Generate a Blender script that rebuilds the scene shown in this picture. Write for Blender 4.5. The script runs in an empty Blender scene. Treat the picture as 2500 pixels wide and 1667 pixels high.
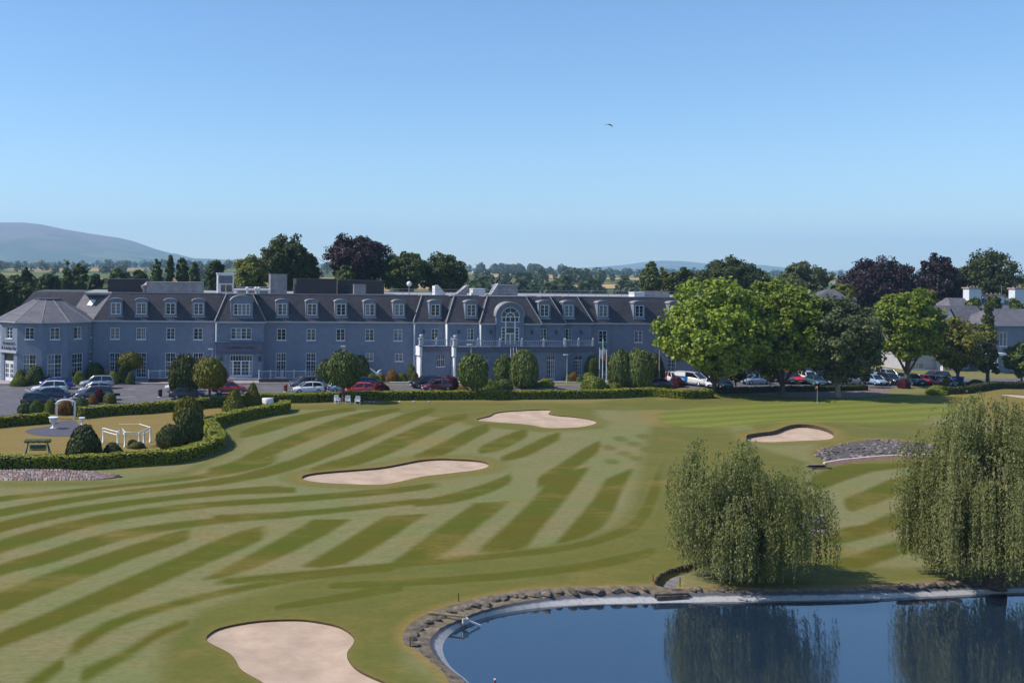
import bpy, bmesh, math, random
import numpy as np
from mathutils import Vector, Matrix
from mathutils.geometry import delaunay_2d_cdt

# ------------------------------------------------------------------ camera, world, sun, exposure
random.seed(7); np.random.seed(7)
scene = bpy.context.scene
FPX = 2500.0; CX, CY = 751.0, 660.0; YAW = math.radians(8.0); ROLL = math.radians(0.7); CAMH = 16.0
CAM = np.array([0.0, 0.0, CAMH])
FWD = np.array([math.sin(YAW), math.cos(YAW), 0.0]); RGT = np.array([math.cos(YAW), -math.sin(YAW), 0.0]); UPV = np.array([0.0, 0.0, 1.0])
cr, sr = math.cos(ROLL), math.sin(ROLL)
cam_d = bpy.data.cameras.new('camera'); cam = bpy.data.objects.new('camera', cam_d); scene.collection.objects.link(cam)
xa = RGT*cr + UPV*sr; ya = -RGT*sr + UPV*cr; za = -FWD
cam.matrix_world = Matrix(((xa[0], ya[0], za[0], 0), (xa[1], ya[1], za[1], 0), (xa[2], ya[2], za[2], CAMH), (0, 0, 0, 1)))
cam_d.sensor_width = 36.0; cam_d.lens = 36.0*FPX/2500.0
cam_d.shift_x = (1250.0-CX)/2500.0; cam_d.shift_y = (CY-833.5)/2500.0
cam_d.clip_start = 0.5; cam_d.clip_end = 30000.0
scene.camera = cam

SUN_EL, SUN_AZ = math.radians(46.0), math.radians(-80.5)      # azimuth clockwise from +Y
world = bpy.data.worlds.new('World'); scene.world = world; world.use_nodes = True
wn = world.node_tree; wn.nodes.clear()
sky = wn.nodes.new('ShaderNodeTexSky'); sky.sky_type = 'NISHITA'; sky.sun_disc = False
sky.sun_elevation = SUN_EL; sky.sun_rotation = SUN_AZ; sky.altitude = 60; sky.air_density = 1.0; sky.dust_density = 0.15; sky.ozone_density = 6.0
bg = wn.nodes.new('ShaderNodeBackground'); bg.inputs['Strength'].default_value = 0.145
wo = wn.nodes.new('ShaderNodeOutputWorld')
hsv = wn.nodes.new('ShaderNodeHueSaturation'); hsv.inputs['Saturation'].default_value = 1.06; wn.links.new(sky.outputs[0], hsv.inputs['Color']); wn.links.new(hsv.outputs[0], bg.inputs[0]); wn.links.new(bg.outputs[0], wo.inputs[0])
sun_d = bpy.data.lights.new('sun', 'SUN'); sun_d.energy = 4.8; sun_d.angle = math.radians(0.53); sun_d.color = (1.0, 0.94, 0.85)
sun = bpy.data.objects.new('sun', sun_d); scene.collection.objects.link(sun)
sv = Vector((math.cos(SUN_EL)*math.sin(SUN_AZ), math.cos(SUN_EL)*math.cos(SUN_AZ), math.sin(SUN_EL)))
sun.rotation_euler = sv.to_track_quat('Z', 'Y').to_euler(); sun.location = (-200, 60, 200)
scene.view_settings.view_transform = 'Standard'; scene.view_settings.look = 'None'
scene.view_settings.exposure = 0.21; scene.view_settings.gamma = 1.0; scene.view_settings.use_curve_mapping = False
scene.render.engine = 'CYCLES'
scene.cycles.max_bounces = 6; scene.cycles.diffuse_bounces = 3; scene.cycles.glossy_bounces = 3
scene.cycles.transmission_bounces = 4; scene.cycles.volume_bounces = 2; scene.cycles.transparent_max_bounces = 8
scene.cycles.caustics_reflective = False; scene.cycles.caustics_refractive = False
scene.cycles.use_denoising = True
scene.cycles.use_adaptive_sampling = True; scene.cycles.adaptive_threshold = 0.02

# ------------------------------------------------------------------ survey helpers: a sight line from the drone to a place in the world
def ray(px, py):
    a = (px-CX)*cr + (py-CY)*sr; b = -(px-CX)*sr + (py-CY)*cr
    return FWD + RGT*(a/FPX) - UPV*(b/FPX)
def Gz(px, py, z=0.0):
    d = ray(px, py); t = (z-CAMH)/d[2]
    return CAM + d*t
def F(px, py, Y):
    d = ray(px, py); t = Y/d[1]
    return CAM + d*t
def ppm(P):                                   # pixels of the survey photo per metre at P
    return FPX/float(np.dot(np.asarray(P)-CAM, FWD))

BUMPS = []                                    # x, y, rx, ry, height
def add_bump(px, py, rx, ry, h):
    P = Gz(px, py); BUMPS.append((P[0], P[1], rx, ry, h))
add_bump(1675, 962, 5.0, 3.0, 0.7); add_bump(1960, 1040, 7.0, 4.0, 0.55); add_bump(1060, 1100, 9, 4, 0.35)
add_bump(2470, 965, 9.0, 6.0, 0.7); add_bump(1330, 1000, 7, 3, 0.35); add_bump(2120, 1062, 6, 2.6, 0.35)
add_bump(700, 1500, 4, 2.5, 0.15); add_bump(200, 1240, 12, 5, 0.25); add_bump(1100, 1290, 8, 5, 0.2)
def hgt(x, y):
    x = np.asarray(x, float); y = np.asarray(y, float); z = np.zeros(np.broadcast(x, y).shape)
    for bx, by, rx, ry, hh in BUMPS:
        z = z + hh*np.exp(-((x-bx)/rx)**2 - ((y-by)/ry)**2)
    return z
def G(px, py, dz=0.0):
    z = 0.0
    for _ in range(5):
        P = Gz(px, py, z+dz); z = float(hgt(P[0], P[1]))
    P[2] = z+dz
    return P

# ------------------------------------------------------------------ scene helpers
COL = scene.collection
def setp(o, label=None, cat=None, group=None, kind=None):
    if label: o['label'] = label
    if cat: o['category'] = cat
    if group: o['group'] = group
    if kind: o['kind'] = kind
    return o
def thing(name, label, cat, loc=(0, 0, 0), rz=0.0, group=None):
    o = bpy.data.objects.new(name, None); COL.objects.link(o); o.empty_display_size = 0.3
    o.location = loc; o.rotation_euler = (0, 0, rz)
    return setp(o, label, cat, group)
def link(name, me, parent=None, mat=None, loc=None, rz=None):
    o = bpy.data.objects.new(name, me); COL.objects.link(o)
    if mat is not None:
        if len(me.materials) == 0: me.materials.append(mat)
        elif me.materials[0] is not mat:
            o.material_slots[0].link = 'OBJECT'; o.material_slots[0].material = mat
    if parent is not None: o.parent = parent
    if loc is not None: o.location = loc
    if rz is not None: o.rotation_euler = (0, 0, rz)
    return o
def copy_tree(o, parent=None):
    c = o.copy(); COL.objects.link(c); c.parent = parent
    for ch in o.children: copy_tree(ch, c)
    return c
def np_mesh(name, V, faces, smooth=False):
    """V (n,3) array, faces (m,k) array of one face size"""
    V = np.asarray(V, np.float32); faces = np.asarray(faces, np.int32); m, k = faces.shape
    me = bpy.data.meshes.new(name)
    me.vertices.add(len(V)); me.vertices.foreach_set('co', V.ravel())
    me.loops.add(m*k); me.loops.foreach_set('vertex_index', faces.ravel())
    me.polygons.add(m); me.polygons.foreach_set('loop_start', np.arange(0, m*k, k, dtype=np.int32))
    me.polygons.foreach_set('loop_total', np.full(m, k, np.int32))
    if smooth: me.polygons.foreach_set('use_smooth', np.ones(m, bool))
    me.update(calc_edges=True); me.validate()
    return me
class MB:
    def __init__(s): s.v = []; s.f = []; s.sm = []
    def add(s, vs, fs, smooth=False):
        n = len(s.v); s.v += [tuple(map(float, v)) for v in vs]
        s.f += [tuple(i+n for i in f) for f in fs]; s.sm += [smooth]*len(fs); return s
    def box(s, x0, x1, y0, y1, z0, z1):
        return s.add([(x0,y0,z0),(x1,y0,z0),(x1,y1,z0),(x0,y1,z0),(x0,y0,z1),(x1,y0,z1),(x1,y1,z1),(x0,y1,z1)],
                     [(3,2,1,0),(4,5,6,7),(0,1,5,4),(1,2,6,5),(2,3,7,6),(3,0,4,7)])
    def quad(s, a, b, c, d): return s.add([a, b, c, d], [(0, 1, 2, 3)])
    def prism(s, poly, z0, z1):               # poly: (x,y) counter-clockwise
        n = len(poly)
        vs = [(p[0], p[1], z0) for p in poly] + [(p[0], p[1], z1) for p in poly]
        return s.add(vs, [tuple(range(n-1, -1, -1)), tuple(range(n, 2*n))] + [(i, (i+1) % n, n+(i+1) % n, n+i) for i in range(n)])
    def frustum(s, lo, hi):                   # two rings of 3D points
        n = len(lo)
        return s.add(list(lo)+list(hi), [tuple(range(n-1, -1, -1)), tuple(range(n, 2*n))] + [(i, (i+1) % n, n+(i+1) % n, n+i) for i in range(n)])
    def tube(s, pts, rad, n=8, cap=True):
        pts = [Vector(p) for p in pts]; rad = rad if hasattr(rad, '__len__') else [rad]*len(pts); vs = []; fs = []
        for i, p in enumerate(pts):
            t = (pts[min(i+1, len(pts)-1)] - pts[max(i-1, 0)]).normalized()
            u = t.cross(Vector((0.31, 0.2, 0.93))); u = u.normalized() if u.length > 1e-3 else t.cross(Vector((1, 0, 0))).normalized()
            w = t.cross(u)
            for k in range(n):
                a = 2*math.pi*k/n; vs.append(p + (u*math.cos(a) + w*math.sin(a))*rad[i])
        for i in range(len(pts)-1):
            for k in range(n): fs.append((i*n+k, i*n+(k+1) % n, (i+1)*n+(k+1) % n, (i+1)*n+k))
        s.add(vs, fs, True)
        if cap: s.add([vs[k] for k in range(n)], [tuple(range(n-1, -1, -1))]); s.add([vs[(len(pts)-1)*n+k] for k in range(n)], [tuple(range(n))])
        return s
    def lathe(s, prof, c=(0, 0, 0), n=16):    # prof: (r,z)
        vs = [(c[0]+r*math.cos(2*math.pi*k/n), c[1]+r*math.sin(2*math.pi*k/n), c[2]+z) for r, z in prof for k in range(n)]
        fs = [(i*n+k, i*n+(k+1) % n, (i+1)*n+(k+1) % n, (i+1)*n+k) for i in range(len(prof)-1) for k in range(n)]
        s.add(vs, fs, True); m = len(prof)-1
        s.add([vs[k] for k in range(n)], [tuple(range(n-1, -1, -1))]); s.add([vs[m*n+k] for k in range(n)], [tuple(range(n))])
        return s
    def mesh(s, name, off=(0, 0, 0)):
        me = bpy.data.meshes.new(name)
        me.from_pydata([(v[0]-off[0], v[1]-off[1], v[2]-off[2]) for v in s.v], [], s.f)
        me.polygons.foreach_set('use_smooth', s.sm); me.update(); return me
    def build(s, name, mat, parent=None):     # vertices are in world coordinates
        off = (0, 0, 0); q = parent
        while q is not None: off = tuple(off[i]+q.location[i] for i in range(3)); q = q.parent
        return link(name, s.mesh(name, off), parent, mat)
def bevel(o, w=0.02, seg=1):
    m = o.modifiers.new('bevel', 'BEVEL'); m.width = w; m.segments = seg; m.limit_method = 'ANGLE'; return o

# ------------------------------------------------------------------ materials
MATS = {}
def nodes_of(name):
    m = bpy.data.materials.new(name); m.use_nodes = True; nt = m.node_tree; MATS[name] = m
    return m, nt, nt.nodes['Principled BSDF']
def N(nt, t, **kw):
    n = nt.nodes.new(t)
    for k, v in kw.items():
        if k in n.inputs: n.inputs[k].default_value = v
        else: setattr(n, k, v)
    return n
def rgb(c): return (c[0], c[1], c[2], 1.0)
def mixc(nt, fac, a, b, mode='MIX'):
    n = nt.nodes.new('ShaderNodeMix'); n.data_type = 'RGBA'; n.blend_type = mode; n.clamp_factor = True
    for sock, v in ((n.inputs[0], fac), (n.inputs[6], a), (n.inputs[7], b)):
        if hasattr(v, 'is_output'): nt.links.new(v, sock)
        elif isinstance(v, (int, float)): sock.default_value = v
        else: sock.default_value = rgb(v)
    return n.outputs[2]
def math_n(nt, op, a, b=None, clamp=False):
    n = nt.nodes.new('ShaderNodeMath'); n.operation = op; n.use_clamp = clamp
    for i, v in enumerate((a, b)):
        if v is None: continue
        if hasattr(v, 'is_output'): nt.links.new(v, n.inputs[i])
        else: n.inputs[i].default_value = v
    return n.outputs[0]
def noise(nt, scale, detail=4.0, rough=0.55, coord=None, stretch=None):
    n = nt.nodes.new('ShaderNodeTexNoise'); n.inputs['Scale'].default_value = scale; n.inputs['Detail'].default_value = detail; n.inputs['Roughness'].default_value = rough
    if coord is not None:
        if stretch:
            mp = nt.nodes.new('ShaderNodeMapping'); mp.inputs['Scale'].default_value = stretch; nt.links.new(coord, mp.inputs[0]); coord = mp.outputs[0]
        nt.links.new(coord, n.inputs['Vector'])
    return n.outputs['Fac']
def ramp(nt, fac, lo, hi):
    n = nt.nodes.new('ShaderNodeMapRange'); n.inputs[1].default_value = lo; n.inputs[2].default_value = hi; nt.links.new(fac, n.inputs[0]); return n.outputs[0]
def wpos(nt): return nt.nodes.new('ShaderNodeNewGeometry').outputs['Position']
def bumpn(nt, bsdf, h, strength=0.3, dist=0.05):
    b = nt.nodes.new('ShaderNodeBump'); b.inputs['Strength'].default_value = strength; b.inputs['Distance'].default_value = dist
    nt.links.new(h, b.inputs['Height']); nt.links.new(b.outputs[0], bsdf.inputs['Normal'])
def plain(name, c, rough=0.7, var=0.15, scale=3.0, metal=0.0, spec=0.5, bump=0.0, coat=0.0, dirt=None):
    m, nt, b = nodes_of(name)
    P = wpos(nt); f = noise(nt, scale, 6, 0.6, P)
    c2 = tuple(max(0.0, x*(1-var*1.6)) for x in c); c3 = tuple(min(1.0, x*(1+var)) for x in c)
    out = mixc(nt, ramp(nt, f, 0.3, 0.7), c2, c3)
    if dirt is not None:
        f2 = noise(nt, scale*0.23, 5, 0.65, P, (1, 1, 0.35)); out = mixc(nt, ramp(nt, f2, 0.5, 0.75), out, dirt)
    nt.links.new(out, b.inputs['Base Color'])
    b.inputs['Roughness'].default_value = rough; b.inputs['Metallic'].default_value = metal
    b.inputs['Specular IOR Level'].default_value = spec
    if coat: b.inputs['Coat Weight'].default_value = coat; b.inputs['Coat Roughness'].default_value = 0.06
    if bump: bumpn(nt, b, noise(nt, scale*6, 5, 0.6, P), bump, 0.03)
    return m
def leafmat(name, c, var=0.35, warm=(0, 0, 0), trans=0.25, rough=0.55, nscale=0.55):
    m, nt, b = nodes_of(name)
    r = nt.nodes.new('ShaderNodeNewGeometry').outputs['Random Per Island']
    ob = nt.nodes.new('ShaderNodeObjectInfo').outputs['Random']
    P = wpos(nt); f = ramp(nt, noise(nt, nscale, 4, 0.6, P), 0.3, 0.7)
    lo = tuple(x*(1-var) for x in c); hi = tuple(min(1, x*(1+var)) for x in c)
    col = mixc(nt, r, lo, hi)
    w = tuple(c[i]*0.9+warm[i] for i in range(3))
    col = mixc(nt, math_n(nt, 'MULTIPLY', f, 0.55), col, w)
    hs = nt.nodes.new('ShaderNodeHueSaturation'); nt.links.new(col, hs.inputs['Color'])
    nt.links.new(math_n(nt, 'ADD', math_n(nt, 'MULTIPLY', ob, 0.36), 0.82), hs.inputs['Value']); col = hs.outputs[0]
    nt.links.new(col, b.inputs['Base Color']); b.inputs['Roughness'].default_value = rough; b.inputs['Specular IOR Level'].default_value = 0.25
    tr = nt.nodes.new('ShaderNodeBsdfTranslucent'); tc = mixc(nt, 1.0, col, (1.0, 1.25, 0.5), 'MULTIPLY'); nt.links.new(tc, tr.inputs[0])
    mx = nt.nodes.new('ShaderNodeMixShader'); mx.inputs[0].default_value = trans
    out = nt.nodes['Material Output']; nt.links.new(b.outputs[0], mx.inputs[1]); nt.links.new(tr.outputs[0], mx.inputs[2]); nt.links.new(mx.outputs[0], out.inputs[0])
    return m
# ================================================================== THE SETTING: golf terrain, sand, pond, tarmac, farmland, hills
def zoom(ox, oy, s, pts): return [(ox+x/s, oy+y/s) for x, y in pts]
def resample(pts, step):
    P = np.asarray(pts, float); out = [P[0]]
    for a, b in zip(P[:-1], P[1:]):
        L = np.linalg.norm(b-a); n = max(1, int(round(L/step)))
        for i in range(1, n+1): out.append(a+(b-a)*i/n)
    return np.array(out)
def chaikin(pts, closed=True, it=2):
    P = np.asarray(pts, float)
    for _ in range(it):
        if closed:
            Q = np.roll(P, -1, 0); P = np.stack([P*0.75+Q*0.25, P*0.25+Q*0.75], 1).reshape(-1, P.shape[1])
        else:
            a, b = P[:-1], P[1:]; M = np.stack([a*0.75+b*0.25, a*0.25+b*0.75], 1).reshape(-1, P.shape[1]); P = np.vstack([P[:1], M[1:-1], P[-1:]])
    return P
def inpoly(X, Y, poly):
    poly = np.asarray(poly); res = np.zeros(X.shape, bool)
    x0, y0 = poly[:, 0].min(), poly[:, 1].min(); x1, y1 = poly[:, 0].max(), poly[:, 1].max()
    m = (X >= x0) & (X <= x1) & (Y >= y0) & (Y <= y1)
    if not m.any(): return res
    xs, ys = X[m], Y[m]; r = np.zeros(xs.shape, bool); n = len(poly); j = n-1
    for i in range(n):
        xi, yi = poly[i, 0], poly[i, 1]; xj, yj = poly[j, 0], poly[j, 1]
        if yi != yj:
            c = ((yi > ys) != (yj > ys)) & (xs < (xj-xi)*(ys-yi)/(yj-yi)+xi); r ^= c
        j = i
    res[m] = r; return res
def dist_poly(X, Y, poly, closed=True):
    poly = np.asarray(poly); d = np.full(X.shape, 1e9); n = len(poly)
    for i in range(n if closed else n-1):
        a = poly[i]; b = poly[(i+1) % n]; ab = b-a; L2 = max(1e-9, ab@ab)
        t = np.clip(((X-a[0])*ab[0]+(Y-a[1])*ab[1])/L2, 0, 1)
        d = np.minimum(d, np.hypot(X-a[0]-t*ab[0], Y-a[1]-t*ab[1]))
    return d

# ---- bunker outlines (surveyed), lip height on the far side
BUNK = {
 'near': ([(501,1563),(508,1552),(530,1538),(576,1527),(631,1519),(685,1516),(739,1516),(782,1522),(826,1531),(851,1545),(866,1560),(862,1574),(849,1588),(846,1603),(855,1621),(873,1639),(902,1654),(934,1667),(980,1690),(985,1730),(920,1762),(800,1760),(700,1715),(645,1667),(605,1646),(584,1632),(573,1607),(558,1592),(525,1577)], 0.07),
 'mid': ([(730,1170),(751,1161),(802,1155),(874,1150),(932,1145),(975,1137),(1022,1127),(1073,1123),(1120,1125),(1163,1127),(1188,1132),(1195,1137),(1185,1143),(1156,1149),(1102,1155),(1029,1163),(986,1174),(946,1182),(914,1184),(852,1182),(776,1178)], 0.13),
 'far': ([(1158,1027),(1174,1022),(1198,1017),(1203,1011),(1228,1006),(1282,1004),(1348,1002),(1340,1008),(1338,1012),(1358,1016),(1402,1019),(1441,1025),(1460,1031),(1445,1038),(1409,1044),(1337,1046),(1308,1040),(1279,1035),(1228,1032)], 0.09),
 'green': ([(1815,1071),(1861,1064),(1887,1062),(1914,1052),(1946,1044),(1977,1045),(2012,1052),(2035,1062),(2035,1070),(2017,1074),(1963,1076),(1919,1078),(1879,1080),(1834,1078)], 0.36),
 'right': ([(2434,967),(2470,968.5),(2520,971),(2600,973),(2640,978),(2600,980),(2520,976),(2470,972)], 0.05),
}
BUNKG = {}
for k, (pts, lip) in BUNK.items():
    P = chaikin(pts, True, 2); c = P.mean(0); W = []
    for i in range(len(P)):
        a, b = P[i-1], P[(i+1) % len(P)]; t = b-a; nrm = np.array([t[1], -t[0]]); nrm /= max(1e-6, np.linalg.norm(nrm))
        far = -nrm[1] if True else 0           # outlines run clockwise on screen; outward normal up = far side
        L = 0.012 + lip*max(0.0, min(1.0, far*1.1))
        W.append(list(G(P[i][0], P[i][1], -L)) + [L])
    BUNKG[k] = np.array(W)
# ---- pond: turf edge, liner edge, water line
PG = [(1130,1760),(1093,1650),(1064,1621),(1035,1600),(1020,1585),(992,1576),(981,1560),(985,1538),(1007,1516),(1046,1495),(1100,1476),(1155,1462),(1221,1447),(1296,1438),(1391,1432),(1476,1429),(1561,1429),(1596,1427),(1640,1437),(1700,1434),(1850,1436),(2000,1436),(2100,1432),(2200,1424),(2340,1417),(2500,1412),(2700,1405),(3000,1400)]
PL = [(1190,1760),(1137,1661),(1093,1632),(1064,1603),(1046,1574),(1054,1552),(1082,1527),(1122,1513),(1158,1495),(1227,1476),(1300,1464),(1380,1453),(1463,1449),(1622,1447),(1781,1447),(1941,1444),(2100,1442),(2207,1439),(2340,1432),(2500,1428),(2700,1420),(3000,1415)]
PW = [(1215,1760),(1155,1661),(1119,1635),(1097,1610),(1090,1581),(1100,1552),(1137,1523),(1191,1505),(1245,1493),(1335,1482),(1463,1477),(1595,1475),(1702,1473),(1835,1470),(2047,1467),(2207,1461),(2366,1453),(2500,1447),(2700,1440),(3000,1434)]
WZ = -0.44; LZ = -0.15
pgr = resample(chaikin([G(*p)[:2] for p in PG], False, 2), 0.35)
plr = resample(chaikin([Gz(p[0], p[1], LZ)[:2] for p in PL], False, 2), 0.35)
pwr = resample(chaikin([Gz(p[0], p[1], WZ)[:2] for p in PW], False, 2), 0.35)
NEARY = 9.0
def close_pond(L): return np.vstack([L, [[90, NEARY], [L[0][0]+3, NEARY]]])
pond_poly = close_pond(pgr)

# ---- rock bed, stream cut
bed_px = [(1982,1106),(1992,1098),(2029,1086),(2072,1077),(2130,1070),(2187,1072),(2216,1076),(2290,1082),(2360,1092),(2350,1104),(2280,1107),(2213,1109),(2158,1110),(2101,1115),(2049,1122),(2015,1126),(1989,1115)]
bed = np.array([G(*p)[:2] for p in chaikin(bed_px, True, 1)])
stream_px_far = [(1603,1440),(1600,1425),(1608,1410),(1630,1397),(1665,1388),(1700,1378),(1740,1366),(1790,1350),(1850,1330),(1905,1310),(1948,1297)]
stream_px_near = [(1958,1304),(1915,1322),(1860,1345),(1800,1368),(1750,1383),(1705,1393),(1675,1404),(1665,1418),(1668,1440)]
stream_poly = np.array([G(*p)[:2] for p in stream_px_far+stream_px_near])

# ---- the mown turf: one triangulated sheet with holes for the sand and the pond
pts2 = []
Yr = 9.0
while Yr < 176:
    st = max(0.16, 0.0042*Yr); xs = np.arange(-0.40*Yr-14, 0.86*Yr+16, st); xs = xs + np.random.uniform(-0.2, 0.2, len(xs))*st
    pts2.append(np.stack([xs, np.full(len(xs), Yr)+np.random.uniform(-0.2, 0.2, len(xs))*st], 1)); Yr += st
pts2 = np.vstack(pts2)
rings = [BUNKG[k][:, :2] for k in BUNKG]
keep = np.ones(len(pts2), bool)
for r in rings + [pond_poly]:
    X, Y = pts2[:, 0], pts2[:, 1]
    bb = (X > r[:, 0].min()-1) & (X < r[:, 0].max()+1) & (Y > r[:, 1].min()-1) & (Y < r[:, 1].max()+1)
    idx = np.where(bb)[0]
    ins = inpoly(X[idx], Y[idx], r); d = dist_poly(X[idx], Y[idx], r[:, :2])
    keep[idx[ins | (d < 0.06)]] = False
pts2 = pts2[keep]
verts = [Vector(p) for p in pts2]; edges = []
for r in rings + [pond_poly]:
    n0 = len(verts); verts += [Vector((p[0], p[1])) for p in r]; edges += [(n0+i, n0+(i+1) % len(r)) for i in range(len(r))]
ov, oe, of, *_ = delaunay_2d_cdt(verts, edges, [], 0, 1e-5)
TV = np.array([(v.x, v.y) for v in ov]); TF = np.array([f for f in of if len(f) == 3])
cen = TV[TF].mean(1); dead = np.zeros(len(TF), bool)
for r in rings + [pond_poly]: dead |= inpoly(cen[:, 0], cen[:, 1], r)
TF = TF[~dead]
tx, ty = TV[:, 0], TV[:, 1]; tz = hgt(tx, ty)
spill = inpoly(tx, ty, stream_poly); ds = dist_poly(tx, ty, stream_poly)
tz = np.where(spill, tz - 0.28*np.clip(ds/0.4, 0, 1), tz)
bedin = inpoly(tx, ty, bed); db = dist_poly(tx, ty, bed); tz = np.where(bedin, tz - 0.30*np.clip(db/0.8, 0, 1), tz)

# mowing pattern (surveyed dark passes), dryness, putting green
def band(ox, oy, sc, rows):
    R = np.array(rows, float); q = np.linspace(0, 1, len(R)); u = np.linspace(0, 1, len(R)*4)
    X = np.interp(u, q, R[:, 0]); T = np.interp(u, q, R[:, 1]); B_ = np.interp(u, q, R[:, 2])
    for _ in range(3):
        for arr in (X, T, B_): arr[1:-1] = (arr[:-2]+2*arr[1:-1]+arr[2:])/4
    return [(ox+x/sc, oy+t/sc) for x, t in zip(X, T)] + [(ox+x/sc, oy+t/sc) for x, t in zip(X[::-1], B_[::-1])]
dark = [band(0, 1120, 1.344, r) for r in [
 [(-150,150,165),(0,122,138),(200,104,114),(400,84,92),(600,62,72),(720,40,55),(860,5,28),(940,-30,-5)],
 [(-150,200,215),(0,165,188),(200,130,148),(400,103,117),(600,83,96),(760,60,75),(880,28,50),(1000,-12,10)],
 [(-150,260,285),(0,205,238),(200,165,188),(400,138,155),(600,115,130),(800,95,112),(960,84,98)],
 [(-150,340,370),(0,265,305),(150,225,262),(300,190,215),(500,160,180),(700,140,155),(900,128,145),(1100,112,130),(1300,95,112),(1480,72,86)],
 [(-150,420,450),(0,345,375),(150,305,345),(300,255,295),(420,230,255),(600,205,225),(800,188,200),(1000,178,190)],
 [(-150,520,590),(0,438,500),(150,380,440),(300,328,378),(450,280,318),(560,245,285),(650,225,250)],
 [(-150,640,690),(0,570,612),(150,510,560),(300,445,500),(450,380,440),(600,318,372),(700,272,330),(800,235,290),(900,213,240)],
 [(190,650,662),(260,590,628),(350,535,562),(450,500,520),(600,460,476),(800,415,430),(1000,380,395),(1344,345,362)],
 [(60,760,790),(150,690,720),(220,650,672)], [(880,482,500),(1100,445,470),(1344,400,430)],
 [(250,700,740),(400,640,660),(520,560,580),(640,520,535)]]]
dark += [band(500, 960, 1.12, r) for r in [
 [(80,112,125),(160,80,110),(240,62,85),(330,46,60),(430,34,44)],
 [(-10,210,226),(80,190,205),(130,160,192),(200,130,160),(280,100,130),(360,70,98),(430,52,75),(500,42,55),(560,35,42)],
 [(-20,240,258),(100,225,240),(200,200,220),(280,165,195),(360,130,165),(430,105,135),(500,75,105),(560,52,78),(620,38,52),(660,36,44)],
 [(270,212,222),(350,185,210),(420,165,195),(490,130,170),(560,100,140),(620,75,108),(680,58,80),(740,50,62)],
 [(560,178,188),(620,150,182),(690,115,150),(740,90,120),(790,80,95)], [(740,155,165),(800,125,158),(850,105,135),(890,93,110)], [(800,180,188),(870,150,175),(930,120,145),(980,102,118)],
 [(0,266,278),(120,262,274),(260,256,270)], [(0,335,352),(150,328,342),(320,318,330),(480,300,312),(620,285,296)],
 [(560,300,310),(680,275,300),(780,245,270),(850,215,235)], [(900,240,262),(980,190,225),(1040,150,185),(1090,125,145)],
 [(0,512,526),(300,484,497),(700,448,462),(1000,416,432),(1110,382,402),(1180,345,378),(1215,270,340),(1245,190,270),(1300,112,170)],
 [(300,520,536),(700,500,520),(1000,470,492),(1150,440,465),(1270,410,430)]]]
dark += [zoom(1900,1000,3.485,p) for p in [
 [(230,640),(350,680),(550,600),(800,520),(1060,490),(1400,440),(1400,400),(1060,460),(550,460),(400,520),(260,580)],
 [(520,780),(620,860),(800,800),(1000,720),(1120,650),(1500,500),(1500,420),(1100,560),(950,600),(750,690)],
 [(330,1120),(500,1140),(800,1070),(1130,960),(1600,800),(1600,680),(1130,830),(950,890),(750,980),(600,1000)],
 [(300,1330),(700,1350),(900,1270),(1180,1180),(1600,1020),(1600,930),(1180,1090),(950,1140),(650,1240)]]]
passes = [zoom(500,960,1.12,p) for p in [
 [(0,508),(130,440),(230,385),(300,345),(395,345),(330,385),(230,435),(120,480),(40,505)],
 [(270,472),(360,420),(450,365),(500,335),(605,330),(520,385),(430,440),(380,465),(320,475)],
 [(515,462),(600,400),(690,335),(740,300),(830,295),(770,345),(690,410),(625,455),(570,463)],
 [(750,432),(830,360),(900,290),(955,225),(1050,200),(1010,255),(940,340),(880,415),(850,428),(800,432)],
 [(965,410),(1020,345),(1070,285),(1100,235),(1170,205),(1135,270),(1110,330),(1080,370),(1030,395)]]]
spots = [zoom(1350,980,4.704,[(ex+95*math.cos(a)+20*math.sin(a), ey+34*math.sin(a)) for a in np.linspace(0, 6.0, 9)]) for ex, ey in [(680,690),(820,600),(960,650),(930,490),(1080,550),(1040,400),(1190,450),(1310,370),(640,530),(780,430)]]
def toG(poly, it=0): return np.array([G(*p)[:2] for p in (chaikin(poly, True, it) if it else poly)])
def paint(poly, soft, grow=0.0):
    out = np.zeros(len(tx)); b = poly
    m = (tx > b[:, 0].min()-soft) & (tx < b[:, 0].max()+soft) & (ty > b[:, 1].min()-soft) & (ty < b[:, 1].max()+soft)
    i = np.where(m)[0]
    if len(i) == 0: return out
    ins = inpoly(tx[i], ty[i], b); d = dist_poly(tx[i], ty[i], b); s = np.where(ins, d, -d)
    out[i] = np.clip(0.5+(s+grow)/(2*soft), 0, 1); return out
stripe = np.zeros(len(tx))
rel = np.stack([tx, ty, hgt(tx, ty)-CAMH], 1); dep = rel@FWD; pa_ = FPX*(rel@RGT)/dep; pb_ = -FPX*rel[:, 2]/dep; vpx = CX + pa_*cr - pb_*sr      # survey abscissa of every turf vertex
for p in dark:
    xs0, xs1 = min(q[0] for q in p), max(q[0] for q in p); e_ = 0.06*(xs1-xs0)+8
    fade = np.clip((xs1-vpx)/e_, 0, 1) * (1.0 if xs0 < 0 else np.clip((vpx-xs0)/e_, 0, 1)); fade = fade*fade*(3-2*fade)
    stripe = np.maximum(stripe, paint(toG(p), 0.28, 0.14)*np.minimum(1.0, fade*1.15))
for p in passes: stripe = np.maximum(stripe, paint(toG(p), 0.26, 0.10))
for p in spots: stripe = np.maximum(stripe, 0.6*paint(toG(p), 0.3))
green_px = zoom(1450,900,2.24,[(330,250),(400,235),(560,215),(700,195),(900,180),(1200,165),(1500,150),(1900,140),(2080,142),(2200,160),(2100,215),(1850,270),(1700,300),(1450,302),(1200,292),(900,300),(600,320),(450,312),(370,290)])
greenP = toG(green_px); green = paint(greenP, 0.5)
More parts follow.
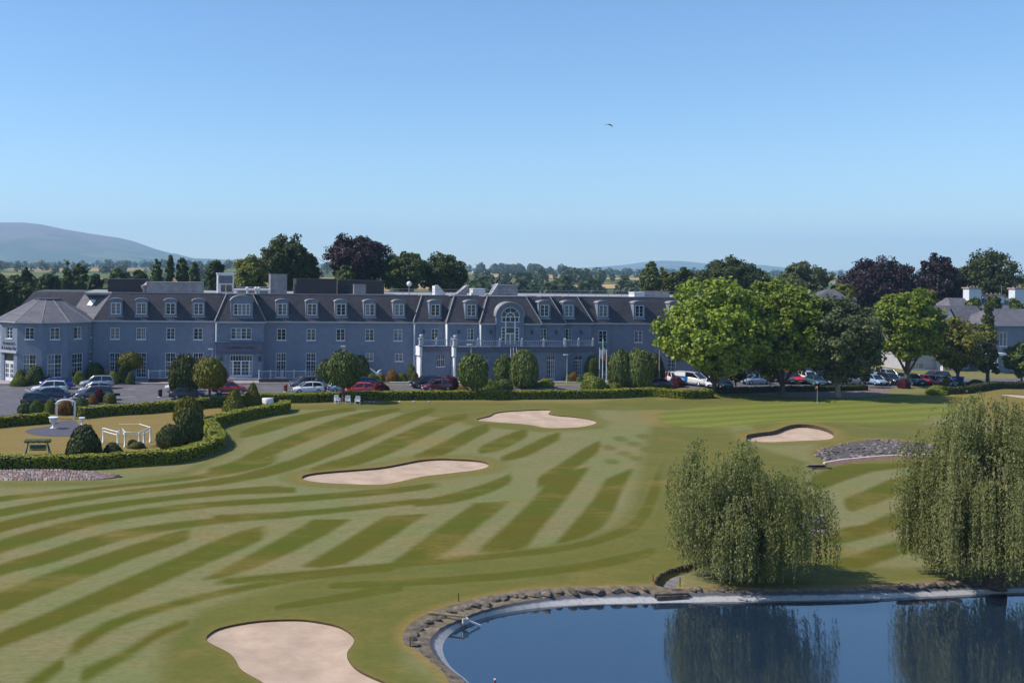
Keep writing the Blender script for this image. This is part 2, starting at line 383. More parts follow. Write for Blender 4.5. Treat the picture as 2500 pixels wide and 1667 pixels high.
ga = Gz(1500, 1020); gb = Gz(2100, 985); gd = (gb-ga)[:2]; gd /= np.linalg.norm(gd); gq = np.array([-gd[1], gd[0]])
gph = ((tx-ga[0])*gq[0] + (ty-ga[1])*gq[1])
stripe = np.where(green > 0.5, 0.5+0.5*np.clip(3*np.sin(gph*2*math.pi/3.6), -1, 1), stripe)
rough_px = [(2350,1160),(1590,1010),(1700,985),(1850,1000),(2060,1040),(2200,1030),(2300,1010),(2330,1060)]
rough = np.zeros(len(tx))
for p, a in [([(1700,985),(1640,1005),(1590,1040),(1570,1100),(1555,1180),(1535,1240),(1490,1290),(1400,1320),(1250,1345),(1000,1375),(800,1400),(640,1440),(480,1490),(400,1560),(380,1700),(480,1780),(1000,1780),(990,1600),(990,1540),(1100,1480),(1300,1440),(1600,1432),(1700,1395),(1850,1340),(1990,1300),(1990,1240),(1960,1170),(1980,1130),(1830,1085)], 0.85),
             ([(1450,1000),(1480,1045),(1330,1055),(1150,1040),(1080,1020),(900,1000),(700,1000),(690,985),(900,982),(1100,978),(1440,982),(1600,966),(1770,958),(2000,966),(2300,955),(2440,950),(2560,960),(2560,1060),(2400,1020),(2300,1010),(2240,1040),(2050,1045),(1950,1040),(1850,1055),(1750,1000)], 0.8),
             ([(2030,1040),(2250,1035),(2450,1060),(2600,1120),(2600,1200),(2220,1140),(2000,1150),(1980,1100)], 0.75),
             ([(0,1175),(300,1172),(440,1150),(545,1105),(560,1075),(530,1030),(700,1000),(640,1030),(600,1060),(560,1110),(450,1165),(250,1185),(0,1190)], 0.7),
             ([(1990,1310),(2060,1330),(2100,1380),(2300,1390),(2560,1370),(2560,1420),(2200,1425),(1850,1435),(1750,1420)], 0.75)]:
    rough = np.maximum(rough, a*paint(toG(p), 0.6))
rough = np.where(green > 0.5, 0, rough)
for k, w in (('mid', 2.2), ('near', 2.6), ('far', 2.0), ('green', 2.5)):
    r = BUNKG[k][:, :2]; bb = (tx > r[:, 0].min()-4) & (tx < r[:, 0].max()+4) & (ty > r[:, 1].min()-4) & (ty < r[:, 1].max()+4); i = np.where(bb)[0]
    rough[i] = np.maximum(rough[i], 0.75*np.clip(1.6*(1-dist_poly(tx[i], ty[i], r)/w), 0, 1))
dry = np.zeros(len(tx))
garden_px = [(-120,1130),(-120,1035),(0,1030),(121,1022),(203,1005),(300,1000),(400,990),(500,985),(600,975),(700,975),(690,985),(600,1003),(535,1022),(545,1055),(530,1080),(470,1100),(380,1110),(250,1120),(0,1122)]
gardenP = toG(garden_px, 1); dry = np.maximum(dry, 0.85*paint(gardenP, 0.3))
for p, a in [(zoom(1440,840,5.6,[(900,740),(1250,670),(1600,655),(1720,690),(1500,720),(1200,750),(950,770)]), 0.8),
             (zoom(1450,900,2.24,[(240,235),(300,225),(420,228),(350,245),(335,270),(400,305),(420,322),(330,315),(260,280)]), 0.75),
             ([(690,975),(1000,974),(1440,974),(1500,972),(1440,986),(1000,982),(700,992)], 0.55),
             ([(2240,975),(2330,955),(2420,950),(2560,945),(2560,1080),(2430,1050),(2380,1000),(2300,985)], 0.6),
             ([(880,1035),(1000,1020),(980,1050),(900,1060)], 0.35), ([(740,1060),(830,1040),(860,1055),(760,1075)], 0.45),
             ([(990,1075),(1100,1060),(1080,1085),(1010,1095)], 0.5), ([(2000,1290),(2020,1275),(2022,1300),(2000,1310)], 0.8),
             (zoom(0,930,3.178,[(1150,360),(1330,340),(1360,380),(1250,430),(1150,420)]), 0.85)]:
    dry = np.maximum(dry, a*paint(toG(p), 0.7))
for k, a, w in (('mid', 0.65, 1.4), ('green', 0.8, 1.5), ('near', 0.35, 0.6), ('far', 0.45, 0.9)):
    r = BUNKG[k][:, :2]; bb = (tx > r[:, 0].min()-3) & (tx < r[:, 0].max()+3) & (ty > r[:, 1].min()-3) & (ty < r[:, 1].max()+3); i = np.where(bb)[0]
    d = dist_poly(tx[i], ty[i], r); dry[i] = np.maximum(dry[i], a*np.clip(1-d/w, 0, 1)**0.7)
d = dist_poly(tx, ty, pgr, False); dry = np.maximum(dry, 0.9*np.clip(1-d/0.7, 0, 1))
d = dist_poly(tx, ty, np.vstack([stream_poly[:11]]), False); dry = np.maximum(dry, 0.9*np.clip(1-d/0.5, 0, 1))
dry = np.maximum(dry, 0.9*np.clip(1-dist_poly(tx, ty, bed)/0.6, 0, 1))
me = np_mesh('golf_turf', np.stack([tx, ty, tz], 1), TF, True)
for nm, arr in (('stripe', stripe), ('dry', dry), ('green', green), ('rough', rough)):
    at = me.attributes.new(nm, 'FLOAT', 'POINT'); at.data.foreach_set('value', arr.astype(np.float32))

def turf_material():
    m, nt, b = nodes_of('mown_turf'); P = wpos(nt)
    A = {}
    for nm in ('stripe', 'dry', 'green', 'rough'):
        a = nt.nodes.new('ShaderNodeAttribute'); a.attribute_name = nm; A[nm] = a.outputs['Fac']
    big = noise(nt, 0.19, 6, 0.64, P, (0.75, 1.1, 1)); med = noise(nt, 0.55, 6, 0.68, P, (0.45, 1.3, 1)); fine = noise(nt, 3.2, 6, 0.8, P, (0.7, 1.4, 1)); blade = noise(nt, 30.0, 3, 0.75, P); mow = noise(nt, 1.1, 5, 0.7, P, (0.35, 1.8, 1))
    wob = math_n(nt, 'ADD', A['stripe'], math_n(nt, 'ADD', math_n(nt, 'MULTIPLY', math_n(nt, 'SUBTRACT', noise(nt, 1.3, 5, 0.68, P, (0.5, 1.2, 1)), 0.5), 0.6), math_n(nt, 'MULTIPLY', math_n(nt, 'SUBTRACT', noise(nt, 7.0, 4, 0.75, P), 0.5), 0.5)))
    st = ramp(nt, wob, 0.12, 0.88)
    light = mixc(nt, ramp(nt, big, 0.40, 0.62), (0.185, 0.198, 0.080), (0.236, 0.196, 0.096))
    light = mixc(nt, ramp(nt, mow, 0.45, 0.85), light, (0.148, 0.156, 0.046))
    darkc = mixc(nt, ramp(nt, big, 0.40, 0.62), (0.070, 0.092, 0.004), (0.108, 0.082, 0.006))
    darkc = mixc(nt, ramp(nt, med, 0.4, 0.75), darkc, (0.096, 0.098, 0.008))
    c = mixc(nt, st, light, darkc)
    rg = mixc(nt, ramp(nt, med, 0.3, 0.7), (0.108, 0.106, 0.010), (0.158, 0.136, 0.032)); rg = mixc(nt, ramp(nt, big, 0.42, 0.62), rg, (0.098, 0.114, 0.016))
    c = mixc(nt, math_n(nt, 'MULTIPLY', A['rough'], math_n(nt, 'SUBTRACT', 1.0, math_n(nt, 'MULTIPLY', st, 0.8))), c, rg)
    gl = mixc(nt, st, (0.192, 0.205, 0.040), (0.150, 0.168, 0.026)); c = mixc(nt, A['green'], c, gl)
    dr = mixc(nt, ramp(nt, med, 0.35, 0.7), (0.30, 0.180, 0.070), (0.225, 0.165, 0.036))
    sc = math_n(nt, 'MULTIPLY', ramp(nt, noise(nt, 0.21, 6, 0.66, P, (0.7, 1.2, 1)), 0.52, 0.72), 0.62)
    sc = math_n(nt, 'MULTIPLY', sc, math_n(nt, 'SUBTRACT', 1.0, A['green']))
    dd = math_n(nt, 'MAXIMUM', math_n(nt, 'MULTIPLY', A['dry'], ramp(nt, med, 0.05, 0.5)), sc)
    c = mixc(nt, dd, c, dr)
    c = mixc(nt, math_n(nt, 'MULTIPLY', ramp(nt, fine, 0.38, 0.70), 0.50), c, (0.062, 0.062, 0.006))
    c = mixc(nt, math_n(nt, 'MULTIPLY', ramp(nt, blade, 0.45, 0.8), 0.22), c, (0.30, 0.27, 0.10))
    nt.links.new(c, b.inputs['Base Color']); b.inputs['Roughness'].default_value = 0.95; b.inputs['Specular IOR Level'].default_value = 0.1
    bumpn(nt, b, math_n(nt, 'ADD', blade, fine), 0.35, 0.03)
    return m
turf = link('golf_turf', me, None, turf_material()); setp(turf, kind='structure')

# ---- sand
def sand_material():
    m, nt, b = nodes_of('bunker_sand'); P = wpos(nt)
    w = nt.nodes.new('ShaderNodeTexWave'); w.wave_type = 'RINGS'; w.rings_direction = 'Z'; w.inputs['Scale'].default_value = 2.2; w.inputs['Distortion'].default_value = 5.0; w.inputs['Detail'].default_value = 3.0; w.inputs['Detail Scale'].default_value = 0.6
    nt.links.new(P, w.inputs['Vector'])
    n1 = noise(nt, 0.7, 5, 0.6, P); n2 = noise(nt, 18, 3, 0.6, P)
    c = mixc(nt, ramp(nt, n1, 0.3, 0.7), (0.40, 0.285, 0.205), (0.56, 0.420, 0.310))
    c = mixc(nt, math_n(nt, 'MULTIPLY', ramp(nt, n2, 0.4, 0.8), 0.35), c, (0.37, 0.262, 0.185))
    nt.links.new(c, b.inputs['Base Color']); b.inputs['Roughness'].default_value = 0.95; b.inputs['Specular IOR Level'].default_value = 0.1
    h = math_n(nt, 'ADD', math_n(nt, 'MULTIPLY', w.outputs['Fac'], 0.5), n1); bumpn(nt, b, math_n(nt, 'ADD', h, math_n(nt, 'MULTIPLY', n2, 0.4)), 0.6, 0.06)
    return m
SAND = sand_material(); LIP = plain('cut_turf_edge', (0.075, 0.05, 0.028), 0.95, 0.3, 6.0, bump=0.4)
BLAB = {'near': 'large sand bunker with raked rings nearest the camera, beside the pond', 'mid': 'long narrow sand bunker in the middle of the striped fairway',
        'far': 'winged sand bunker between the fairway and the far hedge', 'green': 'sand bunker with a deep brown lip below the putting green, behind the left willow',
        'right': 'thin sliver of sand bunker at the right edge, beyond the right willow'}
for k, R in BUNKG.items():
    r2 = R[:, :2]; x0, y0 = r2.min(0); x1, y1 = r2.max(0); st = 0.3
    gx, gy = np.meshgrid(np.arange(x0, x1, st), np.arange(y0, y1, st)); gx, gy = gx.ravel(), gy.ravel()
    ins = inpoly(gx, gy, r2) & (dist_poly(gx, gy, r2) > 0.12); gx, gy = gx[ins], gy[ins]
    vs = [Vector((a, b_)) for a, b_ in r2] + [Vector((a, b_)) for a, b_ in zip(gx, gy)]; n = len(r2)
    ov, oe, of, *_ = delaunay_2d_cdt(vs, [(i, (i+1) % n) for i in range(n)], [], 0, 1e-5)
    V = np.array([(v.x, v.y) for v in ov]); Fs = np.array([f for f in of if len(f) == 3]); c = V[Fs].mean(1); Fs = Fs[inpoly(c[:, 0], c[:, 1], r2)]
    d2 = (V[:, None, 0]-r2[None, :, 0])**2 + (V[:, None, 1]-r2[None, :, 1])**2; w = 1/(d2+0.02)**1.5; zb = (w*R[None, :, 2]).sum(1)/w.sum(1)
    d = np.sqrt(d2.min(1)); z = zb - 0.10*np.clip(d/1.2, 0, 1) + 0.03*np.sin(V[:, 0]*1.7)*np.clip(d, 0, 1)
    z = np.where(d < 0.03, zb, z)
    t = thing('sand_bunker', BLAB[k], 'bunker', (float(r2[:, 0].mean()), float(r2[:, 1].mean()), 0.0), 0, 'sand bunkers on the golf course')
    VV = np.stack([V[:, 0]-t.location.x, V[:, 1]-t.location.y, z], 1)
    link('sand', np_mesh('sand', VV, Fs, True), t, SAND)
    mb = MB(); rim = [(p[0], p[1], float(hgt(p[0], p[1]))+0.012) for p in r2]; lo = [(p[0], p[1], p[2]-0.06) for p in R]; n = len(rim)
    mb.add(rim+lo, [(i, (i+1) % n, n+(i+1) % n, n+i) for i in range(n)], True); mb.build('turf_lip', LIP, t)

# ---- pond: stone ledge, liner, water
def strip(name, A, za, B, zb, mat, parent=None, n=260, za_f=None, wob=0.0):
    def rs(L):
        s = np.r_[0, np.cumsum(np.linalg.norm(np.diff(L, axis=0), axis=1))]; q = np.linspace(0, s[-1], n); return np.stack([np.interp(q, s, L[:, 0]), np.interp(q, s, L[:, 1])], 1)
    # B is matched to A by nearest arclength fraction
    a, b = rs(A), rs(B); V = []
    for i in range(n):
        zz = za if za_f is None else za_f(a[i])
        V.append((a[i][0], a[i][1], zz)); V.append((b[i][0], b[i][1], zb + wob*math.sin(i*1.7)*random.random()))
    Fq = [(2*i, 2*i+1, 2*i+3, 2*i+2) for i in range(n-1)]
    return link(name, np_mesh(name, V, Fq, True), parent, mat)
LEDGE = plain('pond_ledge', (0.19, 0.145, 0.095), 0.95, 0.4, 2.5, bump=0.6, dirt=(0.10, 0.09, 0.035))
def liner_material():
    m, nt, b = nodes_of('pond_liner'); P = wpos(nt); sep = nt.nodes.new('ShaderNodeSeparateXYZ'); nt.links.new(P, sep.inputs[0])
    n1 = noise(nt, 1.6, 6, 0.7, P, (1, 1, 0.3)); z = math_n(nt, 'ADD', sep.outputs[2], math_n(nt, 'MULTIPLY', math_n(nt, 'SUBTRACT', n1, 0.5), 0.13))
    f = ramp(nt, z, -0.295, -0.235)
    c = mixc(nt, f, (0.44, 0.42, 0.41), (0.095, 0.095, 0.11))
    c = mixc(nt, ramp(nt, z, -0.425, -0.475), c, (0.16, 0.13, 0.08))
    c = mixc(nt, math_n(nt, 'MULTIPLY', ramp(nt, noise(nt, 5, 5, 0.7, P), 0.5, 0.7), 0.5), c, (0.12, 0.11, 0.10))
    nt.links.new(c, b.inputs['Base Color']); b.inputs['Roughness'].default_value = 0.8; bumpn(nt, b, n1, 0.4, 0.05)
    return m
pond_bank = thing('pond_bank', 'stony ledge and weathered grey pond liner rimming the blue pond', 'pond edge', (float(plr[len(plr)//2][0]), float(plr[len(plr)//2][1]), -0.3))
off = pond_bank.location
LN = liner_material()
def shift(o): o.parent = pond_bank; o.matrix_parent_inverse = Matrix.Translation(-off); return o
shift(strip('ledge', pgr, 0.0, plr, LZ, LEDGE, n=300, za_f=lambda p: float(hgt(p[0], p[1]))+0.004, wob=0.03))
shift(strip('liner', plr, LZ-0.002, pwr, WZ-0.10, LN, n=300))
def water_material():
    m, nt, b = nodes_of('pond_water'); P = wpos(nt)
    b.inputs['Base Color'].default_value = (0.014, 0.027, 0.046, 1); b.inputs['Roughness'].default_value = 0.035; b.inputs['IOR'].default_value = 3.0
    b.inputs['Specular IOR Level'].default_value = 0.5
    h = math_n(nt, 'ADD', noise(nt, 2.2, 3, 0.5, P, (0.35, 1.0, 1)), math_n(nt, 'MULTIPLY', noise(nt, 9.0, 2, 0.5, P, (0.5, 1, 1)), 0.25)); bumpn(nt, b, h, 0.07, 0.05)
    return m
wpoly = np.vstack([pwr + 0, [[92, NEARY], [pwr[0][0]+3, NEARY]]])
# widen the sheet a little under the liner
cw = np.array([[60.0, 25.0]]); wp = wpoly.copy(); wp[:len(pwr)] = plr[np.linspace(0, len(plr)-1, len(pwr)).astype(int)]
mb = MB(); mb.add([(p[0], p[1], WZ) for p in wp], [tuple(range(len(wp)-1, -1, -1))]); w_o = mb.build('pond_water', water_material()); setp(w_o, kind='structure')
mb = MB(); mb.box(-600, 700, -500, 8.5, -2.2, -0.03); og = mb.build('outer_ground', plain('outer_grass', (0.13, 0.13, 0.04), 0.95, 0.3, 0.2)); setp(og, kind='structure')
mb = MB(); mb.box(-300, 300, 8.6, 175, -2.3, -1.6); og = mb.build('pond_bed', plain('pond_mud', (0.05, 0.05, 0.04), 0.95, 0.3, 0.5)); setp(og, kind='structure')

# ---- tarmac
TAR = plain('tarmac', (0.115, 0.104, 0.118), 0.9, 0.22, 0.9, bump=0.25, dirt=(0.17, 0.155, 0.15))
def sheet(name, px, z, mat, kind='structure', it=1):
    P = [G(*p)[:2] for p in (chaikin(px, True, it) if it else px)]; mb = MB()
    mb.add([(p[0], p[1], z) for p in P], [tuple(range(len(P)))]); o = mb.build(name, mat)
    if o.data.polygons[0].normal.z < 0: o.data.flip_normals()
    if kind: setp(o, kind=kind)
    return o
tarp = [(-200,934),(0,936),(120,937),(300,937),(520,937),(640,938),(800,938),(1000,940),(1300,940),(1440,940),(1600,932),(2000,925),(2400,925),(2640,922),(2700,940),(2480,944),(2280,952),(2150,958),(2060,962),(1900,958),(1760,957),(1700,955),(1600,960),(1440,962),(1000,964),(700,968),(560,974),(400,988),(260,997),(205,1004),(120,1010),(0,1020),(-220,1035)]
sheet('car_park', tarp, 0.012, TAR, it=0)
# front pavement along the hotel, a real kerb step
PAV = plain('pavement_stone', (0.33, 0.29, 0.28), 0.9, 0.15, 1.5, bump=0.2)
mb = MB(); y0 = G(300, 938)[1]; mb.box(-60, 110, y0, 149.0, -0.1, 0.12); o = mb.build('pavement', PAV); setp(o, kind='structure')
mb = MB(); mb.box(-60, 110, y0-0.16, y0-0.005, -0.1, 0.14); o = mb.build('kerb', plain('kerb_stone', (0.40, 0.38, 0.36), 0.9, 0.15, 2)); setp(o, kind='structure')
# parking bay lines
WHT = plain('road_paint', (0.62, 0.60, 0.56), 0.8, 0.2, 6)
for px0, py0, px1, py1 in [(60,950,150,990),(165,960,195,1000),(290,950,330,950),(270,972,330,968),(640,948,690,948),(560,952,600,960)]:
    a = Gz(px0, py0)[:2]; b_ = Gz(px1, py1)[:2]; t = (b_-a)/np.linalg.norm(b_-a); nn = np.array([-t[1], t[0]])*0.06; mb = MB()
    mb.add([(*(a+nn), .018), (*(b_+nn), .018), (*(b_-nn), .018), (*(a-nn), .018)], [(0, 1, 2, 3)]); o = mb.build('bay_line', WHT)
    if o.data.polygons[0].normal.z < 0: o.data.flip_normals()
    setp(o, kind='structure')
# bark beds under the trees on the right
sheet('bark_bed', [(1770,957),(1850,952),(2000,950),(2140,944),(2200,948),(2260,958),(2200,962),(2120,968),(2060,973),(1980,971),(1880,966)], 0.022, plain('bark_mulch', (0.20, 0.145, 0.115), 0.95, 0.35, 2.0, bump=0.5))

# ---- farmland to the horizon
def farm_h(x, y):
    z = np.interp(y, [150, 350, 700, 1000, 1500, 2000, 2600, 4000, 9000], [-0.05, -0.05, 3.0, 8.5, 13.5, 15.0, 14.0, 10.0, 0.0])
    return z + 2.2*np.sin(x*0.0045+0.6)*np.clip((y-500)/900, 0, 1) + 1.2*np.sin(x*0.011+y*0.004)*np.clip((y-500)/900, 0, 1)
ys = np.r_[np.linspace(172, 400, 12), np.linspace(440, 3000, 50), np.linspace(3200, 11400, 20)]; xs_ = np.linspace(-1.6, 2.0, 90)
V = []
for y in ys:
    for u in xs_: x = u*(y+250); V.append((x, y, float(farm_h(x, y))))
nx = len(xs_); Fq = [(j*nx+i, j*nx+i+1, (j+1)*nx+i+1, (j+1)*nx+i) for j in range(len(ys)-1) for i in range(nx-1)]
def farm_material():
    m, nt, b = nodes_of('patchwork_fields'); P = wpos(nt)
    v = nt.nodes.new('ShaderNodeTexVoronoi'); v.inputs['Scale'].default_value = 1.0
    mp = nt.nodes.new('ShaderNodeMapping'); mp.inputs['Scale'].default_value = (0.0045, 0.0035, 0.001); mp.inputs['Location'].default_value = (0.35, 0.1, 0); nt.links.new(P, mp.inputs[0]); nt.links.new(mp.outputs[0], v.inputs['Vector'])
    sep = nt.nodes.new('ShaderNodeSeparateColor'); nt.links.new(v.outputs['Color'], sep.inputs[0])
    c = mixc(nt, ramp(nt, sep.outputs[0], 0.42, 0.46), (0.075, 0.105, 0.03), (0.36, 0.25, 0.12))
    c = mixc(nt, ramp(nt, sep.outputs[1], 0.60, 0.64), c, (0.12, 0.14, 0.04))
    c = mixc(nt, math_n(nt, 'MULTIPLY', ramp(nt, noise(nt, 0.03, 5, 0.6, P), 0.4, 0.7), 0.4), c, (0.09, 0.10, 0.035))
    nt.links.new(c, b.inputs['Base Color']); b.inputs['Roughness'].default_value = 1.0; b.inputs['Specular IOR Level'].default_value = 0.05
    return m
o = link('farmland', np_mesh('farmland', V, Fq, True), None, farm_material()); setp(o, kind='structure')
FIELDS = [((1178,1424), (1040,1440)), ((1330,1548), (745,840)), ((1000,1120), (700,780)), ((1440,1600), (1100,1300))]
WHEAT = plain('ripe_wheat', (0.44, 0.30, 0.15), 1.0, 0.12, 0.02, spec=0.05)
for (pa, pb), (ya, yb) in FIELDS:
    V = []; m_ = 16
    for y in np.linspace(ya, yb, 12):
        xa_, xb_ = F(pa, 675, y)[0], F(pb, 675, y)[0]
        for x in np.linspace(xa_, xb_, m_): V.append((x, y, float(farm_h(x, y))+0.5))
    o = link('wheat_field', np_mesh('wheat_field', V, [(j*m_+i, j*m_+i+1, (j+1)*m_+i+1, (j+1)*m_+i) for j in range(11) for i in range(m_-1)], True), None, WHEAT); setp(o, kind='structure')
def in_field(px, y): return any(a-6 < px < b+6 and c_-70 < y < d_+20 for (a, b), (c_, d_) in FIELDS)
# ---- mountains
def hill(name, prof, D, depth, mat, seed):
    """prof: surveyed skyline; the ridge stands D metres away and slopes down to the plain on both sides"""
    rnd = np.random.RandomState(seed); V = []; nr = 26
    P = np.array(prof, float); q = np.linspace(P[0, 0], P[-1, 0], 140); qy = np.interp(q, P[:, 0], P[:, 1])
    ph = rnd.uniform(0, 6, 6)
    for r in range(nr):
        t = r/(nr-1)*2-1                       # -1 front foot, 0 ridge, 1 back foot
        for i, (a, b_) in enumerate(zip(q, qy)):
            R = ray(a, b_); tt = D/R[1]; top = CAM + R*tt
            k = max(0.0, 1-abs(t)**1.35); u = i/139*9
            w = 1 + 0.10*math.sin(u*1.3+ph[0]+t*3)*abs(t) + 0.07*math.sin(u*3.1+ph[1]-t*5)*abs(t)
            z = -8 + (top[2]+8)*k*w if t != 0 else top[2]
            z = min(z, -8 + (top[2]+8)*(1-0.35*abs(t))) if abs(t) > 0.01 else z
            V.append((top[0]*(1+t*depth/D*0.5), D + t*depth, z))
    n = 140; Fq = [(j*n+i, j*n+i+1, (j+1)*n+i+1, (j+1)*n+i) for j in range(nr-1) for i in range(n-1)]
    o = link(name, np_mesh(name, V, Fq, True), None, mat); setp(o, kind='structure'); return o
def moor_material():
    m, nt, b = nodes_of('heather_moor'); P = wpos(nt); sep = nt.nodes.new('ShaderNodeSeparateXYZ'); nt.links.new(P, sep.inputs[0])
    z = math_n(nt, 'ADD', sep.outputs[2], math_n(nt, 'MULTIPLY', math_n(nt, 'SUBTRACT', noise(nt, 0.003, 5, 0.6, P), 0.5), 300))
    c = mixc(nt, ramp(nt, z, 110, 230), (0.075, 0.085, 0.045), (0.17, 0.105, 0.10))
    v = nt.nodes.new('ShaderNodeTexVoronoi'); v.inputs['Scale'].default_value = 0.0055; nt.links.new(P, v.inputs['Vector']); s2 = nt.nodes.new('ShaderNodeSeparateColor'); nt.links.new(v.outputs['Color'], s2.inputs[0])
    pf = math_n(nt, 'MULTIPLY', ramp(nt, s2.outputs[0], 0.62, 0.68), ramp(nt, z, 290, 150)); c = mixc(nt, math_n(nt, 'MULTIPLY', pf, 0.45), c, (0.19, 0.19, 0.09))
    pf = math_n(nt, 'MULTIPLY', ramp(nt, s2.outputs[1], 0.68, 0.72), ramp(nt, z, 320, 220)); c = mixc(nt, math_n(nt, 'MULTIPLY', pf, 0.6), c, (0.05, 0.06, 0.035))
    nt.links.new(c, b.inputs['Base Color']); b.inputs['Roughness'].default_value = 1.0; b.inputs['Specular IOR Level'].default_value = 0.0
    return m
MOOR = moor_material()
hill('mountain', [(-500,600),(-250,560),(-100,546),(0,543),(60,543),(105,548),(160,560),(220,570),(290,580),(330,590),(380,608),(415,617),(432,620),(470,630),(560,634),(640,631),(720,636),(820,648),(900,660)], 8000, 2400, MOOR, 3)
hill('far_hill', [(1330,662),(1400,655),(1470,651),(1530,646),(1570,640),(1610,636),(1660,637),(1720,643),(1780,650),(1850,646),(1900,652),(1990,662),(2080,660),(2200,668)], 9400, 1800, MOOR, 5)
# ================================================================== THE HOTEL
YF = 150.0; EAVE = 8.4; RTOP = 12.4; RUN = 1.9
WALL = plain('lavender_grey_render', (0.188, 0.218, 0.285), 0.92, 0.10, 1.2, bump=0.15, dirt=(0.140, 0.165, 0.220))
BAND = plain('pale_band', (0.44, 0.44, 0.48), 0.85, 0.08, 2)
DARKB = plain('slate_blue_band', (0.13, 0.13, 0.18), 0.9, 0.1, 2)
FRAME = plain('white_frame', (0.78, 0.78, 0.80), 0.5, 0.05, 5)
WHITEW = plain('white_render', (0.74, 0.73, 0.74), 0.9, 0.06, 1.5)  # plain white; on the hotel's left returns it also paints in sunlight
def slate_material(name, c):
    m, nt, b = nodes_of(name); P = wpos(nt)
    br = nt.nodes.new('ShaderNodeTexBrick'); br.inputs['Scale'].default_value = 1.0; br.inputs['Brick Width'].default_value = 0.5; br.inputs['Row Height'].default_value = 0.24; br.inputs['Mortar Size'].default_value = 0.012
    br.inputs['Color1'].default_value = rgb(tuple(x*0.8 for x in c)); br.inputs['Color2'].default_value = rgb(tuple(x*1.25 for x in c)); br.inputs['Mortar'].default_value = rgb(tuple(x*0.5 for x in c))
    sep = nt.nodes.new('ShaderNodeSeparateXYZ'); nt.links.new(P, sep.inputs[0]); cb = nt.nodes.new('ShaderNodeCombineXYZ')
    nt.links.new(math_n(nt, 'ADD', sep.outputs[0], sep.outputs[1]), cb.inputs[0]); nt.links.new(sep.outputs[2], cb.inputs[1]); nt.links.new(cb.outputs[0], br.inputs['Vector'])
    f = noise(nt, 0.5, 6, 0.65, P); col = mixc(nt, math_n(nt, 'MULTIPLY', ramp(nt, f, 0.35, 0.75), 0.4), br.outputs['Color'], tuple(x*1.7 for x in c))
    nt.links.new(col, b.inputs['Base Color']); b.inputs['Roughness'].default_value = 0.75; b.inputs['Specular IOR Level'].default_value = 0.35
    bumpn(nt, b, br.outputs['Fac'], -0.25, 0.02); return m
SLATE = slate_material('roof_slate', (0.056, 0.051, 0.060)); SLATE2 = slate_material('weathered_slate', (0.115, 0.108, 0.122))
LEAD = plain('lead_flashing', (0.26, 0.25, 0.27), 0.6, 0.12, 3)
def glass(name, c, rough=0.06):
    m, nt, b = nodes_of(name); P = wpos(nt); f = noise(nt, 1.3, 3, 0.6, P)
    nt.links.new(mixc(nt, ramp(nt, f, 0.3, 0.7), tuple(x*0.6 for x in c), c), b.inputs['Base Color'])
    b.inputs['Roughness'].default_value = rough; b.inputs['Specular IOR Level'].default_value = 0.9; return m
GL = [glass('window_glass', (0.022, 0.028, 0.045)), glass('curtained_glass', (0.20, 0.21, 0.24)), glass('dim_glass', (0.08, 0.085, 0.105))]
GLD = glass('car_glass', (0.012, 0.014, 0.018), 0.04)
hotel = thing('hotel_building', 'long lavender grey hotel with a dark slate mansard roof, dormers and a round corner tower', 'hotel', (20.0, YF, 0.0))

class Plane2:                                # local (u, v) on a vertical wall: origin o, direction u, outward normal n
    def __init__(s, o, u, n): s.o = np.array(o, float); s.u = np.array(u, float); s.n = np.array(n, float)
    def p(s, u, v, d=0.0): q = s.o + s.u*u + s.n*d; return (q[0], q[1], q[2]+v)
def wall_holes(mb, pl, u0, u1, v0, v1, holes, depth=0.16):
    us = sorted(set([u0, u1] + [h[0] for h in holes] + [h[1] for h in holes])); vs = sorted(set([v0, v1] + [h[2] for h in holes] + [h[3] for h in holes]))
    us = [u for u in us if u0 <= u <= u1]; vs = [v for v in vs if v0 <= v <= v1]
    for a, b in zip(us[:-1], us[1:]):
        for c, d in zip(vs[:-1], vs[1:]):
            mu, mv = (a+b)/2, (c+d)/2
            if any(h[0] < mu < h[1] and h[2] < mv < h[3] for h in holes): continue
            mb.quad(pl.p(a, c), pl.p(b, c), pl.p(b, d), pl.p(a, d))
    for h in holes:
        a, b, c, d = h[:4]; k = -depth
        mb.quad(pl.p(a, c), pl.p(a, c, k), pl.p(a, d, k), pl.p(a, d)); mb.quad(pl.p(b, c, k), pl.p(b, c), pl.p(b, d), pl.p(b, d, k))
        mb.quad(pl.p(a, d), pl.p(a, d, k), pl.p(b, d, k), pl.p(b, d)); mb.quad(pl.p(a, c, k), pl.p(a, c), pl.p(b, c), pl.p(b, c, k))
def pbox(mb, pl, u0, u1, v0, v1, d0, d1):
    P = [pl.p(u, v, d) for d in (d0, d1) for (u, v) in ((u0, v0), (u1, v0), (u1, v1), (u0, v1))]
    mb.add(P, [(3, 2, 1, 0), (4, 5, 6, 7), (0, 1, 5, 4), (1, 2, 6, 5), (2, 3, 7, 6), (3, 0, 4, 7)])
WRND = random.Random(11)
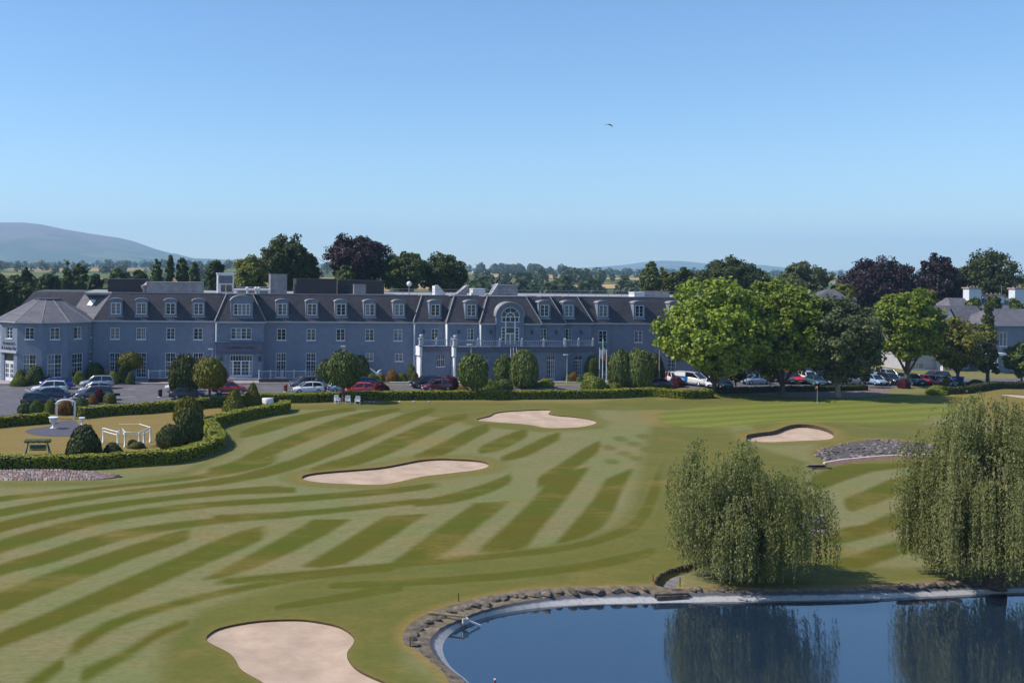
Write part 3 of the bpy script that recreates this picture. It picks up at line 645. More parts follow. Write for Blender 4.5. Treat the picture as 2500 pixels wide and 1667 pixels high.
def window(parent, pl, u0, u1, v0, v1, cols=2, rows=1, sub=(1, 3), name='window', depth=-0.12, fw=0.075, sill=True, transom=None, kind=None, framemat=None, bar=0.028, mid=0.07):
    """frame (part or sub-part) with each pane of glass a mesh of its own"""
    fm = MB(); d0, d1 = depth, depth+0.07
    pbox(fm, pl, u0, u1, v0, v0+fw, d0, d1); pbox(fm, pl, u0, u1, v1-fw, v1, d0, d1); pbox(fm, pl, u0, u0+fw, v0+fw, v1-fw, d0, d1-0.002); pbox(fm, pl, u1-fw, u1, v0+fw, v1-fw, d0, d1-0.002)
    vbr = [v0+fw, v1-fw]
    if transom: vbr = [v0+fw, transom, v1-fw]; pbox(fm, pl, u0+fw, u1-fw, transom-0.04, transom+0.04, d0, d1-0.004)
    for c in range(1, cols):
        uu = u0+(u1-u0)*c/cols; pbox(fm, pl, uu-mid/2, uu+mid/2, v0+fw, v1-fw, d0, d1-0.006)
    panes = []
    for c in range(cols):
        a, b = u0+(u1-u0)*c/cols+0.02, u0+(u1-u0)*(c+1)/cols-0.02
        for v_a, v_b in zip(vbr[:-1], vbr[1:]):
            panes.append((a, b, v_a-0.02, v_b+0.02))
            for k in range(1, sub[0]):
                uu = a+(b-a)*k/sub[0]; pbox(fm, pl, uu-bar/2, uu+bar/2, v_a, v_b, d0+0.015, d1-0.02)
            nr = max(1, int(round(sub[1]*(v_b-v_a)/(v1-v0)))) if transom else sub[1]
            for k in range(1, nr):
                vv = v_a+(v_b-v_a)*k/nr; pbox(fm, pl, a, b, vv-bar/2, vv+bar/2, d0+0.015, d1-0.022)
    if sill: pbox(fm, pl, u0-0.08, u1+0.08, v0-0.09, v0-0.002, depth, 0.07)
    f = fm.build(name, framemat or FRAME, parent)
    g = GL[kind] if kind is not None else GL[WRND.choice([0, 0, 1, 1, 2])]
    for (a, b, c, d) in panes:
        gm = MB(); k = d0+0.02; pbox(gm, pl, a, b, c, d, k-0.02, k)
        par = f if parent.parent is None else parent
        gm.build('pane', g if WRND.random() < 0.65 else GL[WRND.choice([0, 1, 2])], par)
    return f

# ---- front blocks: (left px, right px, step forward)
BL = [(226, 528, 0.0), (528, 645, 1.7), (645, 1012, 0.0), (1012, 1092, 0.6), (1092, 1174, 1.9), (1174, 1318, 2.8), (1318, 1377, 1.9), (1377, 1444, 0.6), (1444, 2090, 0.0)]
def fx(px, Y, py=800): return float(F(px, py, Y)[0])
def fz(px, py, Y): return float(F(px, py, Y)[2])
blocks = []
for i, (a, b, s) in enumerate(BL):
    Y = YF-s
    sl = BL[i-1][2] if i else 0.0; sr_ = BL[i+1][2] if i+1 < len(BL) else 0.0
    xa = fx(a, Y if s > sl else YF-sl); xb = fx(b, YF-max(s, sr_)); blocks.append([xa, xb, Y, s, a, b])
for i in range(len(blocks)-1): blocks[i+1][0] = blocks[i][1]
# window schedule: px centre, half width m, py top, py bottom, storey
F1 = [281, 344.6, 417, 484, 687.5, 760, 832, 902.7, 972, 1472, 1559, 1640, 1725, 1810]
def block_of(px):
    for k, bl in enumerate(blocks):
        if bl[4] <= px < bl[5]: return k
    return len(blocks)-1
holes = {k: [] for k in range(len(blocks))}; wins = []
def addwin(px, hw, pt, pb, **kw):
    k = block_of(px); Y = blocks[k][2]; X = fx(px, Y); z1 = fz(px, pt, Y); z0 = fz(px, pb, Y)
    holes[k].append((X-hw, X+hw, z0, z1)); wins.append((k, X-hw, X+hw, z0, z1, kw))
for i, px in enumerate(F1): addwin(px, 0.66 if i != 2 else 0.6, 800+ (px-280)*0.006, 828+(px-280)*0.006, cols=2, sub=(1, 3) if i != 1 else (2, 3))
addwin(589, 1.5, 801, 828, cols=4, sub=(1, 3), mid=0.09)
for px in (1062, 1149, 1327, 1388): addwin(px, 0.5, 803, 830, cols=2, sub=(1, 3), kind=0, framemat=FRAME, fw=0.06)
for px in (281, 346, 417, 485): addwin(px, 0.72, 861, 921, cols=2, sub=(2, 6), transom=fz(px, 883, YF), kind=0)
for px in (687, 760): addwin(px, 0.75, 862, 921, cols=2, sub=(2, 6), transom=fz(px, 881, YF))
addwin(903, 0.6, 862, 881, cols=2, sub=(1, 2), kind=1); addwin(975, 0.6, 863, 882, cols=2, sub=(1, 2))
for px in (1480, 1560, 1640): addwin(px, 0.7, 868, 915, cols=2, sub=(2, 5), kind=0)
wallm = MB()
for k, (xa, xb, Y, s, a, b) in enumerate(blocks):
    pl = Plane2((0, Y, 0), (1, 0, 0), (0, -1, 0)); wall_holes(wallm, pl, xa, xb, 0.0, EAVE, holes[k])
    if k:
        Yp = blocks[k-1][2]
        if Yp > Y: wallm.quad((xa, Yp, 0), (xa, Y, 0), (xa, Y, EAVE), (xa, Yp, EAVE))
        else: wallm.quad((xa, Yp, 0), (xa, Y, 0), (xa, Y, EAVE), (xa, Yp, EAVE))
XL, XR = blocks[0][0], blocks[-1][1]; YB = YF+26
wallm.quad((XR, YF, 0), (XR, YB, 0), (XR, YB, EAVE), (XR, YF, EAVE)); wallm.quad((XL, YB, 0), (XL, YF, 0), (XL, YF, EAVE), (XL, YB, EAVE)); wallm.quad((XR, YB, 0), (XL, YB, 0), (XL, YB, EAVE), (XR, YB, EAVE))
wallm.build('wall', WALL, hotel)
for (k, a, b, c, d, kw) in wins:
    pl = Plane2((0, blocks[k][2], 0), (1, 0, 0), (0, -1, 0)); window(hotel, pl, a, b, c, d, **kw)
# ---- eaves gutter, white trims painting sunlight onto the left returns of the steps
for k, (xa, xb, Y, s, a, b) in enumerate(blocks):
    mb = MB(); mb.box(xa-(0.25 if k and blocks[k-1][2] > Y else -0.26), xb+(0.25 if k+1 < len(blocks) and blocks[k+1][2] > Y else -0.002), Y-0.28, Y-0.003, EAVE-0.16, EAVE+0.06); mb.build('gutter', BAND, hotel)
    if k and blocks[k-1][2] > Y:
        mb = MB(); mb.box(xa-0.03, xa+0.10, Y-0.03, blocks[k-1][2]-0.004, 0.0, EAVE-0.17); mb.build('sunlit_trim', WHITEW, hotel)
for px in (612, 846, 1495):
    X = fx(px, YF); mb = MB(); mb.tube([(X, YF-0.08, 0.1), (X, YF-0.08, EAVE-0.1)], 0.05, 6); mb.build('downpipe', LEAD, hotel)
# ---- mansard roof: each block a slope of its own with hips where it stands forward
roofm = MB(); hipm = MB()
for k, (xa, xb, Y, s, a, b) in enumerate(blocks):
    lf = k > 0 and blocks[k-1][2] > Y; rf = k+1 < len(blocks) and blocks[k+1][2] > Y
    ex0, ex1 = xa-(0.25 if lf else 0), xb+(0.25 if rf else 0)
    t0, t1 = (ex0+RUN*0.95 if lf else xa), (ex1-RUN*0.95 if rf else xb)
    if k > 0 and not lf: ex0 = xa-0.001; t0 = xa-RUN
    if k+1 < len(blocks) and not rf: t1 = xb+RUN+0.3
    if k == 0: t0 = ex0+2.6
    e0, e1 = (ex0, Y-0.25, EAVE+0.05), (ex1, Y-0.25, EAVE+0.05); r0, r1 = (t0, Y-0.25+RUN+0.25, RTOP), (t1, Y+RUN, RTOP)
    roofm.quad(e0, e1, r1, r0)
    if lf:
        yb = blocks[k-1][2]; dy = yb-Y
        roofm.quad((ex0, yb+RUN*0.0+0.3, EAVE+0.05), e0, r0, (t0, yb+RUN+0.3, RTOP))
        hipm.tube([np.array(e0)+(-0.0, -0.03, 0.03), np.array(r0)+(0, -0.03, 0.03)], 0.10, 6)
    if rf:
        yb = blocks[k+1][2]; roofm.quad(e1, (ex1, yb+0.3, EAVE+0.05), (t1, yb+RUN+0.3, RTOP), r1)
        hipm.tube([np.array(e1)+(0, -0.03, 0.03), np.array(r1)+(0, -0.03, 0.03)], 0.08, 6)
roof = roofm.build('roof', SLATE, hotel); hipm.build('hip_ridge', LEAD, roof)
Xl2 = blocks[0][0]+2.6
mb = MB(); mb.box(Xl2-4, XR+1.5, YF+RUN-0.02, YB-RUN, RTOP-0.35, RTOP-0.04); mb.build('flat_roof', plain('flat_roof_felt', (0.30, 0.29, 0.30), 0.9, 0.15, 0.8), hotel)
mb = MB(); mb.box(Xl2, XR+0.5, YF+RUN-0.06-1.9, YF+RUN+0.2, RTOP-0.03, RTOP+0.1) if False else mb.box(Xl2-0.05, XR+1.5, YF+RUN-0.05, YF+RUN+0.2, RTOP-0.06, RTOP+0.09); mb.build('parapet_coping', LEAD, roof)
for k in (1, 3, 4, 5, 6, 7):
    xa, xb, Y = blocks[k][0], blocks[k][1], blocks[k][2]; mb = MB(); mb.box(xa+RUN*0.6, xb-RUN*0.4, Y+RUN-0.06, YF+RUN-0.04, RTOP-0.05, RTOP+0.085); mb.build('parapet_coping', LEAD, roof)
# left shoulder slope towards the tower (paler slate paints in its sunlight, faces front-left)
x0 = blocks[0][0]; mb = MB()
mb.quad((x0-3.2, YF+3.4, EAVE+1.0), (x0+0.02, YF-0.26, EAVE+0.04), (x0+2.62, YF+RUN+0.02, RTOP), (x0-1.4, YF+RUN+3.4, RTOP)); sh = mb.build('roof_slope', SLATE2, hotel)
mb = MB(); c = np.array([(x0-3.2, YF+3.4, EAVE+1.0), (x0+0.02, YF-0.26, EAVE+0.04), (x0+2.62, YF+RUN+0.02, RTOP), (x0-1.4, YF+RUN+3.4, RTOP)])
def bil(u, v, o=0.04): q = c[0]*(1-u)*(1-v)+c[1]*u*(1-v)+c[2]*u*v+c[3]*(1-u)*v; return (q[0]-o*0.6, q[1]-o*0.7, q[2]+o)
mb.frustum([bil(.42, .42), bil(.62, .42), bil(.62, .66), bil(.42, .66)], [bil(.42, .42, .14), bil(.62, .42, .14), bil(.62, .66, .14), bil(.42, .66, .14)]); mb.build('skylight', FRAME, sh)
# ---- dormers
def dormer(px, hw, pb, pt, cols=2, wb=None, wt=None, rise=0.32, sub=(1, 2)):
    k = block_of(px); Y0 = blocks[k][2]; Yd = Y0+0.12; X = fx(px, Yd); zb = fz(px, pb, Yd); zt = fz(px, pt, Yd)
    zs = zt-rise                              # springing of the curved lid
    d = MB(); dep = 2.1
    w0, w1 = X-hw*0.74, X+hw*0.74; v0, v1 = fz(px, wb, Yd), fz(px, wt, Yd)
    pl = Plane2((0, Yd, 0), (1, 0, 0), (0, -1, 0)); wall_holes(d, pl, X-hw, X+hw, zb, zs, [(w0, w1, v0, v1)], 0.1)
    d.quad((X-hw, Yd+dep, zb), (X-hw, Yd, zb), (X-hw, Yd, zs), (X-hw, Yd+dep, zs)); d.quad((X+hw, Yd, zb), (X+hw, Yd+dep, zb), (X+hw, Yd+dep, zs), (X+hw, Yd, zs)); d.quad((X-hw, Yd+dep, zb), (X+hw, Yd+dep, zb), (X+hw, Yd, zb), (X-hw, Yd, zb))
    arc = [(X+(hw+0.0)*math.cos(a), zs+rise*math.sin(a)) for a in np.linspace(math.pi, 0, 11)]
    d.add([(x, Yd, z) for x, z in arc], [tuple(range(10, -1, -1))])
    body = d.build('dormer', BAND if False else WALL, hotel)
    lid = MB(); A = [(X+(hw+0.12)*math.cos(a), zs+(rise+0.10)*math.sin(a)) for a in np.linspace(math.pi, 0, 13)]; B = [(X+(hw-0.01)*math.cos(a), zs+(rise-0.01)*math.sin(a)) for a in np.linspace(math.pi, 0, 13)]
    n = 13; fr = [(x, Yd-0.14, z) for x, z in A]; bk = [(x, Yd+dep+0.3, z) for x, z in A]; fi = [(x, Yd-0.14, z) for x, z in B]; bi = [(x, Yd+dep+0.3, z) for x, z in B]
    lid.add(fr+bk+fi+bi, [(i, i+1, n+i+1, n+i) for i in range(n-1)] + [(2*n+i+1, 2*n+i, 3*n+i, 3*n+i+1) for i in range(n-1)] + [(i+1, i, 2*n+i, 2*n+i+1) for i in range(n-1)] + [(0, n, 3*n, 2*n), (n-1, 3*n-1, 4*n-1, 2*n-1)], True)
    lid.build('dormer_lid', LEAD, body)
    s = MB(); s.box(X-hw-0.06, X+hw+0.06, Yd-0.10, Yd+0.4, zb-0.08, zb+0.02); s.build('dormer_sill', BAND, body)
    window(body, pl, w0, w1, v0, v1, cols=cols, sub=sub, name='window_frame', sill=False, depth=-0.08, fw=0.08, mid=0.1)
for i, px in enumerate([282.4, 344.6, 415.7, 484.3, 688.7, 761.4, 832.4, 902.7, 974, 1062.4, 1150.4, 1329, 1388.4, 1472.4, 1560.4, 1647, 1735, 1820]):
    dy = (px-280)*0.0052
    dormer(px, 0.93, 772+dy, 729+dy, 2, 767+dy, 739+dy, sub=(1, 3) if i != 1 else (2, 3))
dormer(590, 1.62, 776, 722, 4, 769, 742, rise=0.85, sub=(1, 3))
# ---- big arched gable over the balcony
k5 = 5; Yc = blocks[k5][2]-0.35; Xc = fx(1245.5, Yc); hwA = (fx(1280, Yc)-fx(1212, Yc))/2; zt = fz(1245, 740, Yc); zsp = zt-hwA*0.93
TFZ = fz(1245, 843, Yc-2.0)                   # terrace floor level
gab = MB(); arc = [(Xc+hwA*math.cos(a), zsp+hwA*0.93*math.sin(a)) for a in np.linspace(0, math.pi, 21)]
prof = [(Xc-hwA, TFZ-1.0), (Xc+hwA, TFZ-1.0)] + arc; n = len(prof)
gab.add([(x, Yc, z) for x, z in prof] + [(x, Yc+3.6, z) for x, z in prof], [tuple(range(n)), tuple(range(2*n-1, n-1, -1))] + [((i+1) % n, i, n+i, n+(i+1) % n) for i in range(n)])
gable = gab.build('arched_gable', WALL, hotel)
tr = MB(); n = 25
for ro, ri, y0_, y1_ in ((hwA+0.16, hwA-0.02, Yc-0.16, Yc+3.7),):
    A = [(Xc+ro*math.cos(a), zsp+ro*0.95*math.sin(a)) for a in np.linspace(0, math.pi, n)]; B = [(Xc+ri*math.cos(a), zsp+ri*0.93*math.sin(a)) for a in np.linspace(0, math.pi, n)]
    tr.add([(x, y0_, z) for x, z in A]+[(x, y1_, z) for x, z in A]+[(x, y0_, z) for x, z in B]+[(x, y1_, z) for x, z in B],
           [(i+1, i, n+i, n+i+1) for i in range(n-1)]+[(i, i+1, 2*n+i+1, 2*n+i) for i in range(n-1)]+[(2*n+i, 2*n+i+1, 3*n+i+1, 3*n+i) for i in range(n-1)], True)
tr.build('arch_roof_edge', LEAD, gable)
plg = Plane2((Xc, Yc, 0), (1, 0, 0), (0, -1, 0)); zA, zB, zC, zD = fz(1245, 800, Yc), fz(1245, 786, Yc), fz(1245, 774, Yc), TFZ+0.05
r0 = 0.68
def fan(mb, r, d0, d1, zc, w):
    for a in np.linspace(0, math.pi, 13)[:-1]:
        b = a+math.pi/12
        P = [plg.p(q*math.cos(t), zc+q*math.sin(t), d) for d in (d0, d1) for (q, t) in ((r-w, a), (r, a), (r, b), (r-w, b))]
        mb.add(P, [(3, 2, 1, 0), (4, 5, 6, 7), (0, 1, 5, 4), (1, 2, 6, 5), (2, 3, 7, 6), (3, 0, 4, 7)])
fr = MB(); fan(fr, 0.74*1.0, 0.02, 0.09, zC, 0.12); fan(fr, 1.45, 0.01, 0.05, zC, 0.06)
for a in (45, 90, 135):
    t = math.radians(a); fr.tube([plg.p(0.05*math.cos(t), zC+0.05*math.sin(t), 0.05), plg.p(1.4*math.cos(t), zC+1.4*math.sin(t), 0.05)], 0.03, 4)
for u in (-1.3, -0.72, 0.0, 0.72, 1.3): pbox(fr, plg, u-0.05, u+0.05, zB, zC+0.02, 0.015, 0.08)
pbox(fr, plg, -1.4, 1.4, zC-0.05, zC+0.05, 0.012, 0.083); pbox(fr, plg, -1.4, 1.4, zB-0.05, zB+0.05, 0.012, 0.083)
for u in (-0.72, 0.72): pbox(fr, plg, u-0.09, u+0.09, zD, zB-0.06, 0.02, 0.10)
pbox(fr, plg, -0.7, 0.7, zA-0.95, zA-0.8, 0.018, 0.098); pbox(fr, plg, -0.07, 0.07, zD, zA-0.97, 0.018, 0.10)
for u in (-1.32, 1.32): pbox(fr, plg, u-0.05, u+0.05, zD+0.4, zA+0.05, 0.018, 0.08)
for v in np.linspace(zD+0.45, zA, 5): pbox(fr, plg, -1.3, -0.8, v-0.03, v+0.03, 0.016, 0.078); pbox(fr, plg, 0.8, 1.3, v-0.03, v+0.03, 0.016, 0.078)
pbox(fr, plg, -1.35, 1.35, zA-0.02, zA+0.06, 0.014, 0.085)
frm = fr.build('window', FRAME, hotel)
def pane(pts, mat, d=0.03): m_ = MB(); m_.add([plg.p(u, v, d) for u, v in pts], [tuple(range(len(pts)))]); m_.build('pane', mat, frm)
for a in (0, 45, 90, 135):
    ts = [math.radians(a+k*9) for k in range(6)]; pane([(0, zC)] + [(0.68*math.cos(t), zC+0.68*math.sin(t)) for t in ts], GL[0]); pane([(0.74*math.cos(t), zC+0.74*math.sin(t)) for t in ts] + [(1.4*math.cos(t), zC+1.4*math.sin(t)) for t in reversed(ts)], GL[0 if a in (45, 90) else 2], 0.006)
for a, b in ((-1.3, -0.72), (-0.72, 0), (0, 0.72), (0.72, 1.3)): pane([(a, zB), (b, zB), (b, zC), (a, zC)], GL[0], 0.02); pane([(a, zA-0.75), (b, zA-0.75), (b, zA), (a, zA)], GL[2], 0.018)
for a, b in ((-1.3, -0.8), (0.8, 1.3)): pane([(a, zD+0.4), (b, zD+0.4), (b, zA-0.76), (a, zA-0.76)], GL[0], 0.018)
for a, b in ((-0.64, -0.06), (0.06, 0.64)): pane([(a, zD+0.15), (b, zD+0.15), (b, zA-0.97), (a, zA-0.97)], GL[1], 0.03)
# ---- entrance terrace with balcony
ter = []
def tblock(pxa, pxb, s, Yback, first=True):
    Y = YF-s; xa, xb = fx(pxa, Y, 860), fx(pxb, Y, 860); return xa, xb, Y
t1 = tblock(1027, 1112, 3.4, YF); t2 = tblock(1110, 1383, 4.6, YF); t3 = tblock(1383, 1450, 3.4, YF)
t2 = (t2[0], t2[1], t2[2]); t1 = (t1[0], t2[0]-0.002, t1[2]); t3 = (t2[1]+0.002, t3[1], t3[2])
zf = fz(1200, 848, t2[2]); zband = fz(1200, 860, t2[2]); ztop = zf
arches = {0: [(1076, 0.62, 866, 895)], 1: [(1182, 0.65, 868, 925), (1345, 0.62, 868, 925)], 2: [(1412, 0.62, 868, 915)]}
for i, (xa, xb, Y) in enumerate((t1, t2, t3)):
    mb = MB(); pl = Plane2((0, Y, 0), (1, 0, 0), (0, -1, 0)); hs = []
    for (px, hw, pt, pb) in arches[i]:
        X = fx(px, Y, 880); hs.append((X-hw, X+hw, max(0.15, fz(px, pb, Y)), fz(px, pt, Y)-hw*0.0))
    wall_holes(mb, pl, xa, xb, 0, zf, hs, 0.2)
    mb.quad((xa, YF, 0), (xa, Y, 0), (xa, Y, zf), (xa, YF, zf)); mb.quad((xb, Y, 0), (xb, YF, 0), (xb, YF, zf), (xb, Y, zf)); mb.quad((xa, Y, zf), (xb, Y, zf), (xb, YF, zf), (xa, YF, zf))
    tb = mb.build('porch_wall', WALL, hotel)
    for (a, b, c, d) in hs:
        X = (a+b)/2; hw = (b-a)/2
        sp = MB()                             # spandrels turn the opening into an arch
        A = [(X+hw*math.cos(t), d-hw+hw*math.sin(t)) for t in np.linspace(0, math.pi, 15)]
        for (x0_, z0_), (x1_, z1_) in zip(A[:-1], A[1:]): sp.add([(x0_, Y+0.001, z0_), (x0_, Y+0.001, d), (x1_, Y+0.001, d), (x1_, Y+0.001, z1_)], [(0, 1, 2, 3)])
        sp.build('arch_spandrel', WALL, tb)
        window(hotel, pl, a, b, c, d, cols=2, sub=(2, 5), kind=0, transom=d-hw-0.1, depth=-0.2, mid=0.05, fw=0.06)
    bd = MB(); bd.box(xa-(0.10 if i < 2 else -0.13), xb+(0.10 if i > 0 else -0.13), Y-0.12, Y-0.002, zband, zf-0.02); bd.build('fascia_band', DARKB, hotel)
    cp = MB(); cp.box(xa-(0.2 if i < 2 else -0.23), xb+(0.2 if i > 0 else -0.23), Y-0.22, Y+0.15, zf-0.02, zf+0.08); cp.build('coping', DARKB, hotel)
    # balustrade: rail and spindles
    bal = MB(); bal.box(xa, xb, Y-0.03, Y+0.05, zf+0.92, zf+1.0); bal.box(xa, xb, Y-0.02, Y+0.04, zf+0.16, zf+0.22)
    nb = int((xb-xa)/0.28)
    for q in range(nb): X = xa+(q+0.5)*(xb-xa)/nb; bal.box(X-0.018, X+0.018, Y-0.008, Y+0.028, zf+0.22, zf+0.92)
    bal.build('balustrade', plain('painted_rail', (0.40, 0.44, 0.50), 0.6, 0.1, 4) if 'painted_rail' not in MATS else MATS['painted_rail'], hotel)
    npz = max(2, int((xb-xa)/3.4))
    for q in range(npz+1):
        X = xa+0.15+(xb-xa-0.3)*q/npz; pm = MB(); pm.box(X-0.14, X+0.14, Y-0.06, Y+0.10, zf+0.081, zf+1.06); pm.lathe([(0.05, 1.06), (0.12, 1.12), (0.14, 1.22), (0.05, 1.34), (0.01, 1.4)], (X, Y+0.02, zf), 8); pm.build('balustrade_post', BAND, hotel)
# corner piers, whitened to paint in the sun on the porch ends
for (xa, Y, Yb) in ((t1[0], t1[2], YF-0.6), (t2[0], t2[2], t1[2])):
    mb = MB(); mb.box(xa-0.06, xa+0.16, Y-0.06, Yb, 0, zband-0.6); mb.build('sunlit_pier', WHITEW, hotel)
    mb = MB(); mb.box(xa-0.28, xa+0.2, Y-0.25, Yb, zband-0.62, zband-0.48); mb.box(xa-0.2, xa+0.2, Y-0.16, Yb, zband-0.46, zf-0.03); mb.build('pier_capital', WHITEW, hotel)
    mb = MB(); mb.box(xa-0.3, xa+0.45, Y-0.26, Y+0.5, zf+0.09, zf+0.25); mb.box(xa-0.2, xa+0.35, Y-0.17, Y+0.4, zf+0.26, zf+1.1); mb.box(xa-0.3, xa+0.45, Y-0.26, Y+0.5, zf+1.11, zf+1.25)
    mb.lathe([(0.10, 1.26), (0.22, 1.4), (0.30, 1.75), (0.2, 1.78), (0.18, 1.7)], (xa+0.08, Y+0.1, zf), 10); mb.build('pier_urn', BAND, hotel)
for px in (1034, 1120, 1198, 1298, 1357, 1418): 
    k = block_of(px); Y = blocks[k][2]; X = fx(px, Y); z = fz(px, 810, Y); mb = MB(); mb.box(X-0.05, X+0.05, Y-0.25, Y-0.003, z+0.25, z+0.3); mb.lathe([(0.06, -0.3), (0.13, -0.2), (0.15, 0.15), (0.05, 0.25)], (X, Y-0.25, z), 6); mb.build('wall_lantern', GLD, hotel)
# ---- pavilion entrance
kp = 1; Yp = blocks[kp][2]; xa, xb = blocks[kp][0], blocks[kp][1]
X0, X1 = fx(562, Yp), fx(617, Yp); zt_ = fz(590, 866, Yp); zb_ = fz(590, 924, Yp); ztr = fz(590, 881, Yp)
em = MB(); Ye = Yp-0.35; pl = Plane2((0, Ye, 0), (1, 0, 0), (0, -1, 0)); za_, zc_ = fz(590, 835, Ye), fz(590, 862, Ye)
wall_holes(em, pl, xa-0.05, xb-0.25, 0, zc_, [(X0, X1, max(0.15, zb_), zt_)], 0.3); em.quad((xa-0.05, Yp, 0), (xa-0.05, Ye, 0), (xa-0.05, Ye, zc_), (xa-0.05, Yp, zc_)); em.quad((xb-0.25, Ye, 0), (xb-0.25, Yp, 0), (xb-0.25, Yp, zc_), (xb-0.25, Ye, zc_)); em.build('porch_wall', WALL, hotel)
mb = MB(); mb.box(xa-0.3, xb, Ye-0.2, Yp-0.004, zc_-0.1, zc_+0.05); mb.box(xa-0.12, xb-0.15, Ye-0.06, Yp-0.004, zc_+0.052, za_-0.12); mb.box(xa-0.35, xb+0.05, Ye-0.22, Yp-0.004, za_-0.118, za_+0.03); mb.build('entrance_fascia', DARKB, hotel)
dm = MB(); q = (X1-X0)
def bars(u0, u1, v0, v1, w=0.06): pbox(dm, pl, u0, u1, v0, v0+w, -0.2, -0.12); pbox(dm, pl, u0, u1, v1-w, v1, -0.2, -0.12); pbox(dm, pl, u0, u0+w, v0+w, v1-w, -0.2, -0.122); pbox(dm, pl, u1-w, u1, v0+w, v1-w, -0.2, -0.122)
zz0 = max(0.16, zb_); bars(X0, X1, zz0, zt_, 0.09)
pbox(dm, pl, X0+0.09, X1-0.09, ztr-0.06, ztr+0.06, -0.2, -0.118)
for u in (X0+q*0.14, X0+q*0.5, X0+q*0.86): pbox(dm, pl, u-0.09, u+0.09, zz0+0.09, ztr-0.06, -0.2, -0.116)
pbox(dm, pl, X0+0.09, X1-0.09, zz0+0.09, zz0+0.55, -0.19, -0.13)
for v in np.linspace(zz0+0.55, ztr, 5)[1:-1]: pbox(dm, pl, X0+0.09, X1-0.09, v-0.025, v+0.025, -0.19, -0.135)
for u in np.linspace(X0, X1, 9)[1:-1]: pbox(dm, pl, u-0.02, u+0.02, ztr+0.06, zt_-0.09, -0.19, -0.135); 
for u in (X0+q*0.07, X0+q*0.32, X0+q*0.68, X0+q*0.93): pbox(dm, pl, u-0.02, u+0.02, zz0+0.55, ztr-0.06, -0.19, -0.136)
dr = dm.build('door', FRAME, hotel)
for u0, u1 in ((X0+0.05, X0+q*0.14), (X0+q*0.14, X0+q*0.5), (X0+q*0.5, X0+q*0.86), (X0+q*0.86, X1-0.05)):
    for v0, v1 in ((zz0+0.3, ztr-0.03), (ztr+0.03, zt_-0.05)): m_ = MB(); pbox(m_, pl, u0, u1, v0, v1, -0.18, -0.165); m_.build('pane', GL[WRND.choice([0, 2])], dr)
mb = MB(); hx = X0+q*0.5; mb.tube([(hx-0.14, Ye+0.09, zz0+1.0), (hx-0.14, Ye+0.09, zz0+1.4)], 0.025, 6); mb.build('handle', LEAD, dr)
st = MB(); st.box(X0-0.4, X1+1.2, Ye-1.6, Ye-0.003, 0.121, 0.30); st.box(X0-0.3, X1+1.1, Ye-1.2, Ye-0.004, 0.302, 0.46); st.build('entrance_steps', PAV, hotel)
for u in (fx(540, Ye), fx(635, Ye)): mb = MB(); z = fz(540, 876, Ye); mb.box(u-0.05, u+0.05, Ye-0.2, Ye-0.003, z+0.4, z+0.46); mb.lathe([(0.08, -0.35), (0.2, -0.2), (0.24, 0.25), (0.06, 0.42)], (u, Ye-0.26, z), 6); mb.build('wall_lantern', GLD, hotel)
def sign_text(txt, size, mat, parent, origin, u, name='sign_lettering', align='CENTER', off=0.02):
    cu = bpy.data.curves.new('lettering', 'FONT'); cu.body = txt; cu.size = size; cu.extrude = 0.015; cu.align_x = align; cu.resolution_u = 2
    tmp = bpy.data.objects.new('tmp', cu); COL.objects.link(tmp); dg = bpy.context.evaluated_depsgraph_get(); me_ = bpy.data.meshes.new_from_object(tmp.evaluated_get(dg)); bpy.data.objects.remove(tmp)
    u = np.array(u); nrm = np.cross(u, (0, 0, 1.0)); M = Matrix(((u[0], 0, nrm[0], origin[0]+nrm[0]*off), (u[1], 0, nrm[1], origin[1]+nrm[1]*off), (0, 1, 0, origin[2]), (0, 0, 0, 1)))
    q = parent; o_ = [0, 0, 0]
    while q is not None: o_ = [o_[i]+q.location[i] for i in range(3)]; q = q.parent
    me_.transform(Matrix.Translation((-o_[0], -o_[1], -o_[2])) @ M); me_.materials.clear()
    o_ = link(name, me_, parent, mat); setp(o_, kind='stuff'); return o_
INK = plain('sign_black', (0.02, 0.02, 0.03), 0.5, 0.1, 3)
sign_text('Conference Centre', 0.52, INK, hotel, ((xa+xb)/2, Ye-0.065, (za_+zc_)/2-0.15), (1, 0, 0))
# ---- corner tower: twelve sides
RT = 6.85; Tc = np.array([fx(116, YF+1.6), YF+1.6]); APEX = fz(121, 731, YF+1.6); ZE = EAVE
ang = [math.radians(-90+30*i) for i in range(12)]; tv = [Tc + RT*np.array([math.sin(a), -math.cos(a)]) for a in [math.radians(30*i-90) for i in range(12)]]
tow = MB(); facets = []
for i in range(12):
    a, b = tv[i], tv[(i+1) % 12]; u = (b-a); L = np.linalg.norm(u); u = u/L; nrm = np.array([u[1], -u[0]]); facets.append((a, u, L, nrm))
thol = {i: [] for i in range(12)}; tw = []
for i in (0, 1, 2, 3, 4, 5):
    L = facets[i][2]; m = L/2
    thol[i].append((m-0.66, m+0.66, 6.0, 7.65)); tw.append((i, m-0.66, m+0.66, 6.0, 7.65, dict(cols=2, sub=(1, 3))))
    if i == 1: thol[i].append((m-1.05, m+1.05, 0.13, 3.9))
    else: thol[i].append((m-0.95, m+0.95, 0.75, 3.95)); tw.append((i, m-0.95, m+0.95, 0.75, 3.95, dict(cols=2, sub=(2, 6), transom=2.6, kind=0)))
for i in range(12):
    a, u, L, nrm = facets[i]; pl = Plane2((a[0], a[1], 0), (u[0], u[1], 0), (nrm[0], nrm[1], 0)); wall_holes(tow, pl, 0, L, 0, ZE, thol[i], 0.2)
tow.build('tower_wall', WALL, hotel)
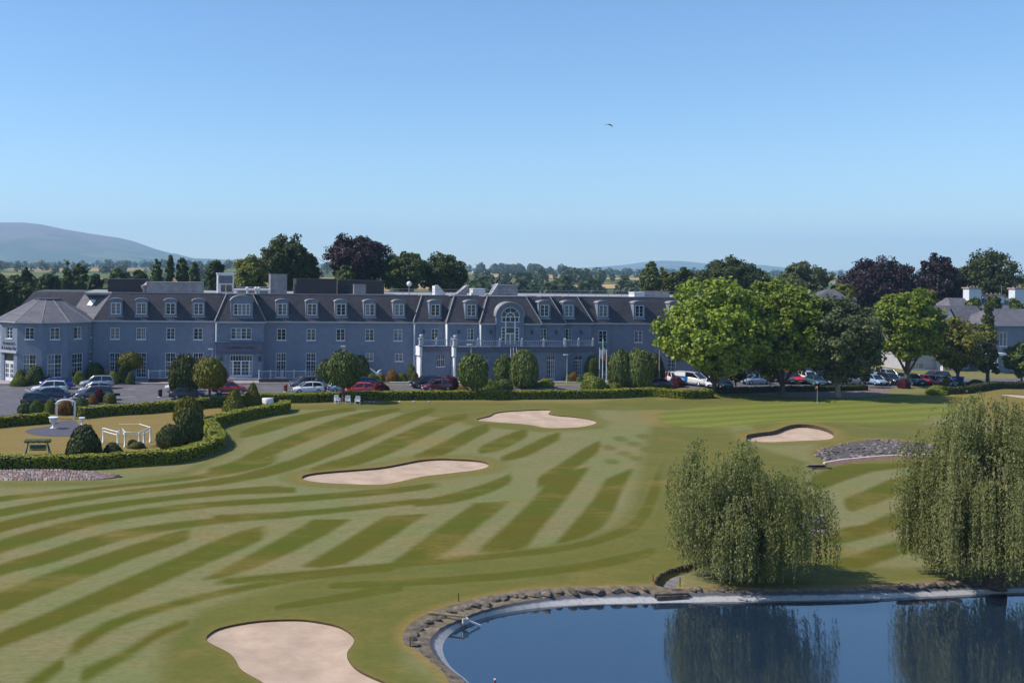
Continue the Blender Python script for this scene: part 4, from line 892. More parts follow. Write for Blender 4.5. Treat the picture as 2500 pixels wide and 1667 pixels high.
for (i, a_, b_, c_, d_, kw) in tw:
    a, u, L, nrm = facets[i]; pl = Plane2((a[0], a[1], 0), (u[0], u[1], 0), (nrm[0], nrm[1], 0)); window(hotel, pl, a_, b_, c_, d_, depth=-0.15, **kw)
a, u, L, nrm = facets[1]; pl = Plane2((a[0], a[1], 0), (u[0], u[1], 0), (nrm[0], nrm[1], 0)); m = L/2
dm = MB()
for u0, u1 in ((m-1.0, m-0.02), (m+0.02, m+1.0)):
    pbox(dm, pl, u0, u0+0.16, 0.14, 2.75, -0.2, -0.12); pbox(dm, pl, u1-0.16, u1, 0.14, 2.75, -0.2, -0.12); pbox(dm, pl, u0+0.16, u1-0.16, 0.14, 0.6, -0.2, -0.121); pbox(dm, pl, u0+0.16, u1-0.16, 2.5, 2.75, -0.2, -0.121)
    for v in (1.2, 1.85): pbox(dm, pl, u0+0.16, u1-0.16, v-0.05, v+0.05, -0.2, -0.122)
    pbox(dm, pl, (u0+u1)/2-0.03, (u0+u1)/2+0.03, 0.6, 2.5, -0.19, -0.13)
pbox(dm, pl, m-1.05, m+1.05, 2.76, 2.9, -0.2, -0.1)
td = dm.build('door', FRAME, hotel)
for u0, u1 in ((m-0.9, m-0.1), (m+0.1, m+0.9)): g_ = MB(); pbox(g_, pl, u0, u1, 0.5, 2.55, -0.18, -0.165); g_.build('pane', GL[0], td)
g_ = MB(); pbox(g_, pl, m-1.04, m+1.04, 2.9, 3.89, -0.19, -0.175); g_.build('pane', GL[0], td)
hd = MB(); pbox(hd, pl, -0.1, L+0.1, 4.05, 4.35, 0.002, 0.22); hd.build('door_cornice', BAND, hotel)
mid_ = a+u*(L/2); sign_text("Frederick's", 0.62, INK, hotel, (mid_[0], mid_[1], 5.15), (u[0], u[1], 0)); sign_text('& Lounge Bar', 0.60, INK, hotel, (mid_[0], mid_[1], 4.5), (u[0], u[1], 0))
ro = RT+0.45; ri = 1.85
lo = [(Tc[0]+ro*math.sin(t), Tc[1]-ro*math.cos(t), ZE+0.02) for t in [math.radians(30*i-90) for i in range(12)]]; hi = [(Tc[0]+ri*math.sin(t), Tc[1]-ri*math.cos(t), APEX) for t in [math.radians(30*i-90) for i in range(12)]]
mb = MB(); mb.frustum(lo, hi); trf = mb.build('tower_roof', SLATE2, hotel)
for i in range(12): mb = MB(); mb.tube([lo[i], hi[i]], 0.055, 5); mb.build('hip_ridge', LEAD, trf)
mb = MB(); mb.prism([(Tc[0]+(ri+0.1)*math.sin(-t), Tc[1]-(ri+0.1)*math.cos(-t)) for t in [math.radians(-30*i) for i in range(12)]], APEX+0.003, APEX+0.16); mb.build('tower_cap', plain('dark_lead', (0.06, 0.055, 0.065), 0.6, 0.1, 2), trf)
gut = MB(); l2 = [(p[0], p[1], ZE-0.14) for p in lo]; l3 = [(p[0], p[1], ZE+0.015) for p in lo]; gut.frustum(l2, l3); gut.build('gutter', BAND, hotel)
# wing behind the tower
mb = MB(); xw0, xw1 = fx(95, YF+9), x0+2.0
mb.frustum([(xw0-3, YF+7, EAVE+1.2), (xw1, YF+7, EAVE+1.2), (xw1, YF+25, EAVE+1.2), (xw0-3, YF+25, EAVE+1.2)], [(xw0-0.8, YF+9, RTOP-0.1), (xw1, YF+9, RTOP-0.1), (xw1, YF+23, RTOP-0.1), (xw0-0.8, YF+23, RTOP-0.1)]); mb.build('rear_roof', SLATE, hotel)
mb = MB(); mb.box(xw0-2.6, xw1, YF+7.4, YF+24.6, 0, EAVE+1.19); mb.build('rear_wall', WALL, hotel)
# ---- roof plant: each unit stands on the flat roof
PL_D = plain('dark_louvre', (0.035, 0.03, 0.036), 0.7, 0.2, 3); PL_G = plain('galvanised_panel', (0.30, 0.28, 0.30), 0.55, 0.2, 1.2, metal=0.3, dirt=(0.16, 0.14, 0.14)); PL_W = plain('white_cladding', (0.68, 0.68, 0.70), 0.6, 0.08, 2)
RZ = RTOP-0.038
def plant(name, label, pxa, pxb, pyt, dy, depth, mat, extra=None, cat='roof plant', ribs=True):
    Y = YF+dy; xa_, xb_ = fx(pxa, Y, 700), fx(pxb, Y, 700); zt2 = fz((pxa+pxb)/2, pyt, Y)
    t = thing(name, label, cat, ((xa_+xb_)/2, Y, RZ), 0, 'plant on the hotel roof')
    mb = MB(); mb.box(xa_, xb_, Y, Y+depth, RZ, zt2); mb.build('casing', mat, t)
    if ribs:
        nrib = max(2, int((xb_-xa_)/1.3)); mb = MB()
        for q in range(nrib+1): X = xa_+(xb_-xa_)*q/nrib; mb.box(X-0.04, X+0.04, Y-0.05, Y-0.003, RZ, zt2-0.02)
        mb.box(xa_-0.06, xb_+0.06, Y-0.07, Y+depth+0.05, zt2+0.003, zt2+0.09); mb.build('ribs', {id(PL_D): PL_D, id(PL_W): FRAME}.get(id(mat), LEAD), t)
    return t, xa_, xb_, Y, zt2
plant('roof_screen', 'black louvred screen on the roof at the left, behind the first dormers', 264, 360, 683, 8.0, 6.0, PL_D)
t, a_, b_, Y_, z_ = plant('duct_enclosure', 'long grey ribbed duct enclosure on the roof with a curved left end', 358, 497, 690, 5.0, 3.5, PL_G)
mb = MB(); mb.tube([(a_-0.1, Y_+1.2, RZ+0.2), (a_-0.5, Y_+1.2, RZ+0.9), (a_+0.2, Y_+1.2, z_-0.2)], 0.45, 10); mb.build('bent_duct', PL_G, t)
t, a_, b_, Y_, z_ = plant('lift_housing', 'white framed glazed box standing on the hotel roof', 531, 571, 669, 5.0, 2.4, PL_W, ribs=False)
plw = Plane2((0, Y_, 0), (1, 0, 0), (0, -1, 0)); zm = RZ+(z_-RZ)*0.5
mb = MB(); pbox(mb, plw, a_+0.22, b_-0.22, zm+0.05, z_-0.25, 0.003, 0.03); mb.build('upper_louvre', plain('grey_louvre', (0.15, 0.14, 0.18), 0.7, 0.15, 3), t)  # louvre panel in one even violet grey
for u0, u1 in ((a_+0.5, (a_+b_)/2-0.06), ((a_+b_)/2+0.06, b_-0.3)): mb = MB(); pbox(mb, plw, u0, u1, RZ+0.25, zm-0.15, 0.003, 0.03); mb.build('pane', GL[0], t)
mb = MB(); mb.box(a_-0.12, b_+0.12, Y_-0.12, Y_+2.5, z_+0.003, z_+0.15); mb.build('roof_cap', FRAME, t)
t, a_, b_, Y_, z_ = plant('condenser_row', 'row of pale pipes and small condensers on the roof beside the white box', 578, 655, 702, 4.0, 1.6, PL_G)
mb = MB(); mb.tube([(a_-0.5, Y_-0.4, RZ+0.6), (b_+0.3, Y_-0.4, RZ+0.62)], 0.14, 8); mb.tube([(a_, Y_-0.4, RZ), (a_, Y_-0.4, RZ+0.6)], 0.1, 6); mb.tube([(b_, Y_-0.4, RZ), (b_, Y_-0.4, RZ+0.6)], 0.1, 6); mb.build('pipe', PL_W, t)
for px in (604, 625, 632): X = fx(px, YF+2.6, 705); t = thing('vent_stub', 'small white roof vent in front of the pipes, %s' % {604: 'leftmost of three', 625: 'middle of three', 632: 'rightmost of three'}[px], 'vent', (X, YF+2.6, RZ), 0, 'white roof vents'); mb = MB(); mb.lathe([(0.16, 0), (0.16, 0.75), (0.28, 0.8), (0.28, 0.95), (0.02, 1.1)], (X, YF+2.6, RZ), 10); mb.build('cowl', PL_W, t)
plant('chimney_stack', 'tall square grey stack on the hotel roof', 661, 700, 671, 6.0, 3.0, PL_G)
plant('roof_screen', 'long dark plant screen on the roof with a pale frame at its left', 724, 821, 682, 6.0, 4.0, PL_D)
plant('roof_screen', 'black plant screen on the roof to the right of the pale framed one', 826, 937, 686, 9.0, 4.0, PL_D)
plant('condenser_unit', 'small grey condenser at the roof edge before the black screen', 865, 893, 696, 3.0, 1.0, PL_G)
X = fx(999, YF+5, 690); zc = fz(999, 693, YF+5); t = thing('dome_aerial', 'white ball aerial on a short post on the roof', 'aerial', (X, YF+5, RZ)); mb = MB(); mb.tube([(X, YF+5, RZ), (X, YF+5, zc)], 0.08, 6); mb.build('post', LEAD, t); mb = MB(); mb.lathe([(0.02, -0.42), (0.3, -0.3), (0.42, 0), (0.3, 0.3), (0.02, 0.42)], (X, YF+5, zc), 14); mb.build('dome', PL_W, t)
for pxa, pxb, pyt, lab in ((1062, 1087, 698, 'pale wedge shaped roof vent left of the slanted pair'), (1108, 1140, 697, 'slanted white rooflight left of the white box'), (1194, 1216, 692, 'slanted white rooflight right of the white box')):
    Y = YF+3.2; xa_, xb_ = fx(pxa, Y, 705), fx(pxb, Y, 705); zt2 = fz(pxa, pyt, Y); t = thing('roof_vent', lab, 'vent', ((xa_+xb_)/2, Y, RZ), 0, 'vents on the hotel roof')
    hi_ = (xa_, xb_) if pxa == 1062 else (xb_, xa_)
    mb = MB(); s_ = 0.25*(xb_-xa_); P = [(xa_, RZ), (xb_, RZ), (xb_, zt2 if pxa != 1062 else RZ+0.2), (xa_+s_, zt2 if pxa == 1062 else RZ+0.25), (xa_, zt2 if pxa == 1062 else RZ+0.2)]
    mb.add([(x, Y, z) for x, z in P]+[(x, Y+1.6, z) for x, z in P], [(0, 1, 2, 3, 4), (9, 8, 7, 6, 5)]+[((i+1) % 5, i, 5+i, 5+(i+1) % 5) for i in range(5)]); mb.build('casing', PL_G if pxa != 1062 else PL_W, t)
    mb = MB(); mb.tube([(P[4][0], Y-0.05, P[4][1]+0.05), (P[3][0], Y-0.05, P[3][1]+0.05), (P[2][0], Y-0.05, P[2][1]+0.05)], 0.09, 6); mb.build('white_edge', PL_W, t)
plant('air_handler', 'white box shaped air handler on the roof between the slanted rooflights', 1156, 1184, 706, 3.5, 2, PL_W)
plant('tank_housing', 'grey ribbed tank housing on the roof right of the slanted rooflights', 1216, 1263, 697, 5.0, 3, PL_G)
plant('air_handler', 'low white air handler on the roof at the right, left of the beige one', 1549, 1573, 715, 4.0, 2, PL_W); plant('air_handler', 'low long beige air handler on the roof at the right', 1574, 1634, 713, 4.5, 2, plain('beige_panel', (0.42, 0.38, 0.37), 0.7, 0.1, 2))
X = fx(1729, YF+4, 700); t = thing('mast', 'slim grey mast rising from the roof beside the plane tree', 'mast', (X, YF+4, RZ)); mb = MB(); mb.tube([(X, YF+4, RZ), (X, YF+4, fz(1729, 681, YF+4))], [0.09, 0.05], 6); mb.build('pole', LEAD, t)
t = thing('roof_railing', 'long thin safety railing along the hotel roof edge', 'railing', (fx(1200, YF+2.6, 705), YF+2.6, RZ), 0); mb = MB()
xa_, xb_ = fx(950, YF+2.6, 705), fx(1930, YF+2.6, 705)
for h in (0.55, 0.95): mb.tube([(xa_, YF+2.6, RZ+h), (xb_, YF+2.6, RZ+h)], 0.03, 4)
mb.build('rail', LEAD, t); mb = MB()
for X in np.arange(xa_, xb_, 2.2): mb.tube([(X, YF+2.6, RZ), (X, YF+2.6, RZ+0.95)], 0.03, 4)
mb.build('posts', LEAD, t)
# ---- terrace railing by the pavilion
def railing(label, pxa, pxb, py, h=1.15):
    A, B = G(pxa, py), G(pxb, py); Y = A[1]; t = thing('railing', label, 'railing', ((A[0]+B[0])/2, Y, 0), 0, 'railings before the hotel')
    L = B[0]-A[0]; mb = MB(); mb.box(A[0], B[0], Y-0.2, Y+0.05, 0.121, 0.55); mb.build('planter_wall', plain('planter_brick', (0.10, 0.05, 0.05), 0.9, 0.2, 4) if 'planter_brick' not in MATS else MATS['planter_brick'], t)
    mb = MB(); mb.box(A[0], B[0], Y-0.04, Y+0.04, 0.55+h-0.08, 0.55+h); mb.box(A[0], B[0], Y-0.03, Y+0.03, 0.62, 0.68); mb.build('rail', MATS['painted_rail'], t)
    n_ = max(2, int(L/1.5))
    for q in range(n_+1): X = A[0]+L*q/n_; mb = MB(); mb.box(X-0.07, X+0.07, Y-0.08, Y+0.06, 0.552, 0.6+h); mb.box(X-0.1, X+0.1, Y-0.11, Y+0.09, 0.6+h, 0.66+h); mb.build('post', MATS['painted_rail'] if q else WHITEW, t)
    mb = MB()
    for X in np.arange(A[0]+0.15, B[0]-0.1, 0.2): mb.box(X-0.012, X+0.012, Y-0.012, Y+0.012, 0.68, 0.55+h-0.08)
    mb.build('balusters', MATS['painted_rail'], t)
railing('grey baluster railing on a planter wall right of the double entrance doors', 632, 775, 935); railing('short grey railing on a planter wall left of the egg shaped topiary', 362, 418, 934)
# ================================================================== PLANTS
RS = np.random.RandomState(5)
def unit(v): return v/np.maximum(1e-9, np.linalg.norm(v, axis=1, keepdims=True))
def leaf_arrays(C, Nn, size, aspect=1.0, jitter=0.6, hang=False, rs=RS):
    n = len(C); Nn = unit(Nn + rs.normal(0, jitter, (n, 3)))
    if hang:
        V = np.tile([[0, 0, -1.0]], (n, 1)) + rs.normal(0, 0.42, (n, 3)); V = unit(V); U = unit(np.cross(V, Nn))
    else:
        R = rs.normal(0, 1, (n, 3)); U = unit(np.cross(Nn, R)); V = np.cross(Nn, U)
    s = (size*rs.uniform(0.65, 1.35, n))[:, None]; U = U*s*0.5*aspect; V = V*s*0.5
    P = np.stack([C-U*0.55-V, C+U*0.55-V, C+U+V*0.1, C+V, C-U+V*0.1], 1) if False else np.stack([C-V, C+U, C+V, C-U], 1)
    return P.reshape(-1, 3)
def leaf_mesh(name, C, Nn, size, core=None, **kw):
    P = leaf_arrays(C, Nn, size, **kw); n = len(C); Fq = np.arange(4*n).reshape(-1, 4)
    if core is not None:
        cv, cf = core; Fq = np.vstack([Fq, np.asarray(cf)+len(P)]); P = np.vstack([P, cv])
    return np_mesh(name, P, Fq, False)
def ico_core(fn, nu=20, nv=12):
    """closed quad skin from fn(theta, phi) -> radius vector"""
    V = []; 
    for j in range(nv+1):
        ph = math.pi*j/nv
        for i in range(nu): th = 2*math.pi*i/nu; V.append(fn(th, ph))
    Fq = [(j*nu+i, j*nu+(i+1) % nu, (j+1)*nu+(i+1) % nu, (j+1)*nu+i) for j in range(nv) for i in range(nu)]
    return np.array(V), np.array(Fq)[:, ::-1]
def lump(seed, amp):
    r = np.random.RandomState(seed); K = r.normal(0, 1, (7, 3))*r.uniform(1.5, 4.5, (7, 1)); ph = r.uniform(0, 6.28, 7)
    def f(d): return 1 + amp*np.mean(np.sin(d@K.T + ph), axis=-1)*2.0
    return f
def blob_mesh(name, kind, n, size, seed, amp=0.12):
    """unit plant: x,y in [-1,1], z in [0,1]; kinds: egg, cone, dome, mop"""
    r = np.random.RandomState(seed); f = lump(seed, amp)
    def radial(z):                            # radius at height 0..1
        z = np.clip(z, 0, 1)
        if kind == 'cone': return np.clip((1-z)**0.62*(0.35+0.65*np.clip(z/0.12, 0, 1)**0.5), 0, 1)*1.04
        if kind == 'egg': return np.sqrt(np.clip(1-((z-0.42)/0.58)**2*(np.where(z > 0.42, 1, (0.58/0.43)**2*0.92)), 0, 1))
        if kind == 'dome': return np.sqrt(np.clip(1-(z/1.0)**2.2, 0, 1))
        return np.sqrt(np.clip(1-((z-0.5)/0.5)**2, 0, 1))
    def pt(th, z, k=1.0):
        rr = radial(z); d = np.stack([np.cos(th)*rr, np.sin(th)*rr, (z-0.45)*1.6], -1); m = f(d)*k
        return np.stack([np.cos(th)*rr*m, np.sin(th)*rr*m, 0.5+(z-0.5)*(1+(m-1)*0.6)], -1)
    zs = r.uniform(0, 1, 4*n); keep = r.uniform(0, 1, 4*n) < (radial(zs)*0.85+0.15); zs = zs[keep][:n]; th = r.uniform(0, 2*math.pi, len(zs))
    C = pt(th, zs, 1.0) + r.normal(0, 0.022, (len(zs), 3)); stray = r.uniform(0, 1, len(zs)) < 0.07; C = np.where(stray[:, None], pt(th, zs, 1.06) + r.normal(0, 0.03, (len(zs), 3)), C); e = 0.02
    Nn = np.stack([np.cos(th), np.sin(th), -(radial(np.clip(zs+e, 0, 1))-radial(np.clip(zs-e, 0, 1)))/(2*e)*0.6], -1); Nn = unit(Nn)
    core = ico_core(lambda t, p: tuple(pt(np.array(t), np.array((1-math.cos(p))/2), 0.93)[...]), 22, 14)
    return leaf_mesh(name, C, Nn, size, jitter=0.55, rs=r), np_mesh('shade_core', core[0], core[1], True)
TWIG_SHADE = plain('twig_shade', (0.020, 0.020, 0.010), 0.95, 0.3, 6)  # near-black twig core, painting in the deep shade between the leaves
# leaf materials
LM = {
 'yew': leafmat('yew_leaf', (0.056, 0.072, 0.016), 0.45, (0.03, 0.02, 0.0), 0.06), 'gold': leafmat('golden_yew_leaf', (0.125, 0.122, 0.012), 0.45, (0.05, 0.03, 0.0), 0.08),
 'bay': leafmat('bay_leaf', (0.090, 0.118, 0.026), 0.45, (0.03, 0.02, 0.0), 0.08), 'lime': leafmat('lime_shrub_leaf', (0.16, 0.19, 0.025), 0.35, (0.06, 0.03, 0), 0.25),
 'hedge': leafmat('hedge_leaf', (0.175, 0.190, 0.012), 0.35, (0.03, 0.015, 0), 0.0), 'maroon': leafmat('maroon_leaf', (0.085, 0.012, 0.022), 0.4, (0.03, 0.005, 0.01), 0.2),
 'orange': leafmat('amber_shrub_leaf', (0.22, 0.10, 0.018), 0.4, (0.05, 0.03, 0), 0.2), 'plane': leafmat('plane_leaf', (0.185, 0.240, 0.028), 0.34, (0.05, 0.03, 0.0), 0.26),
 'holm': leafmat('holm_oak_leaf', (0.092, 0.110, 0.042), 0.35, (0.03, 0.02, 0.01), 0.2), 'willow': leafmat('willow_leaf', (0.205, 0.212, 0.076), 0.24, (0.05, 0.035, 0.01), 0.30, nscale=1.1),
 'oak': leafmat('oak_leaf', (0.058, 0.078, 0.022), 0.4, (0.03, 0.02, 0.0), 0.2), 'beech': leafmat('copper_beech_leaf', (0.034, 0.017, 0.023), 0.4, (0.012, 0.004, 0.006), 0.15),
 'poplar': leafmat('poplar_leaf', (0.105, 0.132, 0.045), 0.4, (0.02, 0.02, 0.0), 0.2), 'olive': leafmat('olive_leaf', (0.15, 0.155, 0.03), 0.4, (0.08, 0.05, 0.0), 0.25),
}
BARK = plain('bark', (0.11, 0.08, 0.06), 0.95, 0.35, 4.0, bump=0.6); BARK_SUNLIT = plain('sunlit_bark', (0.30, 0.22, 0.17), 0.95, 0.3, 3.0, bump=0.5)  # the paler copy paints sunlight onto the dark round tree's trunk
PROTO = {}
for kd, cnt in (('egg', 2), ('cone', 2), ('dome', 3), ('mop', 2)):
    for s in range(cnt): PROTO[kd, s] = blob_mesh('foliage', kd, 4600, 0.105, 40+s*7+len(kd), {'egg': 0.11, 'cone': 0.08, 'dome': 0.2, 'mop': 0.12}[kd])
# clipped topiary and shrubs: name, kind, px, py base, width px, height px, leaf, trunk px (0 = none), label, category
def plant_at(name, kind, px, py, w, h, leaf, trunk, label, cat, group, seed):
    P = G(px, py); s = ppm(P); W = w/s/2; H = h/s; T = trunk/s
    t = thing(name, label, cat, (P[0], P[1], P[2]), 0, group)
    zb = T*0.86 if trunk else -0.05
    pr = PROTO[kind, seed % sum(1 for k in PROTO if k[0] == kind)]
    for nm_, me_, mt_ in (('foliage', pr[0], LM[leaf]), ('shade_core', pr[1], TWIG_SHADE)):
        o = link(nm_, me_, t, mt_); o.scale = (W, W*0.96, H); o.location = (0, 0, zb); o.rotation_euler = (0, 0, seed*1.3)
    if trunk:
        mb = MB(); r = max(0.07, W*0.085); mb.tube([(0, 0, -0.05), (0.03, 0.02, T*0.5), (0, 0, T*0.86+H*0.35)], [r*1.25, r, r*0.8], 8); link('trunk', mb.mesh('trunk'), t, BARK)
    return t
TOP = [
 ('topiary', 'egg', 449, 966, 72, 98, 'yew', 0, 'dark egg shaped clipped tree in front of the hotel, left of the golden lollipop tree'),
 ('topiary', 'egg', 511, 992, 82, 72, 'gold', 52, 'golden green egg topped lollipop tree on a bare trunk behind the garden hedge'),
 ('topiary', 'mop', 316, 932, 60, 42, 'gold', 34, 'flat topped mop lollipop tree close to the hotel wall, left half'),
 ('topiary', 'egg', 796, 948, 50, 70, 'bay', 0, 'pale egg shaped clipped tree hugging the left of the big lollipop tree'),
 ('topiary', 'mop', 838, 981, 82, 84, 'bay', 44, 'large round lollipop tree standing over the white garden chairs'),
 ('topiary', 'egg', 880, 925, 40, 56, 'yew', 0, 'dark clipped tree peeping out right of the large round lollipop tree'),
 ('topiary', 'mop', 940, 918, 47, 36, 'bay', 22, 'small mop lollipop tree by the hotel wall above the white sculpture'),
 ('topiary', 'mop', 1052, 926, 53, 38, 'bay', 17, 'mop lollipop tree in front of the arched porch window'),
 ('topiary', 'egg', 1154, 972, 76, 78, 'bay', 32, 'round headed tree on a trunk rising from the hedge left of the central group'),
 ('topiary', 'egg', 1201, 928, 44, 84, 'bay', 0, 'tallest clipped tree of the central group, behind the others'),
 ('topiary', 'egg', 1231, 936, 46, 68, 'bay', 0, 'middle clipped tree of the central group before the porch'),
 ('topiary', 'egg', 1279, 948, 70, 92, 'bay', 0, 'broad clipped tree at the right of the central group before the porch'),
 ('topiary', 'egg', 1443, 928, 36, 60, 'bay', 0, 'narrow clipped tree just left of the flagpoles'),
 ('topiary', 'egg', 1513, 945, 58, 88, 'bay', 0, 'clipped tree immediately right of the flagpoles'),
 ('topiary', 'egg', 1560, 947, 68, 92, 'bay', 0, 'clipped tree left of the tall lamp post, near the plane tree'),
 ('topiary', 'egg', 1600, 940, 40, 75, 'yew', 0, 'dark clipped tree behind the tall lamp post by the plane tree'),
 ('topiary', 'dome', 204, 1107, 84, 68, 'yew', 0, 'big dark dome bush inside the hedged garden, left of the white pergola'),
 ('topiary', 'egg', 459, 1043, 68, 74, 'gold', 0, 'rear one of the two overlapping egg bushes in the hedged garden'),
 ('topiary', 'egg', 464, 1084, 68, 86, 'yew', 0, 'front one of the two overlapping egg bushes in the hedged garden'),
 ('topiary', 'egg', 415, 1097, 62, 60, 'yew', 0, 'low egg bush right of the white pergola in the hedged garden'),
 ('topiary', 'cone', 571, 1004, 58, 56, 'gold', 0, 'left of the two clipped cones at the far end of the garden'),
 ('topiary', 'cone', 617, 991, 46, 56, 'gold', 0, 'right of the two clipped cones at the far end of the garden'),
]
for i, (nm, kd, px, py, w, h, lf, tr_, lab) in enumerate(TOP): plant_at(nm, kd, px, py, w, h, lf, tr_, lab, 'topiary', 'clipped topiary round the hotel', i)
SHR = [
 (48,935,26,34,'olive','upright bronze green shrub beside the tower doors'), (85,938,48,44,'bay','large rounded green bush under the tower windows'), (45,942,40,26,'lime','low golden bush at the foot of the tower doors'),
 (120,935,20,18,'lime','small lime bush between the big bush and the blue car'), (194,938,34,32,'lime','lime green bush behind the parked blue car'), (176,930,40,36,'yew','dark bush against the wall behind the parked cars'),
 (232,930,44,44,'yew','dark rounded bush left of the pink pot'), (276,938,26,32,'lime','lime bush right of the pink pot'), (300,936,30,44,'yew','dark bush below the flat topped lollipop tree'), (318,938,22,30,'bay','grey green bush at the right foot of the lollipop trunk'),
 (60,1008,32,26,'bay','leftmost dark shrub behind the garden hedge at the car park'), (88,1008,36,30,'bay','green shrub behind the hedge left of the white arch'), (122,1010,26,36,'lime','lime shrub touching the left post of the white arch'), (90,1006,18,14,'orange','small yellow shrub among the green ones left of the arch'),
 (160,1012,46,34,'orange','amber shrub seen through the white garden arch'), (195,1004,40,34,'bay','shrub touching the right post of the white arch'), (226,986,26,24,'orange','yellow shrub left of the maroon one behind the hedge'), (243,982,26,34,'maroon','maroon shrub behind the garden hedge by the parked cars'), (268,984,32,26,'olive','rounded olive shrub right of the maroon one behind the hedge'),
 (772,958,42,24,'hedge','boxy clipped bush by the white car, left of the large lollipop'), (882,955,60,14,'hedge','low green bush strip beside the red car'), (926,953,44,22,'maroon','wide maroon bush behind the hedge, left one'),
 (910,934,30,22,'lime','rounded lime bush under the white sculpture'), (930,934,22,22,'lime','pale lime bush right of the white sculpture'), (956,932,30,30,'orange','amber bush by the hotel wall left of the porch'), (981,932,28,22,'lime','lime bush between the amber bush and the porch'), (1004,930,24,40,'bay','upright green bush at the porch corner'), (1013,944,20,38,'olive','thin olive bush in front of the porch corner'),
 (990,920,40,20,'bay','dark green bush behind the amber bushes'), (1095,950,50,32,'maroon','deep red bush behind the hedge beside the parked black car'), (1100,918,34,24,'maroon','red bush at the foot of the porch pier'), (1130,954,30,12,'orange','small orange ground shrub left of the central trees'),
 (1190,952,60,26,'lime','low lime shrub mass at the foot of the central trees, left part'), (1230,952,46,28,'bay','low green shrub at the foot of the central trees, right part'), (1306,944,26,14,'bay','left of the two low clipped bushes on the car park island'), (1332,944,38,20,'hedge','right of the two low clipped bushes on the car park island'), (1345,925,50,20,'bay','green bush below the white fanlight panel'),
 (1388,932,20,18,'lime','leftmost small round bush of the row before the right porch'), (1400,932,24,24,'orange','orange topped bush of the row before the right porch'), (1414,933,20,16,'bay','third small round bush of the row before the right porch'), (1436,933,34,24,'lime','bright lime bush of the row nearest the flagpoles'), (1408,915,50,28,'maroon','dark red shrub against the right porch wall'),
 (1450,953,60,36,'lime','large lime shrub at the foot of the flagpoles'), (1500,954,40,20,'lime','low lime shrub right of the nearest flagpole'), (1652,944,36,24,'maroon','brown red rounded bush left of the white van'), (1592,949,30,12,'lime','pair of small pale bushes behind the hedge, left one'), (1618,948,34,14,'bay','small bush behind the hedge at the lamp post foot'),
 (2207,948,26,24,'maroon','dark red bush at the foot of the forked sycamore'), (2312,944,26,22,'olive','brown olive bush in front of the silver car at right'), (2286,962,52,22,'lime','bright low shrub at the left end of the right hedge'), (2160,890,30,14,'lime','bright bush seen under the forked sycamore'), (2335,940,30,14,'bay','small green shrub on the right hedge'), (2385,942,40,16,'bay','low shrub before the slim conifer'),
 (335,1093,40,16,'olive','small low plants beside the white pergola'), (508,1068,18,26,'lime','lime shoots between the egg bushes and the hedge bend'), (275,1106,44,26,'yew','low dark bush right of the big dome bush'), (325,1086,28,14,'yew','small dark bush inside the white pergola'),
]
for i, (px, py, w, h, lf, lab) in enumerate(SHR): plant_at('shrub', 'dome', px, py, w, h, lf, 0, lab, 'shrub', 'shrubs and bushes round the hotel', i)

